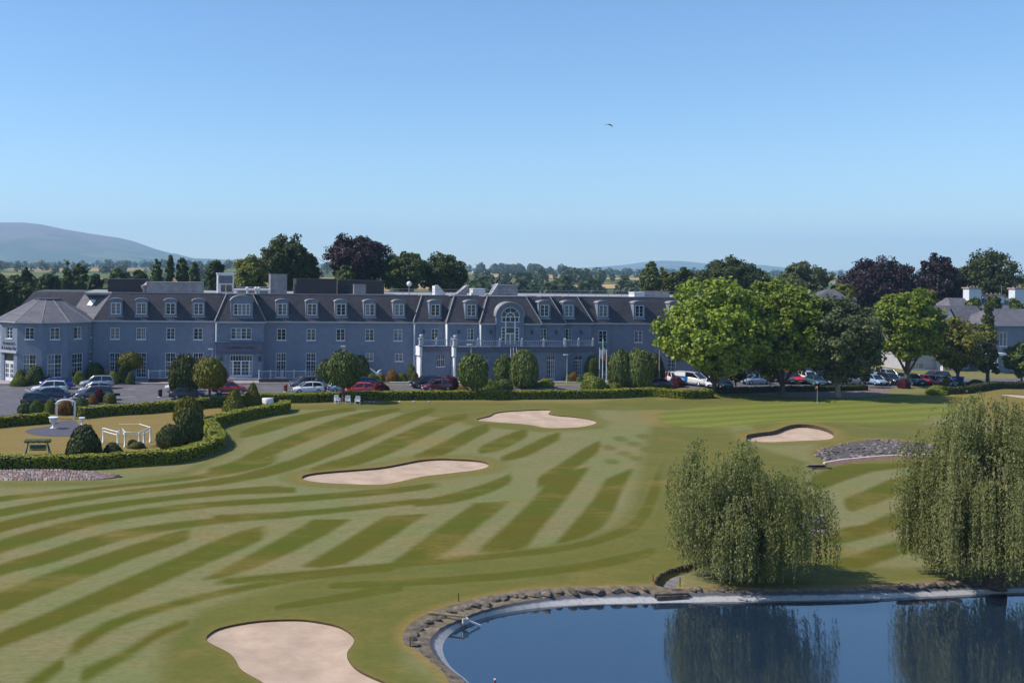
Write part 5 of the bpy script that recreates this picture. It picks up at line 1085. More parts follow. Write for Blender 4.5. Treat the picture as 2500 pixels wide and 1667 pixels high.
# ---- hedges: swept clipped mass with leaf faces
def offset_path(P, d):
    P = np.asarray(P); T = np.gradient(P, axis=0); T = T/np.linalg.norm(T, axis=1, keepdims=True); Nn = np.stack([-T[:, 1], T[:, 0]], 1); return P + Nn*d
def hedge(label, px_top, h, width, side, leaf='hedge', dens=120, size=0.16, px_h=None):
    """px_top: survey of the front upper edge; the hedge body lies on the `side` of that line"""
    P = np.array([Gz(p[0], p[1], h + float(hgt(*Gz(p[0], p[1], h)[:2])))[:2] for p in chaikin(px_top, False, 2)]); P = resample(P, 0.5)
    B = offset_path(P, side*width); n = len(P); hz = hgt(P[:, 0], P[:, 1])
    # body
    V = []; 
    for i in range(n):
        f, b = P[i], B[i]; z = hz[i]; m = lambda t: f+(b-f)*t
        V += [(*m(0.02), z-0.1), (*m(0.03), z+h*0.85), (*m(0.09), z+h-0.05), (*m(0.91), z+h-0.05), (*m(0.97), z+h*0.85), (*m(0.98), z-0.1)]
    Fq = [(i*6+k, i*6+k+1, (i+1)*6+k+1, (i+1)*6+k) for i in range(n-1) for k in range(5)]
    Fq += [(0, 1, 4, 5), (1, 2, 3, 4), ((n-1)*6+5, (n-1)*6+4, (n-1)*6+1, (n-1)*6), ((n-1)*6+4, (n-1)*6+3, (n-1)*6+2, (n-1)*6+1)]
    V = np.array(V); core = (V, np.array(Fq))
    # leaves on the front, top, back and ends
    L = np.linalg.norm(np.diff(P, axis=0), axis=1).sum(); tot = int(L*(h*2+width)*dens); rs = np.random.RandomState(len(label))
    i = rs.randint(0, n-1, tot); t = rs.uniform(0, 1, (tot, 1)); f = P[i]*(1-t)+P[i+1]*t; b = B[i]*(1-t)+B[i+1]*t; z = hz[i]
    q = rs.uniform(0, 2*h+width, tot); u = np.where(q < h, 0.0, np.where(q < h+width, (q-h)/width, 1.0)); zz = np.where(q < h, q, np.where(q < h+width, h, 2*h+width-q))
    wav = 0.045*np.sin(f[:, 0]*2.1+f[:, 1]*1.3) + 0.03*np.sin(f[:, 0]*5.3)
    dirn = (f-b)/np.linalg.norm(f-b, axis=1, keepdims=True)
    C2 = f+(b-f)*u[:, None] + dirn*np.where(q < h, 0.02, np.where(q < h+width, 0, -0.02))[:, None]; C = np.column_stack([C2, z+zz+np.where((q >= h) & (q < h+width), 0.015+wav*0.7, 0)])
    Nn = np.where((q < h)[:, None], np.column_stack([dirn*0.45, np.full(tot, 0.8)]), np.where((q < h+width)[:, None], np.array([[0, 0, 1.0]]), np.column_stack([-dirn*0.45, np.full(tot, 0.8)])))
    for e, (pf, pb) in enumerate(((P[0], B[0]), (P[-1], B[-1]))):
        k = int(width*h*dens); a = rs.uniform(0, 1, (k, 1)); C = np.vstack([C, np.column_stack([pf+(pb-pf)*a, np.full(k, hz[0 if e == 0 else -1])+rs.uniform(0, h, k)])]); d_ = (P[0]-P[1]) if e == 0 else (P[-1]-P[-2]); Nn = np.vstack([Nn, np.tile([[d_[0], d_[1], 0.1]], (k, 1))])
    o0 = P[n//2]; t_ = thing('hedge', label, 'hedge', (o0[0], o0[1], float(hz[n//2])), 0, 'clipped hedges'); off_ = np.array([o0[0], o0[1], float(hz[n//2])])
    link('foliage', leaf_mesh('hedge_foliage', C-off_, Nn, size, jitter=0.30, rs=rs), t_, LM[leaf]); link('shade_core', np_mesh('shade_core', core[0]-off_, core[1]), t_, TWIG_SHADE)
    return P, B
H1 = [(-80,1116),(0,1115.6),(94,1115.6),(189,1115.6),(252,1112.5),(315,1108),(378,1104.6),(425,1101.5),(472,1093.6),(503,1084),(535,1073),(550,1063.7),(550.7,1054),(541,1043),(532,1032),(525,1023),(529,1019.7),(550.7,1013.4),(582,1005.5),(629,996),(667,989.8),(692,987.3),(708,983.5),(709,977)]
hedge('bright green curving hedge round the garden above the striped fairway', H1, 1.05, 1.25, 1)
hedge('hedge along the garden left of the white arch', [(-80,1027),(0,1019),(60,1014),(121,1010)], 1.0, 1.1, 1)
hedge('long straight hedge between the fairway and the hotel car park', [(205,997.6),(267,991),(346,988),(409,982),(472,977),(550,970),(640,961.6),(691,963),(755,962),(831,959),(940,957),(1156,955.5),(1300,955),(1440,954),(1511,952.5),(1583,948),(1654,948),(1743,949)], 1.05, 1.5, 1, size=0.17, dens=95)
hedge('low dark hedge along the car park at the far right', [(2300,946),(2362,943.5),(2440,939),(2500,934.5),(2620,926)], 0.9, 1.3, 1, 'yew', size=0.18, dens=55)
hedge('dark ragged hedge under the trees right of the plane tree', [(1760,949),(1850,946),(1950,944),(2060,943),(2120,941)], 0.7, 1.2, 1, 'yew', size=0.2, dens=45)

# ---- trees
def limb_tree(seed, H, trunk_h, R, spread=0.75, nl=7, lean=0.0):
    """tapered trunk with limbs, unit metres"""
    r = np.random.RandomState(seed); mb = MB(); rad = max(0.12, H*0.026)
    top = np.array([lean, 0, trunk_h]); mb.tube([(0, 0, -0.1), (0.02, 0.02, trunk_h*0.5), tuple(top), (lean*1.6, 0.1, trunk_h+(H-trunk_h)*0.55)], [rad*1.35, rad, rad*0.85, rad*0.25], 9)
    for k in range(nl):
        a = 2*math.pi*k/nl + r.uniform(-0.4, 0.4); z0 = trunk_h*r.uniform(0.85, 1.25); e = np.array([math.cos(a)*R*spread, math.sin(a)*R*spread, trunk_h+(H-trunk_h)*r.uniform(0.35, 0.75)])
        m = np.array([math.cos(a)*R*spread*0.4, math.sin(a)*R*spread*0.4, z0+(e[2]-z0)*0.45]); mb.tube([(lean*0.8, 0, z0), tuple(m), tuple(e)], [rad*0.5, rad*0.33, rad*0.1], 6)
        for q in range(2):
            e2 = e + r.normal(0, R*0.22, 3); mb.tube([tuple(m*0.5+e*0.5), tuple(e2)], [rad*0.2, rad*0.05], 5)
    return mb
def crown_points(seed, R, z0, z1, nclump, nleaf, clump=0.36, shape='round', hollow=0.55):
    """leaf positions gathered in clumps through an uneven crown; clump radius relative to R"""
    r = np.random.RandomState(seed); zc = (z0+z1)/2; hz = (z1-z0)/2; C = []; Nn = []
    f = lump(seed+3, 0.16); cl = []
    while len(cl) < nclump:
        d = unit(r.normal(0, 1, (1, 3)))[0]; q = r.uniform(0.10, 1.0)**0.36
        if shape == 'column': p = np.array([d[0]*R*q*(1-0.22*max(0, d[2])), d[1]*R*q*(1-0.22*max(0, d[2])), d[2]*hz*q])
        elif shape == 'conifer': t = (d[2]+1)/2; k = (1-t)**0.8*q; a = math.atan2(d[1], d[0]); p = np.array([math.cos(a)*R*k, math.sin(a)*R*k, d[2]*hz])
        elif shape == 'umbrella': p = np.array([d[0]*R*q, d[1]*R*q, abs(d[2])*hz*1.6*q-hz*0.6])
        else: p = np.array([d[0]*R*q, d[1]*R*q, d[2]*hz*q])
        p = p*float(f(d)); cl.append((p, R*clump*r.uniform(0.55, 1.25)))
    per = nleaf//nclump
    for p, cr_ in cl:
        d = r.normal(0, 1, (per, 3)); d = d*np.minimum(1, 1.9/np.linalg.norm(d, axis=1, keepdims=True))
        C.append(p + d*cr_*np.array([0.58, 0.58, 0.46])); Nn.append(unit(unit(d)*0.7 + 0.7*unit(p[None]) + np.array([[0, 0, 0.45]])))
    C = np.vstack(C); Nn = np.vstack(Nn); C[:, 2] += zc; return C, Nn
def make_tree(name, label, px, py, Yd, w_px, top_py, bot_py, leaf, trunk_mat=BARK, nclump=46, nleaf=11000, size=0.42, shape='round', seed=1, base_py=None, group=None, clump=0.36, cat='tree', nl=7):
    """crown as wide as w_px and from top_py to bot_py; stands at Y=Yd (or where base_py meets the ground)"""
    if base_py is not None: P = G(px, base_py)
    else: q = F(px, 800, Yd); P = np.array([q[0], q[1], float(farm_h(q[0], q[1])) if Yd > 172 else 0.0])
    s = ppm(P); zt = F(px, top_py, P[1])[2]-P[2]; zb = F(px, bot_py, P[1])[2]-P[2]; zb = max(zb, 0.6); R = w_px/s/2
    t = thing(name, label, cat, tuple(P), 0, group)
    C, Nn = crown_points(seed, R*0.86, zb+0.1*(zt-zb), zt-0.06*(zt-zb), nclump, nleaf, clump, shape)
    link('crown', leaf_mesh('crown', C, Nn, size, jitter=0.7, rs=np.random.RandomState(seed+1)), t, LM[leaf])
    link('trunk', limb_tree(seed, zt*0.92, max(0.5, zb*1.02), R, nl=nl).mesh('trunk'), t, trunk_mat)
    return t
GT = 'trees between the green and the car park'
make_tree('plane_tree', 'broad bright green plane tree left of centre in the tree group by the green', 1744, 955, 0, 284, 682, 940, 'plane', seed=21, base_py=956, nclump=300, nleaf=30000, size=0.44, group=GT, clump=0.17)
make_tree('plane_tree', 'bright green plane tree behind, between the broad plane and the dark holm oak', 1912, 0, 128, 225, 674, 945, 'plane', seed=22, nclump=230, nleaf=23000, size=0.44, group=GT, clump=0.19)
make_tree('holm_oak', 'dark round crowned tree with a sunlit trunk on the edge of the green', 2045, 0, 0, 222, 718, 938, 'holm', BARK_SUNLIT, seed=23, base_py=969, nclump=330, nleaf=33000, size=0.34, group=GT, clump=0.16)
make_tree('sycamore', 'bright sycamore with a forked trunk right of the dark round tree', 2214, 0, 0, 184, 692, 915, 'plane', seed=24, base_py=946, nclump=190, nleaf=19000, size=0.42, group=GT, clump=0.19)
make_tree('young_tree', 'light yellow green young tree right of the sycamore', 2338, 0, 0, 150, 765, 915, 'olive', seed=25, base_py=938, nclump=130, nleaf=13000, size=0.36, group=GT, clump=0.2)
make_tree('slim_conifer', 'slim dark conifer standing before the lodge at right', 2411, 0, 0, 52, 735, 925, 'holm', seed=26, base_py=936, nclump=170, nleaf=12000, size=0.32, shape='conifer', group=GT, clump=0.30)
make_tree('round_tree', 'small round headed tree at the right edge behind the low hedge', 2494, 0, 0, 84, 838, 922, 'bay', seed=27, base_py=938, nclump=120, nleaf=12000, size=0.3, group=GT, clump=0.2)
for px, w, tp, lab, sd in ((1880, 34, 880, 'dark clipped yew column left of the red van', 31), (2108, 32, 872, 'dark clipped yew column right of the dark round tree', 32), (1796, 40, 890, 'dark clipped yew column behind the plane trunk', 33)):
    make_tree('yew_column', lab, px, 0, 0, w, tp, 944, 'yew', seed=sd, base_py=946, nclump=60, nleaf=6000, size=0.3, shape='column', group='dark yew columns', clump=0.4, cat='tree')
# behind the hotel
BT = 'trees behind the hotel'
for (px, Yd, w, tp, bp, lf, lab, nm, sh, sd, ncl) in [
 (690, 206, 150, 570, 720, 'oak', 'tall dark oak behind the hotel roof, left of the copper beech', 'oak_tree', 'round', 51, 60),
 (742, 214, 70, 606, 720, 'oak', 'narrow dark tree touching the right side of the tall oak', 'oak_tree', 'round', 52, 34),
 (610, 200, 95, 622, 730, 'olive', 'yellow green tree at the foot of the tall oak behind the white roof box', 'ash_tree', 'round', 53, 40),
 (868, 212, 180, 566, 720, 'beech', 'big copper beech behind the middle of the hotel', 'copper_beech', 'round', 54, 66),
 (840, 200, 60, 648, 720, 'bay', 'small green tree in front of the copper beech behind the roof', 'ash_tree', 'round', 55, 26),
 (985, 208, 130, 610, 720, 'oak', 'dark green tree right of the copper beech behind the hotel', 'oak_tree', 'round', 56, 50),
 (1082, 210, 130, 618, 725, 'oak', 'dark green tree at the right end of the clump behind the hotel', 'oak_tree', 'round', 57, 50),
 (1585, 210, 54, 634, 740, 'poplar', 'tall poplar behind the right half of the hotel', 'poplar', 'column', 58, 34),
 (1620, 214, 36, 650, 740, 'olive', 'thin poplar right of the tall poplar behind the hotel', 'poplar', 'column', 59, 26),
 (1665, 212, 80, 652, 745, 'oak', 'rounded green tree between the poplars and the broad dark tree', 'ash_tree', 'round', 60, 36),
 (1775, 210, 165, 630, 745, 'oak', 'broad dark tree behind the bright plane tree', 'oak_tree', 'round', 61, 60),
 (1850, 216, 70, 652, 745, 'oak', 'smaller dark tree at the right flank of the broad dark tree', 'oak_tree', 'round', 62, 30),
 (1962, 208, 150, 621, 780, 'holm', 'domed dark cedar like tree standing alone against the sky', 'cedar', 'umbrella', 63, 50),
 (2150, 205, 190, 616, 800, 'beech', 'left one of the two copper beeches at right', 'copper_beech', 'round', 64, 66),
 (2290, 207, 110, 606, 800, 'beech', 'right one of the two copper beeches at right, narrower', 'copper_beech', 'round', 65, 46),
 (2405, 205, 170, 602, 800, 'oak', 'large dark green tree at the right behind the chimneys', 'oak_tree', 'round', 66, 60),
 (2520, 220, 80, 650, 800, 'olive', 'yellowish tree cut by the right edge behind the chimneys', 'ash_tree', 'round', 67, 30),
 (382, 235, 28, 631, 720, 'poplar', 'leftmost of the four slim poplars behind the left half of the hotel', 'poplar', 'column', 68, 26),
 (414, 235, 25, 619, 720, 'poplar', 'second slim poplar from the left behind the hotel', 'poplar', 'column', 69, 26),
 (444, 235, 34, 619, 720, 'poplar', 'third and widest of the four slim poplars behind the hotel', 'poplar', 'column', 70, 28),
 (475, 238, 26, 638, 720, 'poplar', 'rightmost of the four slim poplars behind the hotel', 'poplar', 'column', 71, 26),
 (524, 230, 44, 632, 720, 'oak', 'dark ragged tree between the poplars and the white roof box', 'oak_tree', 'round', 72, 30),
 (340, 240, 50, 655, 725, 'poplar', 'grey green tree left of the four slim poplars', 'ash_tree', 'round', 73, 28),
 (286, 236, 44, 652, 730, 'poplar', 'light green tree behind the black louvred screen', 'ash_tree', 'column', 74, 28),
 (232, 250, 40, 666, 735, 'oak', 'dull green tree left of the black louvred screen', 'ash_tree', 'round', 75, 24),
 (192, 232, 42, 640, 740, 'poplar', 'taller green tree behind the tower, right one of a pair', 'ash_tree', 'column', 76, 30),
 (162, 232, 30, 640, 740, 'poplar', 'taller green tree behind the tower, left one of a pair', 'ash_tree', 'column', 77, 26),
 (118, 240, 60, 664, 745, 'oak', 'rounded tree behind the tower left of the tall pair', 'ash_tree', 'round', 78, 30),
 (64, 250, 34, 650, 735, 'oak', 'upright tree in the wood at the left', 'ash_tree', 'column', 79, 26),
 (30, 215, 76, 668, 770, 'poplar', 'bushy light green tree at the left edge of the wood', 'ash_tree', 'round', 80, 34),
 (-14, 205, 70, 652, 800, 'oak', 'dark tree cut by the left edge of the picture', 'oak_tree', 'round', 81, 34),
 (75, 205, 90, 690, 790, 'oak', 'low bushy tree just behind the tower roof at left', 'ash_tree', 'round', 82, 34),
 (2255, 186, 60, 700, 760, 'olive', 'small light tree above the lodge roof at left', 'ash_tree', 'round', 83, 22),
 (2060, 190, 60, 690, 750, 'olive', 'yellow green tree top above the grey hipped roof', 'ash_tree', 'round', 84, 22),
 (2376, 176, 40, 724, 790, 'bay', 'small green tree before the left chimney', 'ash_tree', 'round', 85, 18),
 (2420, 176, 40, 718, 790, 'bay', 'small green tree between the two chimneys', 'ash_tree', 'round', 86, 18),
 (2480, 176, 36, 728, 790, 'bay', 'small green tree before the right chimney', 'ash_tree', 'round', 87, 18)]:
    make_tree(nm, lab, px, 0, Yd, w, tp, bp, lf, seed=sd, nclump=ncl*4, nleaf=ncl*310, size=0.46, shape=sh, group=BT, clump=0.18 if ncl > 40 else 0.24, nl=5)
# ---- far woodland, hedgerows and copses: one mass
def wood():
    r = np.random.RandomState(9); C = []; Nn = []; S = []
    def tree_at(x, y, h, n, rr=None):
        z = float(farm_h(x, y)); R = rr or h*r.uniform(0.35, 0.5); d = unit(r.normal(0, 1, (n, 3))); p = d*np.array([R, R, h*0.5])*r.uniform(0.6, 1.0, (n, 1)); p[:, 2] += z+h*0.48
        C.append(p+np.array([x, y, 0])); Nn.append(unit(d+np.array([0, 0, 0.3]))); S.append(np.full(n, R*0.24))
    # left wood behind the hotel
    for _ in range(190):
        px = r.uniform(-60, 640); Y = r.uniform(240, 420); q = F(px, 700, Y); tree_at(q[0], Y, r.uniform(8, 13.5), 300)
    for _ in range(90):
        px = r.uniform(1560, 2600); Y = r.uniform(240, 420); q = F(px, 700, Y); tree_at(q[0], Y, r.uniform(5, 9.5), 260)
    for _ in range(46):
        px = r.uniform(1100, 1560); Y = r.uniform(250, 420); q = F(px, 700, Y); tree_at(q[0], Y, r.uniform(3, 6.5), 260)
    # hedgerows and copses receding to the ridge
    for Y, n, h0, h1, a, b in ((520, 50, 5, 9, 1560, 2700), (560, 40, 6, 10, -200, 1100), (520, 16, 4, 8, 1100, 1560), (720, 50, 6, 10, -200, 2700), (960, 60, 6, 10, -200, 2700), (1150, 40, 6, 11, -200, 1300), (1350, 90, 7, 11, -200, 2700), (1700, 190, 10, 17, -200, 2700), (2100, 200, 11, 18, -200, 2700), (2700, 180, 12, 20, -200, 2700)):
        for _ in range(n):
            px = r.uniform(a, b); y = Y + r.normal(0, Y*0.018)
            if in_field(px, y): continue
            q = F(px, 690, y); tree_at(q[0], y, r.uniform(h0, h1), 80 if Y > 1000 else 130)
    for cx, Y, n, sx in ((1290, 1650, 40, 45), (1210, 800, 8, 30), (1400, 880, 14, 40), (1440, 520, 7, 14), (1530, 520, 6, 14), (1180, 480, 9, 40), (1330, 470, 8, 30)):
        for _ in range(n):
            px = cx+r.normal(0, sx); y = Y+r.normal(0, 12)
            if in_field(px, y): continue
            q = F(px, 690, y); tree_at(q[0], y, r.uniform(9, 15) if Y < 1200 else r.uniform(12, 19), 190)
    C = np.vstack(C); Nn = np.vstack(Nn); S = np.concatenate(S); n = len(C); R_ = r.normal(0, 1, (n, 3)); Nn = unit(Nn+r.normal(0, 0.5, (n, 3))); U = unit(np.cross(Nn, R_)); V = np.cross(Nn, U); s = (S*r.uniform(0.6, 1.3, n))[:, None]
    P = np.stack([C-V*s, C+U*s, C+V*s, C-U*s], 1).reshape(-1, 3)
    return np_mesh('far_woodland', P, np.arange(4*n).reshape(-1, 4))
o = link('far_woodland', wood(), None, leafmat('far_wood_leaf', (0.042, 0.062, 0.020), 0.35, (0.02, 0.015, 0.0), 0.12)); setp(o, 'distant hedgerows and copses fading into the blue haze', 'woodland', kind='stuff')

# ---- the two weeping willows
def willow(label, px, base_py, top_py, w_px, seed, nstrand, group, skew=0.0):
    P = G(px, base_py); s = ppm(P); H = (F(px, top_py, P[1])[2]-P[2]); R = w_px/s/2; r = np.random.RandomState(seed)
    t = thing('weeping_willow', label, 'willow', tuple(P), 0, group)
    f = lump(seed+1, 0.16); C = []; Nn = []; K = 92
    cd = unit(r.normal(0, 1, (K, 3))); cd[:, 2] = np.abs(cd[:, 2])**0.8*0.96+0.02; cl_len = r.uniform(0.15, 1.0, K); cl_out = r.uniform(0.66, 1.13, K); cl_bow = r.uniform(0.2, 1.6, K); cl_sway = r.uniform(-0.25, 0.25, (K, 2))
    for k in range(nstrand):
        fill = r.uniform() < 0.24; j = r.randint(K)
        d = (cd[j] + r.normal(0, 0.075, 3)) if not fill else unit(r.normal(0, 1, (1, 3)))[0]; d = d/np.linalg.norm(d); d[2] = abs(d[2])
        q = (r.uniform(0.62, 1.0)**0.5*cl_out[j] if not fill else r.uniform(0.35, 0.80))*float(f(d))
        root = np.array([d[0]*R*0.9*q + skew*R*d[2], d[1]*R*0.9*q, H*0.34 + d[2]*H*0.66*min(q, 1.03)])
        rr = math.hypot(root[0], root[1]); out = np.array([root[0], root[1]])/max(0.3, rr)
        end_z = max(0.12, H*(0.02+0.46*(1-cl_len[j])*r.uniform(0.5, 1.05)) + 0.14*H*(rr/R)**2*r.uniform(0.5, 1.3))
        L = min(root[2]-end_z, r.uniform(0.25, 0.62)*H*(0.55+0.75*cl_len[j]))
        if L < 0.3: continue
        m = int(L/0.064); u = np.linspace(0, 1, m)[:, None]; bow = 0.16*R*np.sqrt(u)*cl_bow[j]*r.uniform(0.6, 1.2)*(0.4+0.6*(1-u))
        lift = 0.10*H*np.sin(np.minimum(u*3.2, 1.0)*math.pi)*cl_bow[j]*0.35
        p = root + np.hstack([out*bow + cl_sway[j]*u*0.6 + 0.05*np.sin(u*5+k), lift-u*L]); p += r.normal(0, 0.035, p.shape)
        C.append(p); Nn.append(np.tile([[out[0]*0.8, out[1]*0.8, 0.75]], (m, 1)))
    C = np.vstack(C); Nn = np.vstack(Nn)
    link('crown', leaf_mesh('willow_crown', C, Nn, 0.14, aspect=0.40, jitter=0.55, hang=True, rs=r), t, LM['willow'])
    mb = MB(); rad = H*0.035; mb.tube([(0, 0, -0.3), (0.05, 0, H*0.15), (0.1, 0.05, H*0.32), (0.0, 0, H*0.6)], [rad*1.5, rad*1.05, rad*0.9, rad*0.3], 10)
    for k in range(11):
        a = 2*math.pi*k/11+r.uniform(-0.3, 0.3); z0 = H*r.uniform(0.25, 0.45); e = np.array([math.cos(a)*R*0.45, math.sin(a)*R*0.45, H*r.uniform(0.5, 0.7)]); m = np.array([math.cos(a)*R*0.2, math.sin(a)*R*0.2, z0+(e[2]-z0)*0.7])
        mb.tube([(0.05, 0, z0), tuple(m), tuple(e), tuple(e+np.array([math.cos(a)*R*0.15, math.sin(a)*R*0.15, -H*0.08]))], [rad*0.5, rad*0.35, rad*0.14, rad*0.05], 6)
    link('trunk', mb.mesh('trunk'), t, BARK)
willow('left weeping willow on the pond bank, wholly in view', 1805, 1412, 1066, 400, 101, 2850, 'weeping willows by the pond')
willow('right weeping willow on the pond bank, taller and cut by the right edge', 2432, 1424, 974, 460, 102, 3500, 'weeping willows by the pond')
# ================================================================== CARS
def paint(name, c, metal=0.0): return plain('paint_'+name, c, 0.28, 0.03, 2.0, metal=metal, spec=0.6, coat=0.7)
PAINT = {'blue': paint('blue', (0.015, 0.03, 0.30)), 'white': paint('white', (0.72, 0.72, 0.74)), 'navy': paint('navy', (0.015, 0.02, 0.06)), 'black': paint('black', (0.012, 0.012, 0.016)), 'silver': paint('silver', (0.42, 0.43, 0.47), 0.35),
         'grey': paint('grey', (0.10, 0.105, 0.125), 0.3), 'red': paint('red', (0.42, 0.012, 0.02)), 'maroon': paint('maroon', (0.13, 0.01, 0.02)), 'teal': paint('teal', (0.03, 0.09, 0.12)), 'pale blue': paint('pale_blue', (0.25, 0.36, 0.52)), 'bright red': paint('bright_red', (0.62, 0.02, 0.02)), 'violet': paint('violet', (0.05, 0.04, 0.16))}
TYRE = plain('tyre', (0.018, 0.018, 0.02), 0.85, 0.2, 8); RIM = plain('wheel_rim', (0.45, 0.45, 0.47), 0.35, 0.1, 8, metal=0.7); LAMP = plain('headlamp', (0.75, 0.75, 0.72), 0.15, 0.05, 8); TAIL = plain('tail_lamp', (0.35, 0.01, 0.01), 0.25, 0.1, 8); TRIM = plain('black_trim', (0.02, 0.02, 0.022), 0.6, 0.1, 5); PLATE = plain('number_plate', (0.7, 0.7, 0.68), 0.5, 0.05, 5)
# profiles along the length (front = +x): stations (x, half width, sill z, shoulder z); cabin rows (x, half width bottom, half width top, bottom z, top z)
CARS = {
 'hatch': dict(L=4.1, st=[(-2.05,.70,.42,.80),(-1.95,.82,.30,.95),(-1.2,.87,.24,.98),(0,.88,.24,.95),(0.9,.87,.24,.92),(1.55,.83,.26,.80),(1.95,.72,.32,.68),(2.05,.58,.40,.58)], cab=[(-1.9,.74,.60,.94,1.0),(-1.55,.76,.62,.95,1.42),(-0.5,.78,.64,.96,1.49),(0.35,.78,.62,.95,1.42),(1.15,.76,.66,.90,.95)], wx=(1.28,-1.25), wr=.31),
 'saloon': dict(L=4.6, st=[(-2.3,.70,.42,.82),(-2.2,.82,.30,.96),(-1.4,.88,.24,1.0),(0,.89,.24,.96),(1.0,.88,.24,.92),(1.75,.84,.26,.80),(2.2,.72,.32,.66),(2.3,.58,.40,.56)], cab=[(-1.75,.72,.62,.97,1.0),(-0.95,.76,.60,.97,1.36),(-0.1,.78,.62,.97,1.43),(0.55,.78,.60,.95,1.36),(1.35,.76,.66,.90,.94)], wx=(1.42,-1.38), wr=.32),
 'suv': dict(L=4.5, st=[(-2.25,.74,.50,.98),(-2.15,.86,.38,1.10),(-1.3,.91,.32,1.12),(0,.92,.32,1.09),(1.0,.91,.32,1.06),(1.7,.88,.34,.96),(2.15,.78,.40,.84),(2.25,.64,.48,.72)], cab=[(-2.1,.80,.66,1.08,1.15),(-1.8,.81,.68,1.09,1.62),(-0.6,.83,.70,1.10,1.69),(0.4,.83,.68,1.09,1.62),(1.2,.80,.70,1.03,1.09)], wx=(1.40,-1.38), wr=.36),
 'van': dict(L=4.9, st=[(-2.45,.84,.40,1.30),(-2.42,.93,.32,1.34),(-1.3,.95,.28,1.36),(0,.95,.28,1.34),(1.0,.95,.28,1.28),(1.8,.93,.30,1.10),(2.35,.84,.36,.92),(2.45,.70,.44,.76)], cab=[(-2.42,.90,.82,1.30,1.86),(-2.3,.91,.83,1.33,1.92),(-0.6,.92,.84,1.33,1.95),(0.7,.92,.82,1.30,1.88),(1.75,.88,.78,1.10,1.16)], wx=(1.55,-1.45), wr=.34),
}
def car_protos(kind):
    c = CARS[kind]; B = MB(); n = 10
    def ring(x, w, z0, z1): return [(x,-w*.96,z0),(x,-w,z0+(z1-z0)*.35),(x,-w*.98,z0+(z1-z0)*.75),(x,-w*.90,z1),(x,-w*.5,z1+.03),(x,w*.5,z1+.03),(x,w*.90,z1),(x,w*.98,z0+(z1-z0)*.75),(x,w,z0+(z1-z0)*.35),(x,w*.96,z0)]
    V = []; Fq = []
    for s in c['st']: V += ring(*s)
    m = len(c['st'])
    for i in range(m-1):
        for k in range(n): Fq.append((i*n+k, i*n+(k+1) % n, (i+1)*n+(k+1) % n, (i+1)*n+k))
    Fq += [tuple(range(n)), tuple(range(m*n-1, (m-1)*n-1, -1))]; B.add(V, [tuple(reversed(f)) for f in Fq], True)
    # roof skin and pillars belong to the body
    cab = c['cab']; top = [(x, s*wt, zt+.012) for (x, wb, wt, zb, zt) in cab[1:-1] for s in (-1, 1)]
    k = len(cab)-2; rf = []
    tv = [(x, -wt*1.02, zt-.03) for (x, wb, wt, zb, zt) in cab[1:-1]], [(x, -wt*.6, zt+.03) for (x, wb, wt, zb, zt) in cab[1:-1]], [(x, wt*.6, zt+.03) for (x, wb, wt, zb, zt) in cab[1:-1]], [(x, wt*1.02, zt-.03) for (x, wb, wt, zb, zt) in cab[1:-1]]
    for a in range(3):
        for i in range(k-1): B.add([tv[a][i], tv[a][i+1], tv[a+1][i+1], tv[a+1][i]], [(0, 3, 2, 1)] if False else [(0, 1, 2, 3)], True)
    for s in (-1, 1):
        for (i, j) in ((0, 1), (len(cab)-1, len(cab)-2)):
            (x, wb, wt, zb, zt), (x2, wb2, wt2, zb2, zt2) = cab[i], cab[j]; B.tube([(x, s*wb*.99, zb), (x2, s*wt2*1.01, zt2-.02)], .05, 5)
        (x, wb, wt, zb, zt) = cab[2]; B.tube([(x, s*wb*1.005, zb), (x, s*wt*1.02, zt-.02)], .045, 5)
        if kind == 'van':
            P = [(cab[0][0], s*cab[0][1]*1.01, cab[0][3]), (cab[2][0], s*cab[2][1]*1.01, cab[2][3]), (cab[2][0], s*cab[2][2]*1.02, cab[2][4]-.02), (cab[0][0], s*cab[0][2]*1.02, cab[0][4])]; B.add(P, [(0, 1, 2, 3) if s < 0 else (3, 2, 1, 0)])
    Gm = MB(); V = []
    for (x, wb, wt, zb, zt) in cab: V += [(x, -wb, zb-.03), (x, -wt, zt), (x, wt, zt), (x, wb, zb-.03)]
    Fq = [(i*4+k, (i+1)*4+k, (i+1)*4+(k+1) % 4, i*4+(k+1) % 4) for i in range(len(cab)-1) for k in range(4)] + [(0, 1, 2, 3), tuple(range(len(V)-1, len(V)-5, -1))]
    Gm.add(V, Fq)
    W = MB(); r = c['wr']; W.lathe([(r*.62, -.11), (r, -.10), (r, .10), (r*.62, .11)], (0, 0, 0), 18); Rm = MB(); Rm.lathe([(.02, -.115), (r*.58, -.118), (r*.62, -.09), (r*.62, .09), (r*.58, .118), (.02, .115)], (0, 0, 0), 12)
    rot = Matrix.Rotation(math.pi/2, 4, 'X'); wm = W.mesh('wheel'); wm.transform(rot); rm = Rm.mesh('rim'); rm.transform(rot)
    f, b = c['st'][-2], c['st'][1]; HL = MB(); HL.box(-.16, .03, -.17, .17, -.07, .06); TL = MB(); TL.box(-.03, .05, -.14, .14, -.11, .13); BP = MB(); BP.box(-.04, .06, -f[1]*.8, f[1]*.8, -.09, .09); NP = MB(); NP.box(-.012, .012, -.26, .26, -.055, .055)
    return dict(body=B.mesh('body'), glass=Gm.mesh('windows'), wheel=wm, rim=rm, head=HL.mesh('headlight'), tail=TL.mesh('taillight'), bump=BP.mesh('bumper'), plate=NP.mesh('number_plate'), c=c)
CP = {k: car_protos(k) for k in CARS}
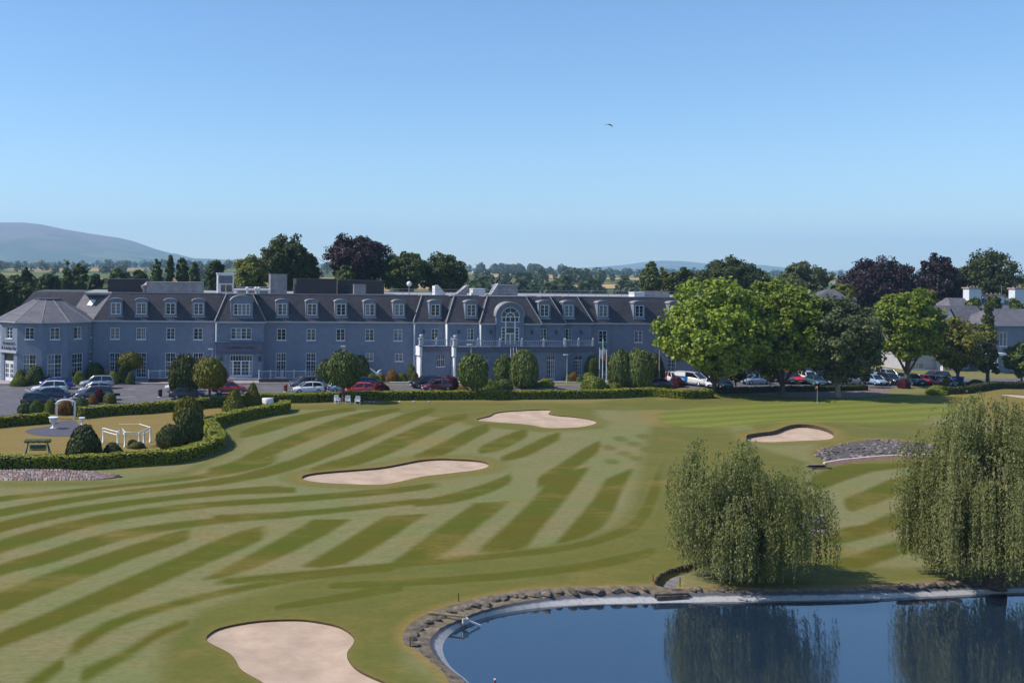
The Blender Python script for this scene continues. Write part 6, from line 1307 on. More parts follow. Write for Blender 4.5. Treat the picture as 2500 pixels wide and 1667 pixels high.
def car(kind, colour, px, py, head, label, group='cars parked before the hotel', decal=None):
    """head: heading in degrees, 0 faces right, 180 left, -90 faces the camera"""
    P = G(px, py); p = CP[kind]; c = p['c']; t = thing('parked_car' if kind != 'van' else 'parked_van', label, 'car' if kind != 'van' else 'van', (P[0], P[1], 0.018), math.radians(head), group)
    o = link('body', p['body'], t, PAINT[colour]); o = link('windows', p['glass'], t, GLD)
    st = c['st']
    for x in c['wx']:
        for s in (-1, 1):
            w = link('wheel', p['wheel'], t, TYRE, (x, s*(st[3][1]-.09), c['wr'])); link('rim', p['rim'], w, RIM)
    f, b = st[-2], st[1]
    for s in (-1, 1):
        link('headlight', p['head'], t, LAMP, (f[0]-.02, s*f[1]*.78, f[3]-.04)); link('taillight', p['tail'], t, TAIL, (b[0]-.06, s*b[1]*.82, b[3]-.14))
    link('bumper', p['bump'], t, TRIM, (st[-1][0]-.04, 0, st[-1][2]+.02)); link('bumper', p['bump'], t, TRIM, (st[0][0], 0, st[0][2]+.02))
    link('number_plate', p['plate'], t, PLATE, (st[-1][0]+.045, 0, st[-1][2]+.03)); link('number_plate', p['plate'], t, PLATE, (st[0][0]-.055, 0, st[0][2]+.2))
    if decal: decal(t, p)
    return t
def van_decal(t, p):
    # blue livery panel with pale lettering on the van side
    for s in (-1, 1):
        mb = MB(); mb.box(-2.2, -0.2, s*.962-.004, s*.962+.004, .55, 1.32); link('side_graphic', mb.mesh('side_graphic'), t, PAINT['blue'] if 'van_blue' not in PAINT else PAINT['van_blue'])
PAINT['van_blue'] = paint('van_blue', (0.02, 0.12, 0.36))
CARLIST = [
 ('saloon','blue',140,949,4,'blue car, farthest back of the left stack near the tower'), ('suv','white',121,962,184,'white car behind the navy one in the left stack'), ('saloon','navy',130,975,4,'navy car in front of the white one at left'), ('hatch','black',95,989,4,'black car nearest the garden in the left stack'),
 ('suv','silver',237,948,183,'silver car farthest back in the second stack, by the pink pot'), ('hatch','silver',232,962,183,'silver car in the middle of the second stack'), ('suv','grey',230,976,183,'grey car nearest the garden in the second stack'),
 ('saloon','white',445,955,184,'white car half hidden behind the dark egg topiary'), ('saloon','black',458,974,4,'black car behind the hedge below the dark egg topiary'), ('suv','red',560,962,3,'red estate car right of the golden lollipop tree'),
 ('hatch','navy',742,943,183,'navy car nearest the railing, left of the large lollipop tree'), ('suv','grey',748,949,183,'dark grey car with lit headlamp in front of the navy one'), ('hatch','silver',778,949,183,'silver car behind the clipped box bush'), ('hatch','white',752,960,183,'white car tucked behind the hedge beside the clipped box bush'),
 ('hatch','pale blue',838,958,3,'pale blue car behind the trunk of the large lollipop tree'), ('hatch','bright red',876,962,183,'bright red car low behind the hedge beside the maroon bush'), ('saloon','navy',888,946,183,'dark navy car behind the maroon bush, left of the sculpture'),
 ('suv','black',1040,947,186,'black car parked by the porch corner, rear one of two'), ('hatch','maroon',1066,953,186,'dark maroon car in front of the black one by the porch corner'),
 ('saloon','violet',1600,947,184,'violet blue car low behind the hedge at the lamp post'), ('hatch','red',1612,934,184,'red car behind the violet one near the plane tree'), ('suv','white',1647,937,-100,'white roofed off road car left of the white van'), ('suv','maroon',1738,936,184,'maroon and silver estate behind the white hatchback'), ('hatch','white',1738,946,-120,'white hatchback in the sun left of the plane trunk'), ('hatch','black',1764,948,-95,'black car at the plane trunk'),
 ('saloon','pale blue',1846,938,184,'pale blue car in the shade right of the plane trunk'), ('suv','grey',1912,935,-92,'dark grey vehicle left of the red one in the shade'), ('suv','bright red',1934,935,-92,'bright red car seen through the tree trunks'), ('suv','white',1974,934,-100,'white car left of the dark holm oak trunk'), ('saloon','teal',1990,940,-100,'teal car in front of the white one, left of the holm oak trunk'), ('hatch','black',2017,940,-92,'black car with bright lamps touching the holm oak trunk'), ('saloon','silver',2073,938,184,'silver car right of the holm oak trunk'),
 ('hatch','pale blue',2136,939,-92,'pale blue car right of the yew column'), ('suv','silver',2167,928,-92,'silver car behind the black one near the forked sycamore'), ('suv','black',2172,938,-92,'black car in front of the silver one near the forked sycamore'), ('suv','teal',2226,939,-92,'teal car just right of the forked sycamore'), ('suv','maroon',2282,932,184,'dark maroon estate seen side on behind the red hatchback'), ('hatch','red',2270,940,-80,'red hatchback right of the dark red bush'), ('hatch','silver',2300,942,-80,'silver hatchback at the left end of the right hedge'),
]
for k, (kd, cl, px, py, hd, lab) in enumerate(CARLIST): car(kd, cl, px, py, hd+random.uniform(-2, 2), lab)
car('van', 'white', 1690, 941, -60, 'white van with a blue side panel under the plane tree', decal=van_decal)

# ================================================================== STREET FURNITURE AND GARDEN
POLE = plain('galvanised_pole', (0.45, 0.46, 0.48), 0.5, 0.1, 4, metal=0.4); WP = plain('white_paint', (0.76, 0.76, 0.78), 0.55, 0.06, 4); STONE = plain('cast_stone', (0.52, 0.48, 0.45), 0.9, 0.12, 5, bump=0.2); GREENW = plain('green_woodstain', (0.06, 0.16, 0.13), 0.7, 0.2, 5)
def lamp(px, base_py, top_py, label):
    P = G(px, base_py); h = F(px, top_py, P[1])[2]; t = thing('lamp_post', label, 'lamp post', (P[0], P[1], 0.0), 0, 'lamp posts in the car park')
    mb = MB(); mb.tube([(0, 0, 0), (0, 0, h*.5), (0, 0, h-.05)], [.075, .06, .045], 8); link('pole', mb.mesh('pole'), t, POLE); mb = MB(); mb.box(-.55, .12, -.12, .12, h-.06, h+.06); mb.box(-.5, -.1, -.09, .09, h-.10, h-.061); o = link('lamp_head', mb.mesh('lamp_head'), t, WP)
lamp(1149, 955, 841, 'lamp post rising behind the round headed tree before the porch'); lamp(1609, 946, 841, 'tall lamp post left of the bright plane tree'); lamp(517, 938, 852, 'lamp post behind the golden lollipop tree by the entrance'); lamp(841, 938, 845, 'lamp post behind the large lollipop tree'); lamp(1384, 938, 866, 'lamp post before the right end of the porch')
def flagpole(px, base_py, top_py, label, flag=None, group='flagpoles before the hotel'):
    P = G(px, base_py); h = F(px, top_py, P[1])[2]; t = thing('flagpole', label, 'flagpole', (P[0], P[1], 0.0), 0, group); mb = MB(); mb.tube([(0, 0, 0), (0, 0, h)], [.06, .035], 8); mb.lathe([(.01, h), (.06, h+.05), (.01, h+.11)], (0, 0, 0), 8); link('pole', mb.mesh('pole'), t, WP)
    if flag:
        for k, (c, z0, z1) in enumerate(flag):
            mb = MB(); n = 9; V = []
            for i in range(n):
                u = i/(n-1); x = .05+.42*u; y = .10*math.sin(u*6.5+k)*u
                V += [(x, y, h*z0-.25*u), (x*1.02, y+.02, h*z1-.20*u)]
            mb.add(V, [(2*i, 2*i+2, 2*i+3, 2*i+1) for i in range(n-1)], True); o = link('flag_band', mb.mesh('flag_band'), t, plain('flag_%d_%s' % (px, c), {'g': (.02, .20, .08), 'w': (.75, .75, .75), 'o': (.65, .17, .02), 'd': (.05, .2, .16)}[c], .85, .05, 5)); m_ = o.modifiers.new('thickness', 'SOLIDIFY'); m_.thickness = .008
flagpole(1463, 930, 851, 'left flagpole of the flagged three with a pale drooping flag', [('w', .70, .97), ('d', .52, .70)]); flagpole(1471, 934, 829, 'middle and tallest flagpole with a green white and orange flag', [('g', .82, .97), ('w', .67, .82), ('o', .52, .67)]); flagpole(1480, 951, 855, 'right and nearest flagpole without a flag')
for px, w in ((1246, 'left'), (1252.5, 'middle'), (1260, 'right')): flagpole(px, 936, 851, '%s bare white pole of the three behind the central clipped trees' % w, None, 'bare white poles behind the central trees')
# golf pin
P = G(1995, 985); t = thing('golf_flagstick', 'golf flagstick with a small orange and white flag on the putting green', 'golf flag', tuple(P)); mb = MB(); mb.tube([(0, 0, 0), (0, 0, 2.25)], .016, 6); link('pin', mb.mesh('pin'), t, WP); mb = MB(); V = []
for i in range(8): u = i/7; V += [(-.02-.30*u, .07*math.sin(u*5)*u, 1.84-.12*u), (-.02-.30*u, .07*math.sin(u*5)*u+.01, 2.2-.16*u)]
mb.add(V, [(2*i+2, 2*i, 2*i+1, 2*i+3) for i in range(7)], True); o = link('flag', mb.mesh('flag'), t, plain('orange_flag', (.62, .20, .07), .85, .2, 9)); o.modifiers.new('thickness', 'SOLIDIFY').thickness = .008
mb = MB(); mb.lathe([(.054, .002), (.054, .012), (.04, .012)], (0, 0, 0), 12); link('cup', mb.mesh('cup'), t, TRIM)
# marker stakes by the pond
for px, py, h, lab in ((1119, 1468, 22, 'red brown stake by the boulders at the top left of the pond'), (1001, 1577, 26, 'red brown stake at the leftmost boulders of the pond'), (1594, 1418, 17, 'stake at the left end of the timber edging by the stream'), (1708, 1370, 14, 'thin stake in the timber edged bank left of the willow'), (1660, 1428, 20, 'pale stake at the right of the stream mouth')):
    P = G(px, py); hh = h/ppm(P); t = thing('marker_stake', lab, 'stake', tuple(P), 0, 'hazard stakes round the pond'); mb = MB(); mb.box(-.022, .022, -.022, .022, -.1, hh*.85); link('post', mb.mesh('post'), t, plain('stake_red', (.16, .06, .04), .9, .2, 9) if 'stake_red' not in MATS else MATS['stake_red']); mb = MB(); mb.frustum([(-.022, -.022, hh*.852), (.022, -.022, hh*.852), (.022, .022, hh*.852), (-.022, .022, hh*.852)], [(-.004, -.004, hh), (.004, -.004, hh), (.004, .004, hh), (-.004, .004, hh)]); link('tip', mb.mesh('tip'), t, MATS['stake_red'])
P = G(1208, 1672, WZ); t = thing('marker_stake', 'short red stake standing in the water at the bottom edge', 'stake', (P[0], P[1], WZ), 0, 'hazard stakes round the pond'); mb = MB(); mb.box(-.03, .03, -.03, .03, -.3, .22); link('post', mb.mesh('post'), t, plain('stake_bright', (.4, .03, .03), .8, .2, 9)); mb = MB(); mb.box(-.036, .036, -.036, .036, .222, .26); link('tip', mb.mesh('tip'), t, WP)
# white outfall pipe
A = Gz(1140, 1513, -0.1); B_ = Gz(1172, 1526, -0.38); t = thing('outfall_pipe', 'short white pipe running from the bank into the pond', 'pipe', tuple(A)); mb = MB(); mb.tube([(0, 0, 0), tuple(B_-A)], .055, 10); link('pipe', mb.mesh('pipe'), t, WP); mb = MB(); mb.box(-.22, .05, -.12, .12, -.14, .10); link('headwall', mb.mesh('headwall'), t, STONE)
# timber beam from the bank
A = Gz(1046, 1497, .02); B_ = Gz(1135, 1509, -.02); t = thing('timber_beam', 'weathered timber beam lying across the stones at the pond corner', 'beam', tuple(A)); d_ = (B_-A); mb = MB(); L_ = float(np.linalg.norm(d_)); mb.box(0, L_, -.06, .06, 0, .09); o = link('beam', mb.mesh('beam'), t, plain('weathered_timber', (.24, .18, .12), .9, .3, 5, bump=.4)); t.rotation_euler = (0, 0, math.atan2(d_[1], d_[0])); bevel(o, .015)
mb = MB(); mb.box(L_-.10, L_+.01, -.07, .07, -.35, -.002); link('end_post', mb.mesh('end_post'), t, MATS['weathered_timber'])
# ---- boulders round the pond
def rock_mesh(seed, sq=0.6):
    r = np.random.RandomState(seed); bm = bmesh.new(); bmesh.ops.create_icosphere(bm, subdivisions=2, radius=1.0); f = lump(seed, .28); cuts = unit(r.normal(0, 1, (7, 3))); off_ = r.uniform(.62, .9, 7)
    for v in bm.verts:
        d = np.array(v.co); q = d*float(f(d))
        for c_, o_ in zip(cuts, off_):
            e = q@c_-o_
            if e > 0: q = q-c_*e*.9
        v.co = Vector(q*np.array([1, .75, sq]))
    me_ = bpy.data.meshes.new('rock'); bm.to_mesh(me_); bm.free(); return me_
ROCKS = [rock_mesh(200+i) for i in range(8)]
BOULD = plain('grey_boulder', (.16, .125, .095), .95, .5, 2.6, bump=.7, dirt=(.06, .05, .035)); SETT = [plain('sett_%d' % i, c, .95, .25, 5, bump=.5) for i, c in enumerate([(.29, .22, .19), (.22, .12, .10), (.22, .18, .19), (.38, .32, .26), (.17, .135, .12)])]
bl = [(1008,1575,.42),(1003,1561,.45),(1012,1549,.35),(1019,1535,.42),(1032,1528,.36),(1047,1519,.42),(1063,1513,.34),(1077,1505,.36),(1100,1492,.34),(1118,1487,.36),(1133,1482,.42),(1156,1477,.50),(1180,1471,.55),(1207,1464,.46),(1231,1460,.50),(1254,1455,.40),(1276,1453,.42),(1303,1451,.58),(1330,1448,.60),(1365,1445,.45),(1400,1445,.48),(1430,1444,.50),(1460,1442,.58),(1505,1441,.50),(1540,1439,.52),(1575,1440,.34),(1690,1440,.34),(1705,1438,.42),(1755,1439,.30),(1770,1438,.36),(1020,1590,.3),(1040,1603,.32),(1058,1620,.28),(1075,1636,.3),(1098,1655,.26)]
for i, (px, py, s) in enumerate(bl):
    P = Gz(px, py, -0.06)
    where = 'at the left corner of the pond' if px < 1130 and py > 1485 and py < 1580 else ('on the left bank running out of the bottom edge' if py >= 1580 else ('along the top bank of the pond' if px < 1600 else 'below the left willow'))
    o = link('boulder', ROCKS[i % 8], None, BOULD, (P[0], P[1], -0.05), random.uniform(0, 6.28)); o.scale = (s*.78, s*.72, s*.5)
    ordn = ['first', 'second', 'third', 'fourth', 'fifth', 'sixth', 'seventh', 'eighth', 'ninth', 'tenth', 'eleventh', 'twelfth', 'thirteenth', 'fourteenth', 'fifteenth', 'sixteenth', 'seventeenth', 'eighteenth', 'nineteenth', 'twentieth']
    key = ('n', where); MATS.setdefault('count', {}); k = MATS['count'].get(where, 0); MATS['count'][where] = k+1
    setp(o, 'grey boulder %s, %s from the left' % (where, ordn[k]) if 'bottom' not in where else 'small grey boulder on the left pond bank, %s from the bottom edge' % ordn[4-k], 'boulder', 'boulders round the pond')
for i, px in enumerate(np.linspace(2195, 2330, 15)):
    P = Gz(px, 1432-(px-2195)*.055, -.04); o = link('bank_stone', ROCKS[(i*3) % 8], None, BOULD, (P[0], P[1], -.02), i*1.1); s = .17+.06*((i*7) % 3); o.scale = (s*1.2, s, s); setp(o, 'small brown stone in the row between the two willows, %s from the left' % ordn[i], 'stone', 'small stones between the willows')
# ---- sett wall below the garden hedge: each stone a part
P0 = G(140, 1170); t = thing('stone_edging', 'sloping edging of pink and grey setts below the curving hedge', 'stone edging', tuple(P0)); r = np.random.RandomState(3)
mb = MB(); lowp = [(-40,1173),(60,1174),(150,1173),(230,1172),(270,1168),(300,1163)]; upp = [(-40,1151),(60,1149),(150,1149),(230,1153),(270,1158),(298,1161)]
lo_ = [Gz(*p, .0) for p in lowp]; up_ = [Gz(p[0], p[1], .16) for p in upp]
def lerp_pl(pl_, u): q = u*(len(pl_)-1); i = min(int(q), len(pl_)-2); return pl_[i]+(pl_[i+1]-pl_[i])*(q-i)
V = [p for pr in zip(lo_, up_) for p in pr]; mb.add([(p[0], p[1]+.06, p[2]-.06) for p in V], [(2*i, 2*i+2, 2*i+3, 2*i+1) for i in range(len(lo_)-1)]); mb.build('mortar_bed', plain('mortar', (.13, .10, .10), .95, .3, 4), t)
SM = []
for i in range(5):
    bm = bmesh.new(); bmesh.ops.create_cube(bm, size=1.0); rr = np.random.RandomState(i+70)
    for v in bm.verts: v.co = Vector(np.array(v.co)*(1+rr.uniform(-.16, .08, 3)))
    bmesh.ops.bevel(bm, geom=bm.edges[:], offset=.12, segments=1, affect='EDGES'); me_ = bpy.data.meshes.new('sett'); bm.to_mesh(me_); bm.free(); SM.append(me_)
rows = 7; u = 0.0
for row in range(rows):
    u = r.uniform(0, .01)
    while u < .93:
        w = r.uniform(.013, .026); uu = u+w/2; a_, b_ = lerp_pl(lo_, min(uu, 1)), lerp_pl(up_, min(uu, 1)); H_ = np.linalg.norm(b_-a_)
        if H_ > .16 or row < 2:
            v = (row+.5)/rows; p = a_+(b_-a_)*v; tw = lerp_pl(lo_, min(u+w, 1))-lerp_pl(lo_, u); L_ = np.linalg.norm(tw)*.92
            o = link('sett', SM[r.randint(5)], t, SETT[r.choice([0, 0, 1, 1, 2, 3, 4], p=[.2, .15, .2, .1, .15, .1, .1])], tuple(p-P0+np.array([0, r.uniform(-.03, .02), 0]))); o.scale = (L_, .2, max(.06, H_/rows*1.02)); o.rotation_euler = (-1.1, r.uniform(-.06, .06), math.atan2(tw[1], tw[0])+r.uniform(-.06, .06))
        u += w
# ---- rock bed and kerb near the right willow
c0 = bed.mean(0); t = thing('rock_bed', 'bed of grey riprap stones beside the right willow', 'rock bed', (c0[0], c0[1], 0.0)); r = np.random.RandomState(8); k = 0
RIP = [plain('riprap_%d' % i, c, .95, .3, 6, bump=.5) for i, c in enumerate([(.165, .135, .12), (.095, .078, .07), (.225, .19, .165)])]
mb = MB(); mb.add([(p[0], p[1], float(hgt(p[0], p[1]))-.10) for p in bed], [tuple(range(len(bed)))]); o = mb.build('gravel_base', RIP[1], t)
if o.data.polygons[0].normal.z < 0: o.data.flip_normals()
bx0, by0 = bed.min(0); bx1, by1 = bed.max(0); tries = 0
while k < 290 and tries < 6000:
    tries += 1; x, y = r.uniform(bx0, bx1), r.uniform(by0, by1)
    if not inpoly(np.array([x]), np.array([y]), bed)[0]: continue
    o = link('stone', ROCKS[r.randint(8)], t, RIP[r.randint(3)], (x-c0[0], y-c0[1], float(hgt(x, y))-.07)); s = r.uniform(.12, .30); o.scale = (s, s, s*.75); o.rotation_euler = (r.uniform(0, .5), 0, r.uniform(0, 6.28)); k += 1
kb = [Gz(p[0], p[1], .1) for p in [(2012,1129),(2030,1126),(2060,1121),(2101,1117),(2158,1112),(2213,1110),(2290,1108)]]
t = thing('pale_kerb', 'pale curved kerb along the lower edge of the riprap bed', 'kerb', tuple(kb[3])); mb = MB(); V = []; n = len(kb)
for p in kb: p = p-kb[3]; V += [(p[0], p[1]-.10, -.35), (p[0], p[1]-.10, .02), (p[0], p[1]+.16, .02), (p[0], p[1]+.16, -.35)]
mb.add(V, [(i*4+q, (i+1)*4+q, (i+1)*4+(q+1) % 4, i*4+(q+1) % 4) for i in range(n-1) for q in range(3)]+[(0, 1, 2, 3), (4*n-1, 4*n-2, 4*n-3, 4*n-4)]); link('coping', mb.mesh('coping'), t, plain('pale_kerb_stone', (.58, .50, .45), .9, .15, 4))
mb = MB(); V = []
for p in kb: p = p-kb[3]; V += [(p[0], p[1]-.11, -.02), (p[0], p[1]-1.3, -.13)]
mb.add(V, [(2*i, 2*i+1, 2*i+3, 2*i+2) for i in range(n-1)]); link('earth_bank', mb.mesh('earth_bank'), t, plain('earth_bank_soil', (.19, .10, .07), .95, .35, 3, bump=.5))
# dark box painting in the shadow hollow by the kerb, with brown edges
P = G(1990, 1140); t = thing('culvert', 'dark culvert mouth at the left end of the pale kerb', 'culvert', tuple(P)); mb = MB(); mb.box(-.7, .9, -.1, .1, -.2, .16); mb.box(-.7, -.55, -.9, -.102, -.2, .10); mb.box(.75, .9, -.9, -.102, -.2, .10); mb.box(-.54, .74, -.85, -.103, -.15, .02); link('frame', mb.mesh('frame'), t, plain('dark_timber', (.035, .025, .02), .9, .3, 4, bump=.4))
mb = MB(); mb.box(-.75, .95, -.13, .13, .162, .21); link('brown_edge', mb.mesh('brown_edge'), t, MATS['weathered_timber'])
# rocks right of the left willow
P0 = G(1985, 1292); t = thing('rock_pile', 'pale rock pile showing at the right skirt of the left willow', 'rock pile', tuple(P0)); r = np.random.RandomState(12)
for q in range(34):
    px, py = r.uniform(1930, 2008), r.uniform(1262, 1302); p = G(px, py); s = r.uniform(.16, .34); o = link('rock', ROCKS[q % 8], t, [BOULD, STONE, RIP[2]][q % 3], tuple(p-P0+np.array([0, 0, r.uniform(0, .12)]))); o.scale = (s, s, s); o.rotation_euler = (r.uniform(0, 1), 0, r.uniform(0, 6))
# timber edging and stream bed
t = thing('timber_edging', 'dark brown timber edging curving along the stream to the pond', 'edging', tuple(G(1660, 1390))); P0 = np.array(t.location); r = np.random.RandomState(4)
path = resample(chaikin([G(*p)[:2] for p in stream_px_far[1:]], False, 2), .24); SL = MB(); SL.box(-.115, .115, -.05, .05, -.4, .14); slm = SL.mesh('sleeper')
for i in range(len(path)-1):
    a_, b_ = path[i], path[i+1]; d_ = b_-a_; o = link('sleeper', slm, t, MATS['dark_timber'] if i % 4 else plain('brown_timber_%d' % i, (.07, .042, .03), .9, .3, 4), (float((a_+b_)[0]/2-P0[0]), float((a_+b_)[1]/2-P0[1]), r.uniform(-.03, .03)-P0[2]+float(hgt(*a_))), math.atan2(d_[1], d_[0]))
mb = MB(); mb.add([(p[0], p[1], float(hgt(p[0], p[1]))-.20) for p in stream_poly], [tuple(range(len(stream_poly)))]); o = mb.build('stream_bed', plain('stream_silt', (.20, .18, .18), .7, .25, 2, bump=.3))
if o.data.polygons[0].normal.z < 0: o.data.flip_normals()
setp(o, kind='structure')
P = G(1636, 1443); t = thing('stone_step', 'flat stone slab step across the stream mouth', 'step', (P[0], P[1], -.16)); mb = MB(); mb.box(-.95, .95, -.16, .16, -.05, .12); o = link('slab', mb.mesh('slab'), t, BOULD); bevel(o, .03); mb = MB(); mb.box(-.8, .8, -.24, -.162, -.2, .0); link('riser', mb.mesh('riser'), t, BOULD)
# ---- hedged garden
PATHM = plain('garden_path', (.085, .078, .10), .9, .2, 3, bump=.2)
def gsheet(name, px, z, mat): return sheet(name, px, z, mat, 'structure', 2)
gsheet('garden_path', [(140,1028),(184,1024),(190,1035),(205,1045),(235,1052),(232,1060),(190,1065),(130,1066),(85,1062),(58,1055),(70,1047),(105,1043),(135,1038)], .02, PATHM)
A = G(138, 1023); B_ = G(182, 1021); t = thing('garden_arch', 'white rose arch at the entrance of the hedged garden', 'arch', tuple((A+B_)/2)); s = ppm(A); H_ = 46/s; w = np.linalg.norm(B_-A)/2
mb = MB()
for sx in (-1, 1):
    for yy in (-.35, .35): mb = MB(); mb.box(sx*w-.07, sx*w+.07, yy-.07, yy+.07, 0, H_*.82); link('post', mb.mesh('post'), t, WP)
mb = MB()
for yy in (-.36, .36): mb.tube([(w*1.05*math.cos(a), yy, H_*.8+H_*.22*math.sin(a)) for a in np.linspace(0, math.pi, 11)], .055, 6)
for a in np.linspace(.25, math.pi-.25, 7): mb.tube([(w*1.05*math.cos(a), -.42, H_*.8+H_*.22*math.sin(a)), (w*1.05*math.cos(a), .42, H_*.8+H_*.22*math.sin(a))], .03, 5)
link('curved_top', mb.mesh('curved_top'), t, WP); mb = MB()
for sx in (-1, 1):
    for z in np.arange(.25, H_*.8, .28): mb.box(sx*w-.02, sx*w+.02, -.35, .35, z-.02, z+.02)
    for yy in (-.12, .12): mb.box(sx*w-.021, sx*w+.021, yy-.02, yy+.02, .1, H_*.8)
link('trellis', mb.mesh('trellis'), t, WP)
def urn(px, py, h, label, mat=WP, plantleaf=None):
    P = G(px, py); H_ = h/ppm(P); t = thing('urn', label, 'urn', (P[0], P[1], P[2]+.005), 0, 'garden urns and pots'); mb = MB(); k = H_
    mb.lathe([(.22*k, 0), (.22*k, .10*k), (.10*k, .16*k), (.09*k, .36*k), (.20*k, .46*k), (.34*k, .72*k), (.36*k, .92*k), (.44*k, .97*k), (.44*k, 1.0*k), (.34*k, .98*k)], (0, 0, 0), 18); link('bowl', mb.mesh('bowl'), t, mat)
    mb = MB(); mb.box(-.28*k, .28*k, -.28*k, .28*k, -.02, .06*k); link('plinth', mb.mesh('plinth'), t, STONE)
urn(130, 1046, 28, 'white garden urn left of the path, below the arch'); urn(200, 1037, 18, 'white garden urn above the dome bush, right of the path')
TERR = plain('pink_terracotta', (.62, .36, .31), .9, .12, 4); urn(257, 925, 24, 'pink pot among the bushes under the hotel wall', TERR); urn(1078, 925, 26, 'pale pink pot beside the red bush at the porch', TERR)
def small_plant(): pass
# white pergola: posts on a curve with rails
P0 = G(300, 1088); t = thing('pergola', 'white curved pergola frame in the hedged garden', 'pergola', tuple(P0)); cps = [(252,1080),(287,1090),(305,1091),(340,1092),(351,1087),(367,1079)]; H_ = 36/ppm(P0); pts3 = [G(*p)-P0 for p in cps]
for p in pts3:
    mb = MB(); mb.lathe([(.13, 0), (.13, .12), (.085, .15), (.08, H_-.15), (.12, H_-.06), (.12, H_)], (p[0], p[1], 0), 12); link('post', mb.mesh('post'), t, WP)
C_ = G(300, 1074)-P0; arc = [pts3[0]]+[pts3[0]+(C_-pts3[0])*.55] ; mb = MB(); back = G(238, 1078)-P0
for hh in (H_, H_-.28):
    mb.tube([tuple(pts3[0]+np.array([0, 0, hh])), tuple((pts3[0]+pts3[1])/2+np.array([0, -.1, hh])), tuple(pts3[1]+np.array([0, 0, hh]))], .045, 6); mb.tube([tuple(p+np.array([0, 0, hh])) for p in pts3[2:]], .045, 6); mb.tube([tuple(pts3[1]+np.array([0, 0, hh])), tuple(G(296, 1080)-P0+np.array([0, 0, hh])), tuple(pts3[2]+np.array([0, 0, hh]))], .045, 6)
link('rails', mb.mesh('rails'), t, WP); mb = MB(); ring = [G(290, 1071)-P0, G(340, 1070)-P0, pts3[5], pts3[4], pts3[3]]
for a_, b_ in zip(ring[:-1], ring[1:]): mb.tube([tuple(a_+np.array([0, 0, H_+.03])), tuple(b_+np.array([0, 0, H_+.03]))], .04, 6)
link('top_ring', mb.mesh('top_ring'), t, WP)
P = G(328, 1091); t = thing('garden_ornament', 'small white ornament on the grass inside the pergola', 'ornament', tuple(P)); mb = MB(); mb.lathe([(.10, 0), (.14, .08), (.07, .18), (.12, .3), (.02, .42)], (0, 0, 0), 12); link('figure', mb.mesh('figure'), t, WP); mb = MB(); mb.box(-.15, .15, -.15, .15, -.03, -.001); link('base', mb.mesh('base'), t, STONE)
# green swing seat
P = G(92, 1110); s = ppm(P); W_ = 27/s; H_ = 38/s; t = thing('swing_seat', 'green timber swing seat with a ragged awning behind the front hedge', 'swing seat', tuple(P)); mb = MB()
for sx in (-1, 1):
    for yy in (-1, 1): mb.tube([(sx*W_*1.1, yy*.55, 0), (sx*W_*.8, 0, H_*.9)], .05, 6)
mb.tube([(-W_, 0, H_*.9), (W_, 0, H_*.9)], .055, 6); link('frame', mb.mesh('frame'), t, GREENW); mb = MB()
for k_ in range(9):
    x0_ = -W_*1.15+k_*W_*2.3/9; mb.frustum([(x0_, -.5, H_*.84-.06*(k_ % 2)), (x0_+W_*.26, -.5, H_*.82), (x0_+W_*.26, .5, H_*.82), (x0_, .5, H_*.84)], [(x0_, -.45, H_*.95), (x0_+W_*.26, -.45, H_*.94), (x0_+W_*.26, .45, H_*.97), (x0_, .45, H_*.97)])
link('awning', mb.mesh('awning'), t, LM['yew']); mb = MB(); mb.box(-W_*.75, W_*.75, -.22, .22, H_*.30, H_*.34); mb.box(-W_*.75, W_*.75, .18, .24, H_*.36, H_*.62); link('seat', mb.mesh('seat'), t, GREENW); mb = MB()
for sx in (-1, 1): mb.tube([(sx*W_*.7, 0, H_*.34), (sx*W_*.7, 0, H_*.88)], .015, 4)
link('hangers', mb.mesh('hangers'), t, POLE)
# white draped table at the far corner of the garden
P = G(653, 984); s = ppm(P); t = thing('draped_table', 'white cloth covered table at the far corner of the garden hedge', 'table', tuple(P)); mb = MB(); rx, ry, H_ = 14/s, .8, 13/s; n = 28; rings_ = []
for z, k_, wv in ((H_+.012, .02, 0), (H_+.012, .96, 0), (H_-.02, 1.0, 0), (H_*.5, 1.05, .05), (.04, 1.10, .09)): rings_.append([(rx*(k_+wv*math.sin(a*9))*math.cos(a), ry*(k_+wv*math.sin(a*9))*math.sin(a), z) for a in np.linspace(0, 2*math.pi, n, endpoint=False)])
V = [p for r_ in rings_ for p in r_]; mb.add(V, [(j*n+i, (j+1)*n+i, (j+1)*n+(i+1) % n, j*n+(i+1) % n) for j in range(4) for i in range(n)], True); link('cloth', mb.mesh('cloth'), t, WP); mb = MB()
for sx in (-1, 1):
    for sy in (-1, 1): mb.box(sx*rx*.6-.03, sx*rx*.6+.03, sy*ry*.5-.03, sy*ry*.5+.03, 0, H_)
link('legs', mb.mesh('legs'), t, POLE)
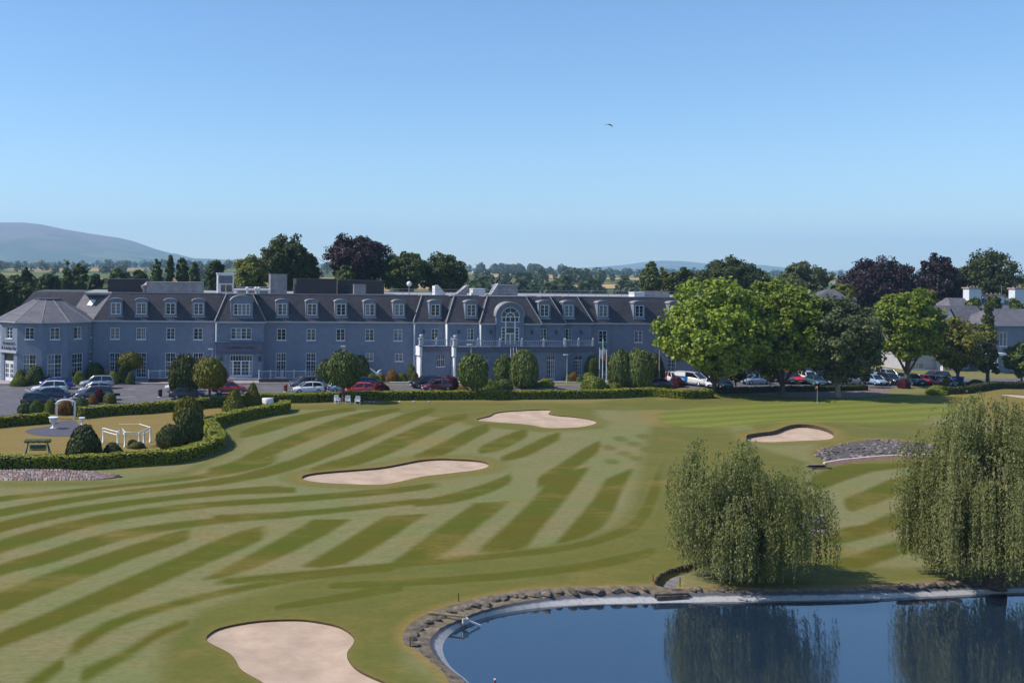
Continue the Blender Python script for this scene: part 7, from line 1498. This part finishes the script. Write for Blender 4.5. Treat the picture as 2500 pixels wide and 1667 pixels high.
# white chairs under the lollipop tree
def chair_parts():
    S = MB(); S.box(-.28, .28, -.27, .27, .38, .43); Bk = MB()
    for x in np.linspace(-.24, .24, 6): Bk.box(x-.035, x+.035, .25, .29, .44, .92)
    Bk.box(-.29, .29, .245, .30, .92, 1.0); A_ = MB()
    for sx in (-1, 1): A_.box(sx*.30-.03, sx*.30+.03, -.26, .28, .62, .66)
    L_ = MB(); L_.box(-.03, .03, -.03, .03, 0, .38); Lf = MB(); Lf.box(-.028, .028, -.028, .028, 0, .62); return S.mesh('seat'), Bk.mesh('backrest'), A_.mesh('armrests'), L_.mesh('leg'), Lf.mesh('leg')
cS, cB, cA, cL, cLf = chair_parts()
for px, py, lab, rz in ((823, 985, 'white garden chair left of the lollipop trunk', .2), (849, 986, 'white garden chair just right of the lollipop trunk', -.15), (873, 987, 'white garden chair in the shade, rightmost of the three', -.3)):
    P = G(px, py); t = thing('garden_chair', lab, 'chair', tuple(P), rz, 'white garden chairs under the lollipop tree'); link('seat', cS, t, WP); link('backrest', cB, t, WP); link('armrests', cA, t, WP)
    for sx in (-1, 1): link('leg', cLf, t, WP, (sx*.30, -.24, 0)); link('leg', cL, t, WP, (sx*.26, .25, 0))
# white edge stones along the foot of the long hedge
for i, (px, nm_) in enumerate(((716, 'first'), (750, 'second'), (761, 'third'), (780, 'fourth'), (794, 'fifth'), (892, 'sixth'), (902, 'seventh'), (912, 'eighth'), (975, 'ninth'), (1010, 'tenth'), (1048, 'eleventh'))):
    P = G(px, 981); o = link('edge_stone', ROCKS[i % 8], None, STONE, (P[0], P[1], .03), i); o.scale = (.24, .18, .17); setp(o, 'pale stone at the foot of the long hedge, %s from the left' % nm_, 'stone', 'pale stones along the hedge foot')
# white sculpture by the hotel
P = G(915, 930); s = ppm(P); t = thing('sculpture', 'white branching sculpture above the lime bush by the hotel wall', 'sculpture', (P[0], P[1], 0)); mb = MB(); q = lambda x, y: ((x-915)/s, 0.05*math.sin(x), (930-y)/s)
mb.tube([q(915, 930), q(917, 918), q(920, 912), q(913, 906), q(903, 899)], [.22, .18, .14, .12, .05], 8); mb.tube([q(918, 914), q(926, 905), q(931, 902)], [.13, .10, .04], 7); mb.tube([q(920, 912), q(930, 910), q(934, 916)], [.12, .09, .05], 7); mb.tube([q(921, 913), q(926, 920), q(931, 929)], [.14, .12, .12], 7); link('figure', mb.mesh('figure'), t, WP); mb = MB(); mb.box(-.7, 1.2, -.5, .5, 0, .25); link('plinth', mb.mesh('plinth'), t, STONE)
# litter bins and the small sign in the car park
for px, py, lab in ((391, 969, 'small dark bin standing alone in the car park, left of the egg topiary'), (697, 956, 'small brown bollard with a red face behind the long hedge'), (283, 975, 'dark low post sign at the right of the parked cars')):
    P = G(px, py); t = thing('car_park_bin' if px == 391 else ('bollard' if px == 697 else 'post_sign'), lab, 'bin' if px == 391 else ('bollard' if px == 697 else 'sign'), (P[0], P[1], .013)); mb = MB(); mb.lathe([(.20, 0), (.24, .1), (.26, .8), (.28, .82), (.28, .9), (.05, .98)], (0, 0, 0), 14) if px != 283 else mb.box(-.5, .5, -.03, .03, .45, .75); link('body', mb.mesh('body'), t, TRIM if px != 697 else plain('rust_red', (.22, .06, .05), .8, .2, 4)); mb = MB(); mb.lathe([(.30, -.02), (.30, .03), (.22, .05)], (0, 0, 0), 12) if px != 283 else mb.box(-.04, .04, -.04, .04, 0, .449); link('base', mb.mesh('base'), t, POLE)
P = G(2338, 938); t = thing('blue_skip', 'blue box shaped bin behind the right hedge between two thin trunks', 'bin', (P[0], P[1], 0)); mb = MB(); mb.frustum([(-.55, -.4, 0), (.55, -.4, 0), (.55, .4, 0), (-.55, .4, 0)], [(-.65, -.5, 1.1), (.65, -.5, 1.1), (.65, .5, 1.1), (-.65, .5, 1.1)]); link('body', mb.mesh('body'), t, PAINT['blue']); mb = MB(); mb.box(-.7, .7, -.55, .55, 1.101, 1.18); link('lid', mb.mesh('lid'), t, TRIM)
P = G(1784, 938); t = thing('parking_sign', 'small blue parking sign on a post behind the plane trunk', 'sign', (P[0], P[1], 0)); mb = MB(); mb.tube([(0, 0, 0), (0, 0, 2.6)], .03, 6); link('post', mb.mesh('post'), t, POLE); mb = MB(); mb.box(-.32, .32, -.06, -.032, 1.5, 2.5); link('face', mb.mesh('face'), t, PAINT['blue'])
# ================================================================== BUILDINGS AT THE RIGHT
lodge = thing('lodge_building', 'white and grey two storey lodge with slate roofs behind the trees at right', 'lodge', (0, 0, 0)); YL = 162.0; xa_, xb_ = fx(2212, YL), fx(2420, YL); zE = fz(2300, 800, YL); zR = fz(2300, 746, YL+3.2); lodge.location = ((xa_+xb_)/2, YL, 0)
mb = MB(); pl = Plane2((0, YL, 0), (1, 0, 0), (0, -1, 0)); hs = [(fx(p, YL)-.6, fx(p, YL)+.6, fz(p, 850, YL), fz(p, 825, YL)) for p in (2260, 2300, 2380)] + [(fx(2244, YL)-1.1, fx(2244, YL)+1.1, .15, fz(2244, 886, YL)), (fx(2320, YL)-.8, fx(2320, YL)+.8, .6, fz(2320, 888, YL))]
wall_holes(mb, pl, xa_, xb_, 0, zE, hs); mb.quad((xa_, YL+6, 0), (xa_, YL, 0), (xa_, YL, zE), (xa_, YL+6, zE)); mb.build('wall', plain('grey_white_render', (.42, .42, .45), .9, .08, 1.5), lodge)
for h_ in hs: window(lodge, pl, *h_, cols=2, sub=(1, 3))
mb = MB(); mb.frustum([(xa_-.5, YL-.5, zE), (xb_+.3, YL-.5, zE), (xb_+.3, YL+7, zE), (xa_-.5, YL+7, zE)], [(xa_+3.5, YL+3.2, zR), (xb_-.1, YL+3.2, zR), (xb_-.1, YL+3.6, zR), (xa_+3.5, YL+3.6, zR)]); mb.build('roof', SLATE2, lodge)
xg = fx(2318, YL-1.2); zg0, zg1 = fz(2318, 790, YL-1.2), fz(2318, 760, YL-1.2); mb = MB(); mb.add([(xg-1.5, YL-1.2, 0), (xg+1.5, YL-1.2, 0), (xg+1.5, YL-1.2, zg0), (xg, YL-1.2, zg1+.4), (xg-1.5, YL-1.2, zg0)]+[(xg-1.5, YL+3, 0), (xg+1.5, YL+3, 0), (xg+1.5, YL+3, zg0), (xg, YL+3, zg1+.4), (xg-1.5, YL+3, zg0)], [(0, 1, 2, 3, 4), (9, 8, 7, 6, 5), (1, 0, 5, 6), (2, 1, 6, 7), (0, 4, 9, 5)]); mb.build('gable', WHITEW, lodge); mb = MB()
for sx in (-1, 1): mb.add([(xg, YL-1.45, zg1+.55), (xg+sx*1.8, YL-1.45, zg0-.15), (xg+sx*1.8, YL+3.4, zg0-.15), (xg, YL+3.4, zg1+.55)], [(0, 1, 2, 3) if sx > 0 else (3, 2, 1, 0)])
mb.build('gable_roof', SLATE, lodge)
x2, x3, Yw = fx(2424, YL-5), fx(2600, YL-5), YL-5; zE2 = fz(2440, 794, Yw); zR2 = fz(2460, 754, Yw+4.5); mb = MB(); pl = Plane2((0, Yw, 0), (1, 0, 0), (0, -1, 0)); hs = [(fx(2450, Yw)-.75, fx(2450, Yw)+.75, fz(2450, 845, Yw), fz(2450, 811, Yw)), (fx(2540, Yw)-.75, fx(2540, Yw)+.75, fz(2540, 845, Yw), fz(2540, 811, Yw))]
wall_holes(mb, pl, x2, x3, 0, zE2, hs); mb.quad((x2, Yw+9, 0), (x2, Yw, 0), (x2, Yw, zE2), (x2, Yw+9, zE2)); mb.build('wing_wall', WALL, lodge)
for h_ in hs: window(lodge, pl, *h_, cols=2, sub=(1, 2))
mb = MB(); mb.frustum([(x2-.4, Yw-.4, zE2), (x3, Yw-.4, zE2), (x3, Yw+9.5, zE2), (x2-.4, Yw+9.5, zE2)], [(x2+3.2, Yw+4.4, zR2), (x3, Yw+4.4, zR2), (x3, Yw+4.8, zR2), (x2+3.2, Yw+4.8, zR2)]); wr_ = mb.build('wing_roof', SLATE2, lodge); mb = MB(); mb.box(x2-.5, x3, Yw-.55, Yw-.403, zE2-.15, zE2+.06); mb.build('gutter', BAND, lodge)
mb = MB(); mb.box(fx(2420, Yw-2), fx(2458, Yw-2), Yw-2, Yw-.004, fz(2440, 868, Yw-2), fz(2440, 864, Yw-2)+.12); mb.box(fx(2300, YL-1.3), fx(2336, YL-1.3), YL-3.2, YL-1.21, fz(2318, 868, YL-3), fz(2318, 863, YL-3)); mb.build('porch_canopy', WP, lodge)
for px in (2430, 2436, 2302, 2334): Yp_ = Yw-1.8 if px > 2400 else YL-3.0; X = fx(px, Yp_); mb = MB(); mb.lathe([(.16, 0), (.16, .2), (.11, .25), (.10, 2.9), (.16, 3.05)], (X, Yp_, 0), 10); mb.build('porch_column', WP, lodge)
# white house with chimneys behind
house = thing('white_house', 'house behind the lodge with pale blue white chimney stacks', 'house', (fx(2440, 185), 185.0, 0)); YH = 185.0; xa_, xb_ = fx(2330, YH), fx(2640, YH); zE = fz(2400, 775, YH); zR = fz(2400, 728, YH+5); mb = MB(); mb.box(xa_, xb_, YH, YH+10, 0, zE); mb.build('wall', MATS['grey_white_render'], house); mb = MB(); mb.frustum([(xa_-.4, YH-.4, zE+.002), (xb_, YH-.4, zE+.002), (xb_, YH+10.4, zE+.002), (xa_-.4, YH+10.4, zE+.002)], [(xa_+2.5, YH+4.8, zR), (xb_, YH+4.8, zR), (xb_, YH+5.2, zR), (xa_+2.5, YH+5.2, zR)]); rf_ = mb.build('roof', SLATE2, house)
for pa, pb, pt in ((2366, 2396, 705), (2414, 2452, 722), (2478, 2512, 706)):
    Yc_ = YH+3.5; a_, b_ = fx(pa, Yc_, 715), fx(pb, Yc_, 715); z = fz(pa, pt, Yc_); mb = MB(); mb.box(a_, b_, Yc_, Yc_+1.6, zE+1, z); ch = mb.build('chimney', plain('pale_blue_white_render', (.62, .65, .70), .9, .06, 2) if 'pale_blue_white_render' not in MATS else MATS['pale_blue_white_render'], house); mb = MB(); mb.box(a_-.2, b_+.2, Yc_-.2, Yc_+1.8, z+.002, z+.28); mb.build('cap', plain('terracotta_cap', (.38, .26, .22), .9, .2, 4) if 'terracotta_cap' not in MATS else MATS['terracotta_cap'], ch)
    for q_ in np.linspace(a_+.3, b_-.3, 4): mb = MB(); mb.lathe([(.14, .28), (.12, .62), (.15, .64)], (q_, Yc_+.8, z), 8); mb.build('chimney_pot', MATS['terracotta_cap'], ch)
for px in (2350, 2470): X = fx(px, YH); pl = Plane2((0, YH, 0), (1, 0, 0), (0, -1, 0)); window(house, pl, X-.6, X+.6, zE-2.2, zE-.7, depth=.002)
X = fx(2446, YH+4); t = thing('tv_aerial', 'thin television aerial above the middle chimney', 'aerial', (X, YH+4.2, fz(2446, 722, YH+4))); mb = MB(); mb.tube([(0, 0, .3), (0, 0, 1.9)], .03, 5); link('mast', mb.mesh('mast'), t, POLE); mb = MB(); mb.tube([(-.5, 0, 1.8), (.5, 0, 1.8)], .02, 4)
for x in (-.4, -.15, .1, .35): mb.tube([(x, -.25, 1.8), (x, .25, 1.8)], .015, 4)
link('elements', mb.mesh('elements'), t, POLE)
# hipped block between the trees
blk = thing('annexe_building', 'grey hipped roof annexe peeping between the plane tree and the dark round tree', 'building', (fx(2010, 172), 172.0, 0)); Yx = 172.0; xa_, xb_ = fx(1955, Yx), fx(2100, Yx); zE = fz(2020, 752, Yx); zR = fz(2026, 706, Yx+4.5); mb = MB(); mb.box(xa_, xb_, Yx, Yx+9, 0, zE); mb.build('wall', WALL, blk); mb = MB(); mb.frustum([(xa_-.4, Yx-.4, zE+.002), (xb_+.4, Yx-.4, zE+.002), (xb_+.4, Yx+9.4, zE+.002), (xa_-.4, Yx+9.4, zE+.002)], [(fx(2020, Yx+4.5), Yx+4.3, zR), (fx(2034, Yx+4.5), Yx+4.3, zR), (fx(2034, Yx+4.5), Yx+4.7, zR), (fx(2020, Yx+4.5), Yx+4.7, zR)]); mb.build('roof', SLATE2, blk)
# ---- the bird
B0 = F(1489, 306, 70.0); s = ppm(B0); t = thing('bird', 'dark bird gliding alone in the sky', 'bird', tuple(B0)); mb = MB(); mb.tube([(-.16, .02, .03), (-.06, 0, .05), (.04, 0, .02), (.14, -.02, -.06), (.20, -.03, -.12)], [.012, .04, .045, .025, .006], 8); link('body', mb.mesh('body'), t, TRIM)
for pts in ([(.03, 0, .04), (-.05, .05, .07), (-.16, .10, .055), (-.27, .16, .04)], [(.04, 0, .03), (.07, -.07, -.01), (.12, -.12, -.07), (.17, -.16, -.14)]):
    mb = MB(); P_ = [np.array(p) for p in pts]; ch = [.11, .12, .09, .02]; V = []
    for p, c_ in zip(P_, ch): V += [tuple(p+np.array([c_*.5, c_*.3, .006])), tuple(p-np.array([c_*.5, c_*.3, -.006])), tuple(p-np.array([c_*.5, c_*.3, .006])), tuple(p+np.array([c_*.5, c_*.3, -.006]))]
    mb.add(V, [(i*4+k_, (i+1)*4+k_, (i+1)*4+(k_+1) % 4, i*4+(k_+1) % 4) for i in range(3) for k_ in range(4)]+[(3, 2, 1, 0), (12, 13, 14, 15)]); link('wing', mb.mesh('wing'), t, TRIM)
# ================================================================== haze
mb = MB(); mb.box(-8500, 12500, -300, 11600, -14.0, 480.0)
hm = bpy.data.materials.new('summer_haze'); hm.use_nodes = True; nt = hm.node_tree; nt.nodes.clear()
pv = nt.nodes.new('ShaderNodeVolumePrincipled'); pv.inputs['Density'].default_value = 0.00012; pv.inputs['Color'].default_value = (0.46, 0.72, 1.0, 1); pv.inputs['Anisotropy'].default_value = 0.1
mo = nt.nodes.new('ShaderNodeOutputMaterial'); nt.links.new(pv.outputs[0], mo.inputs['Volume'])
o = mb.build('haze', hm); setp(o, kind='stuff')
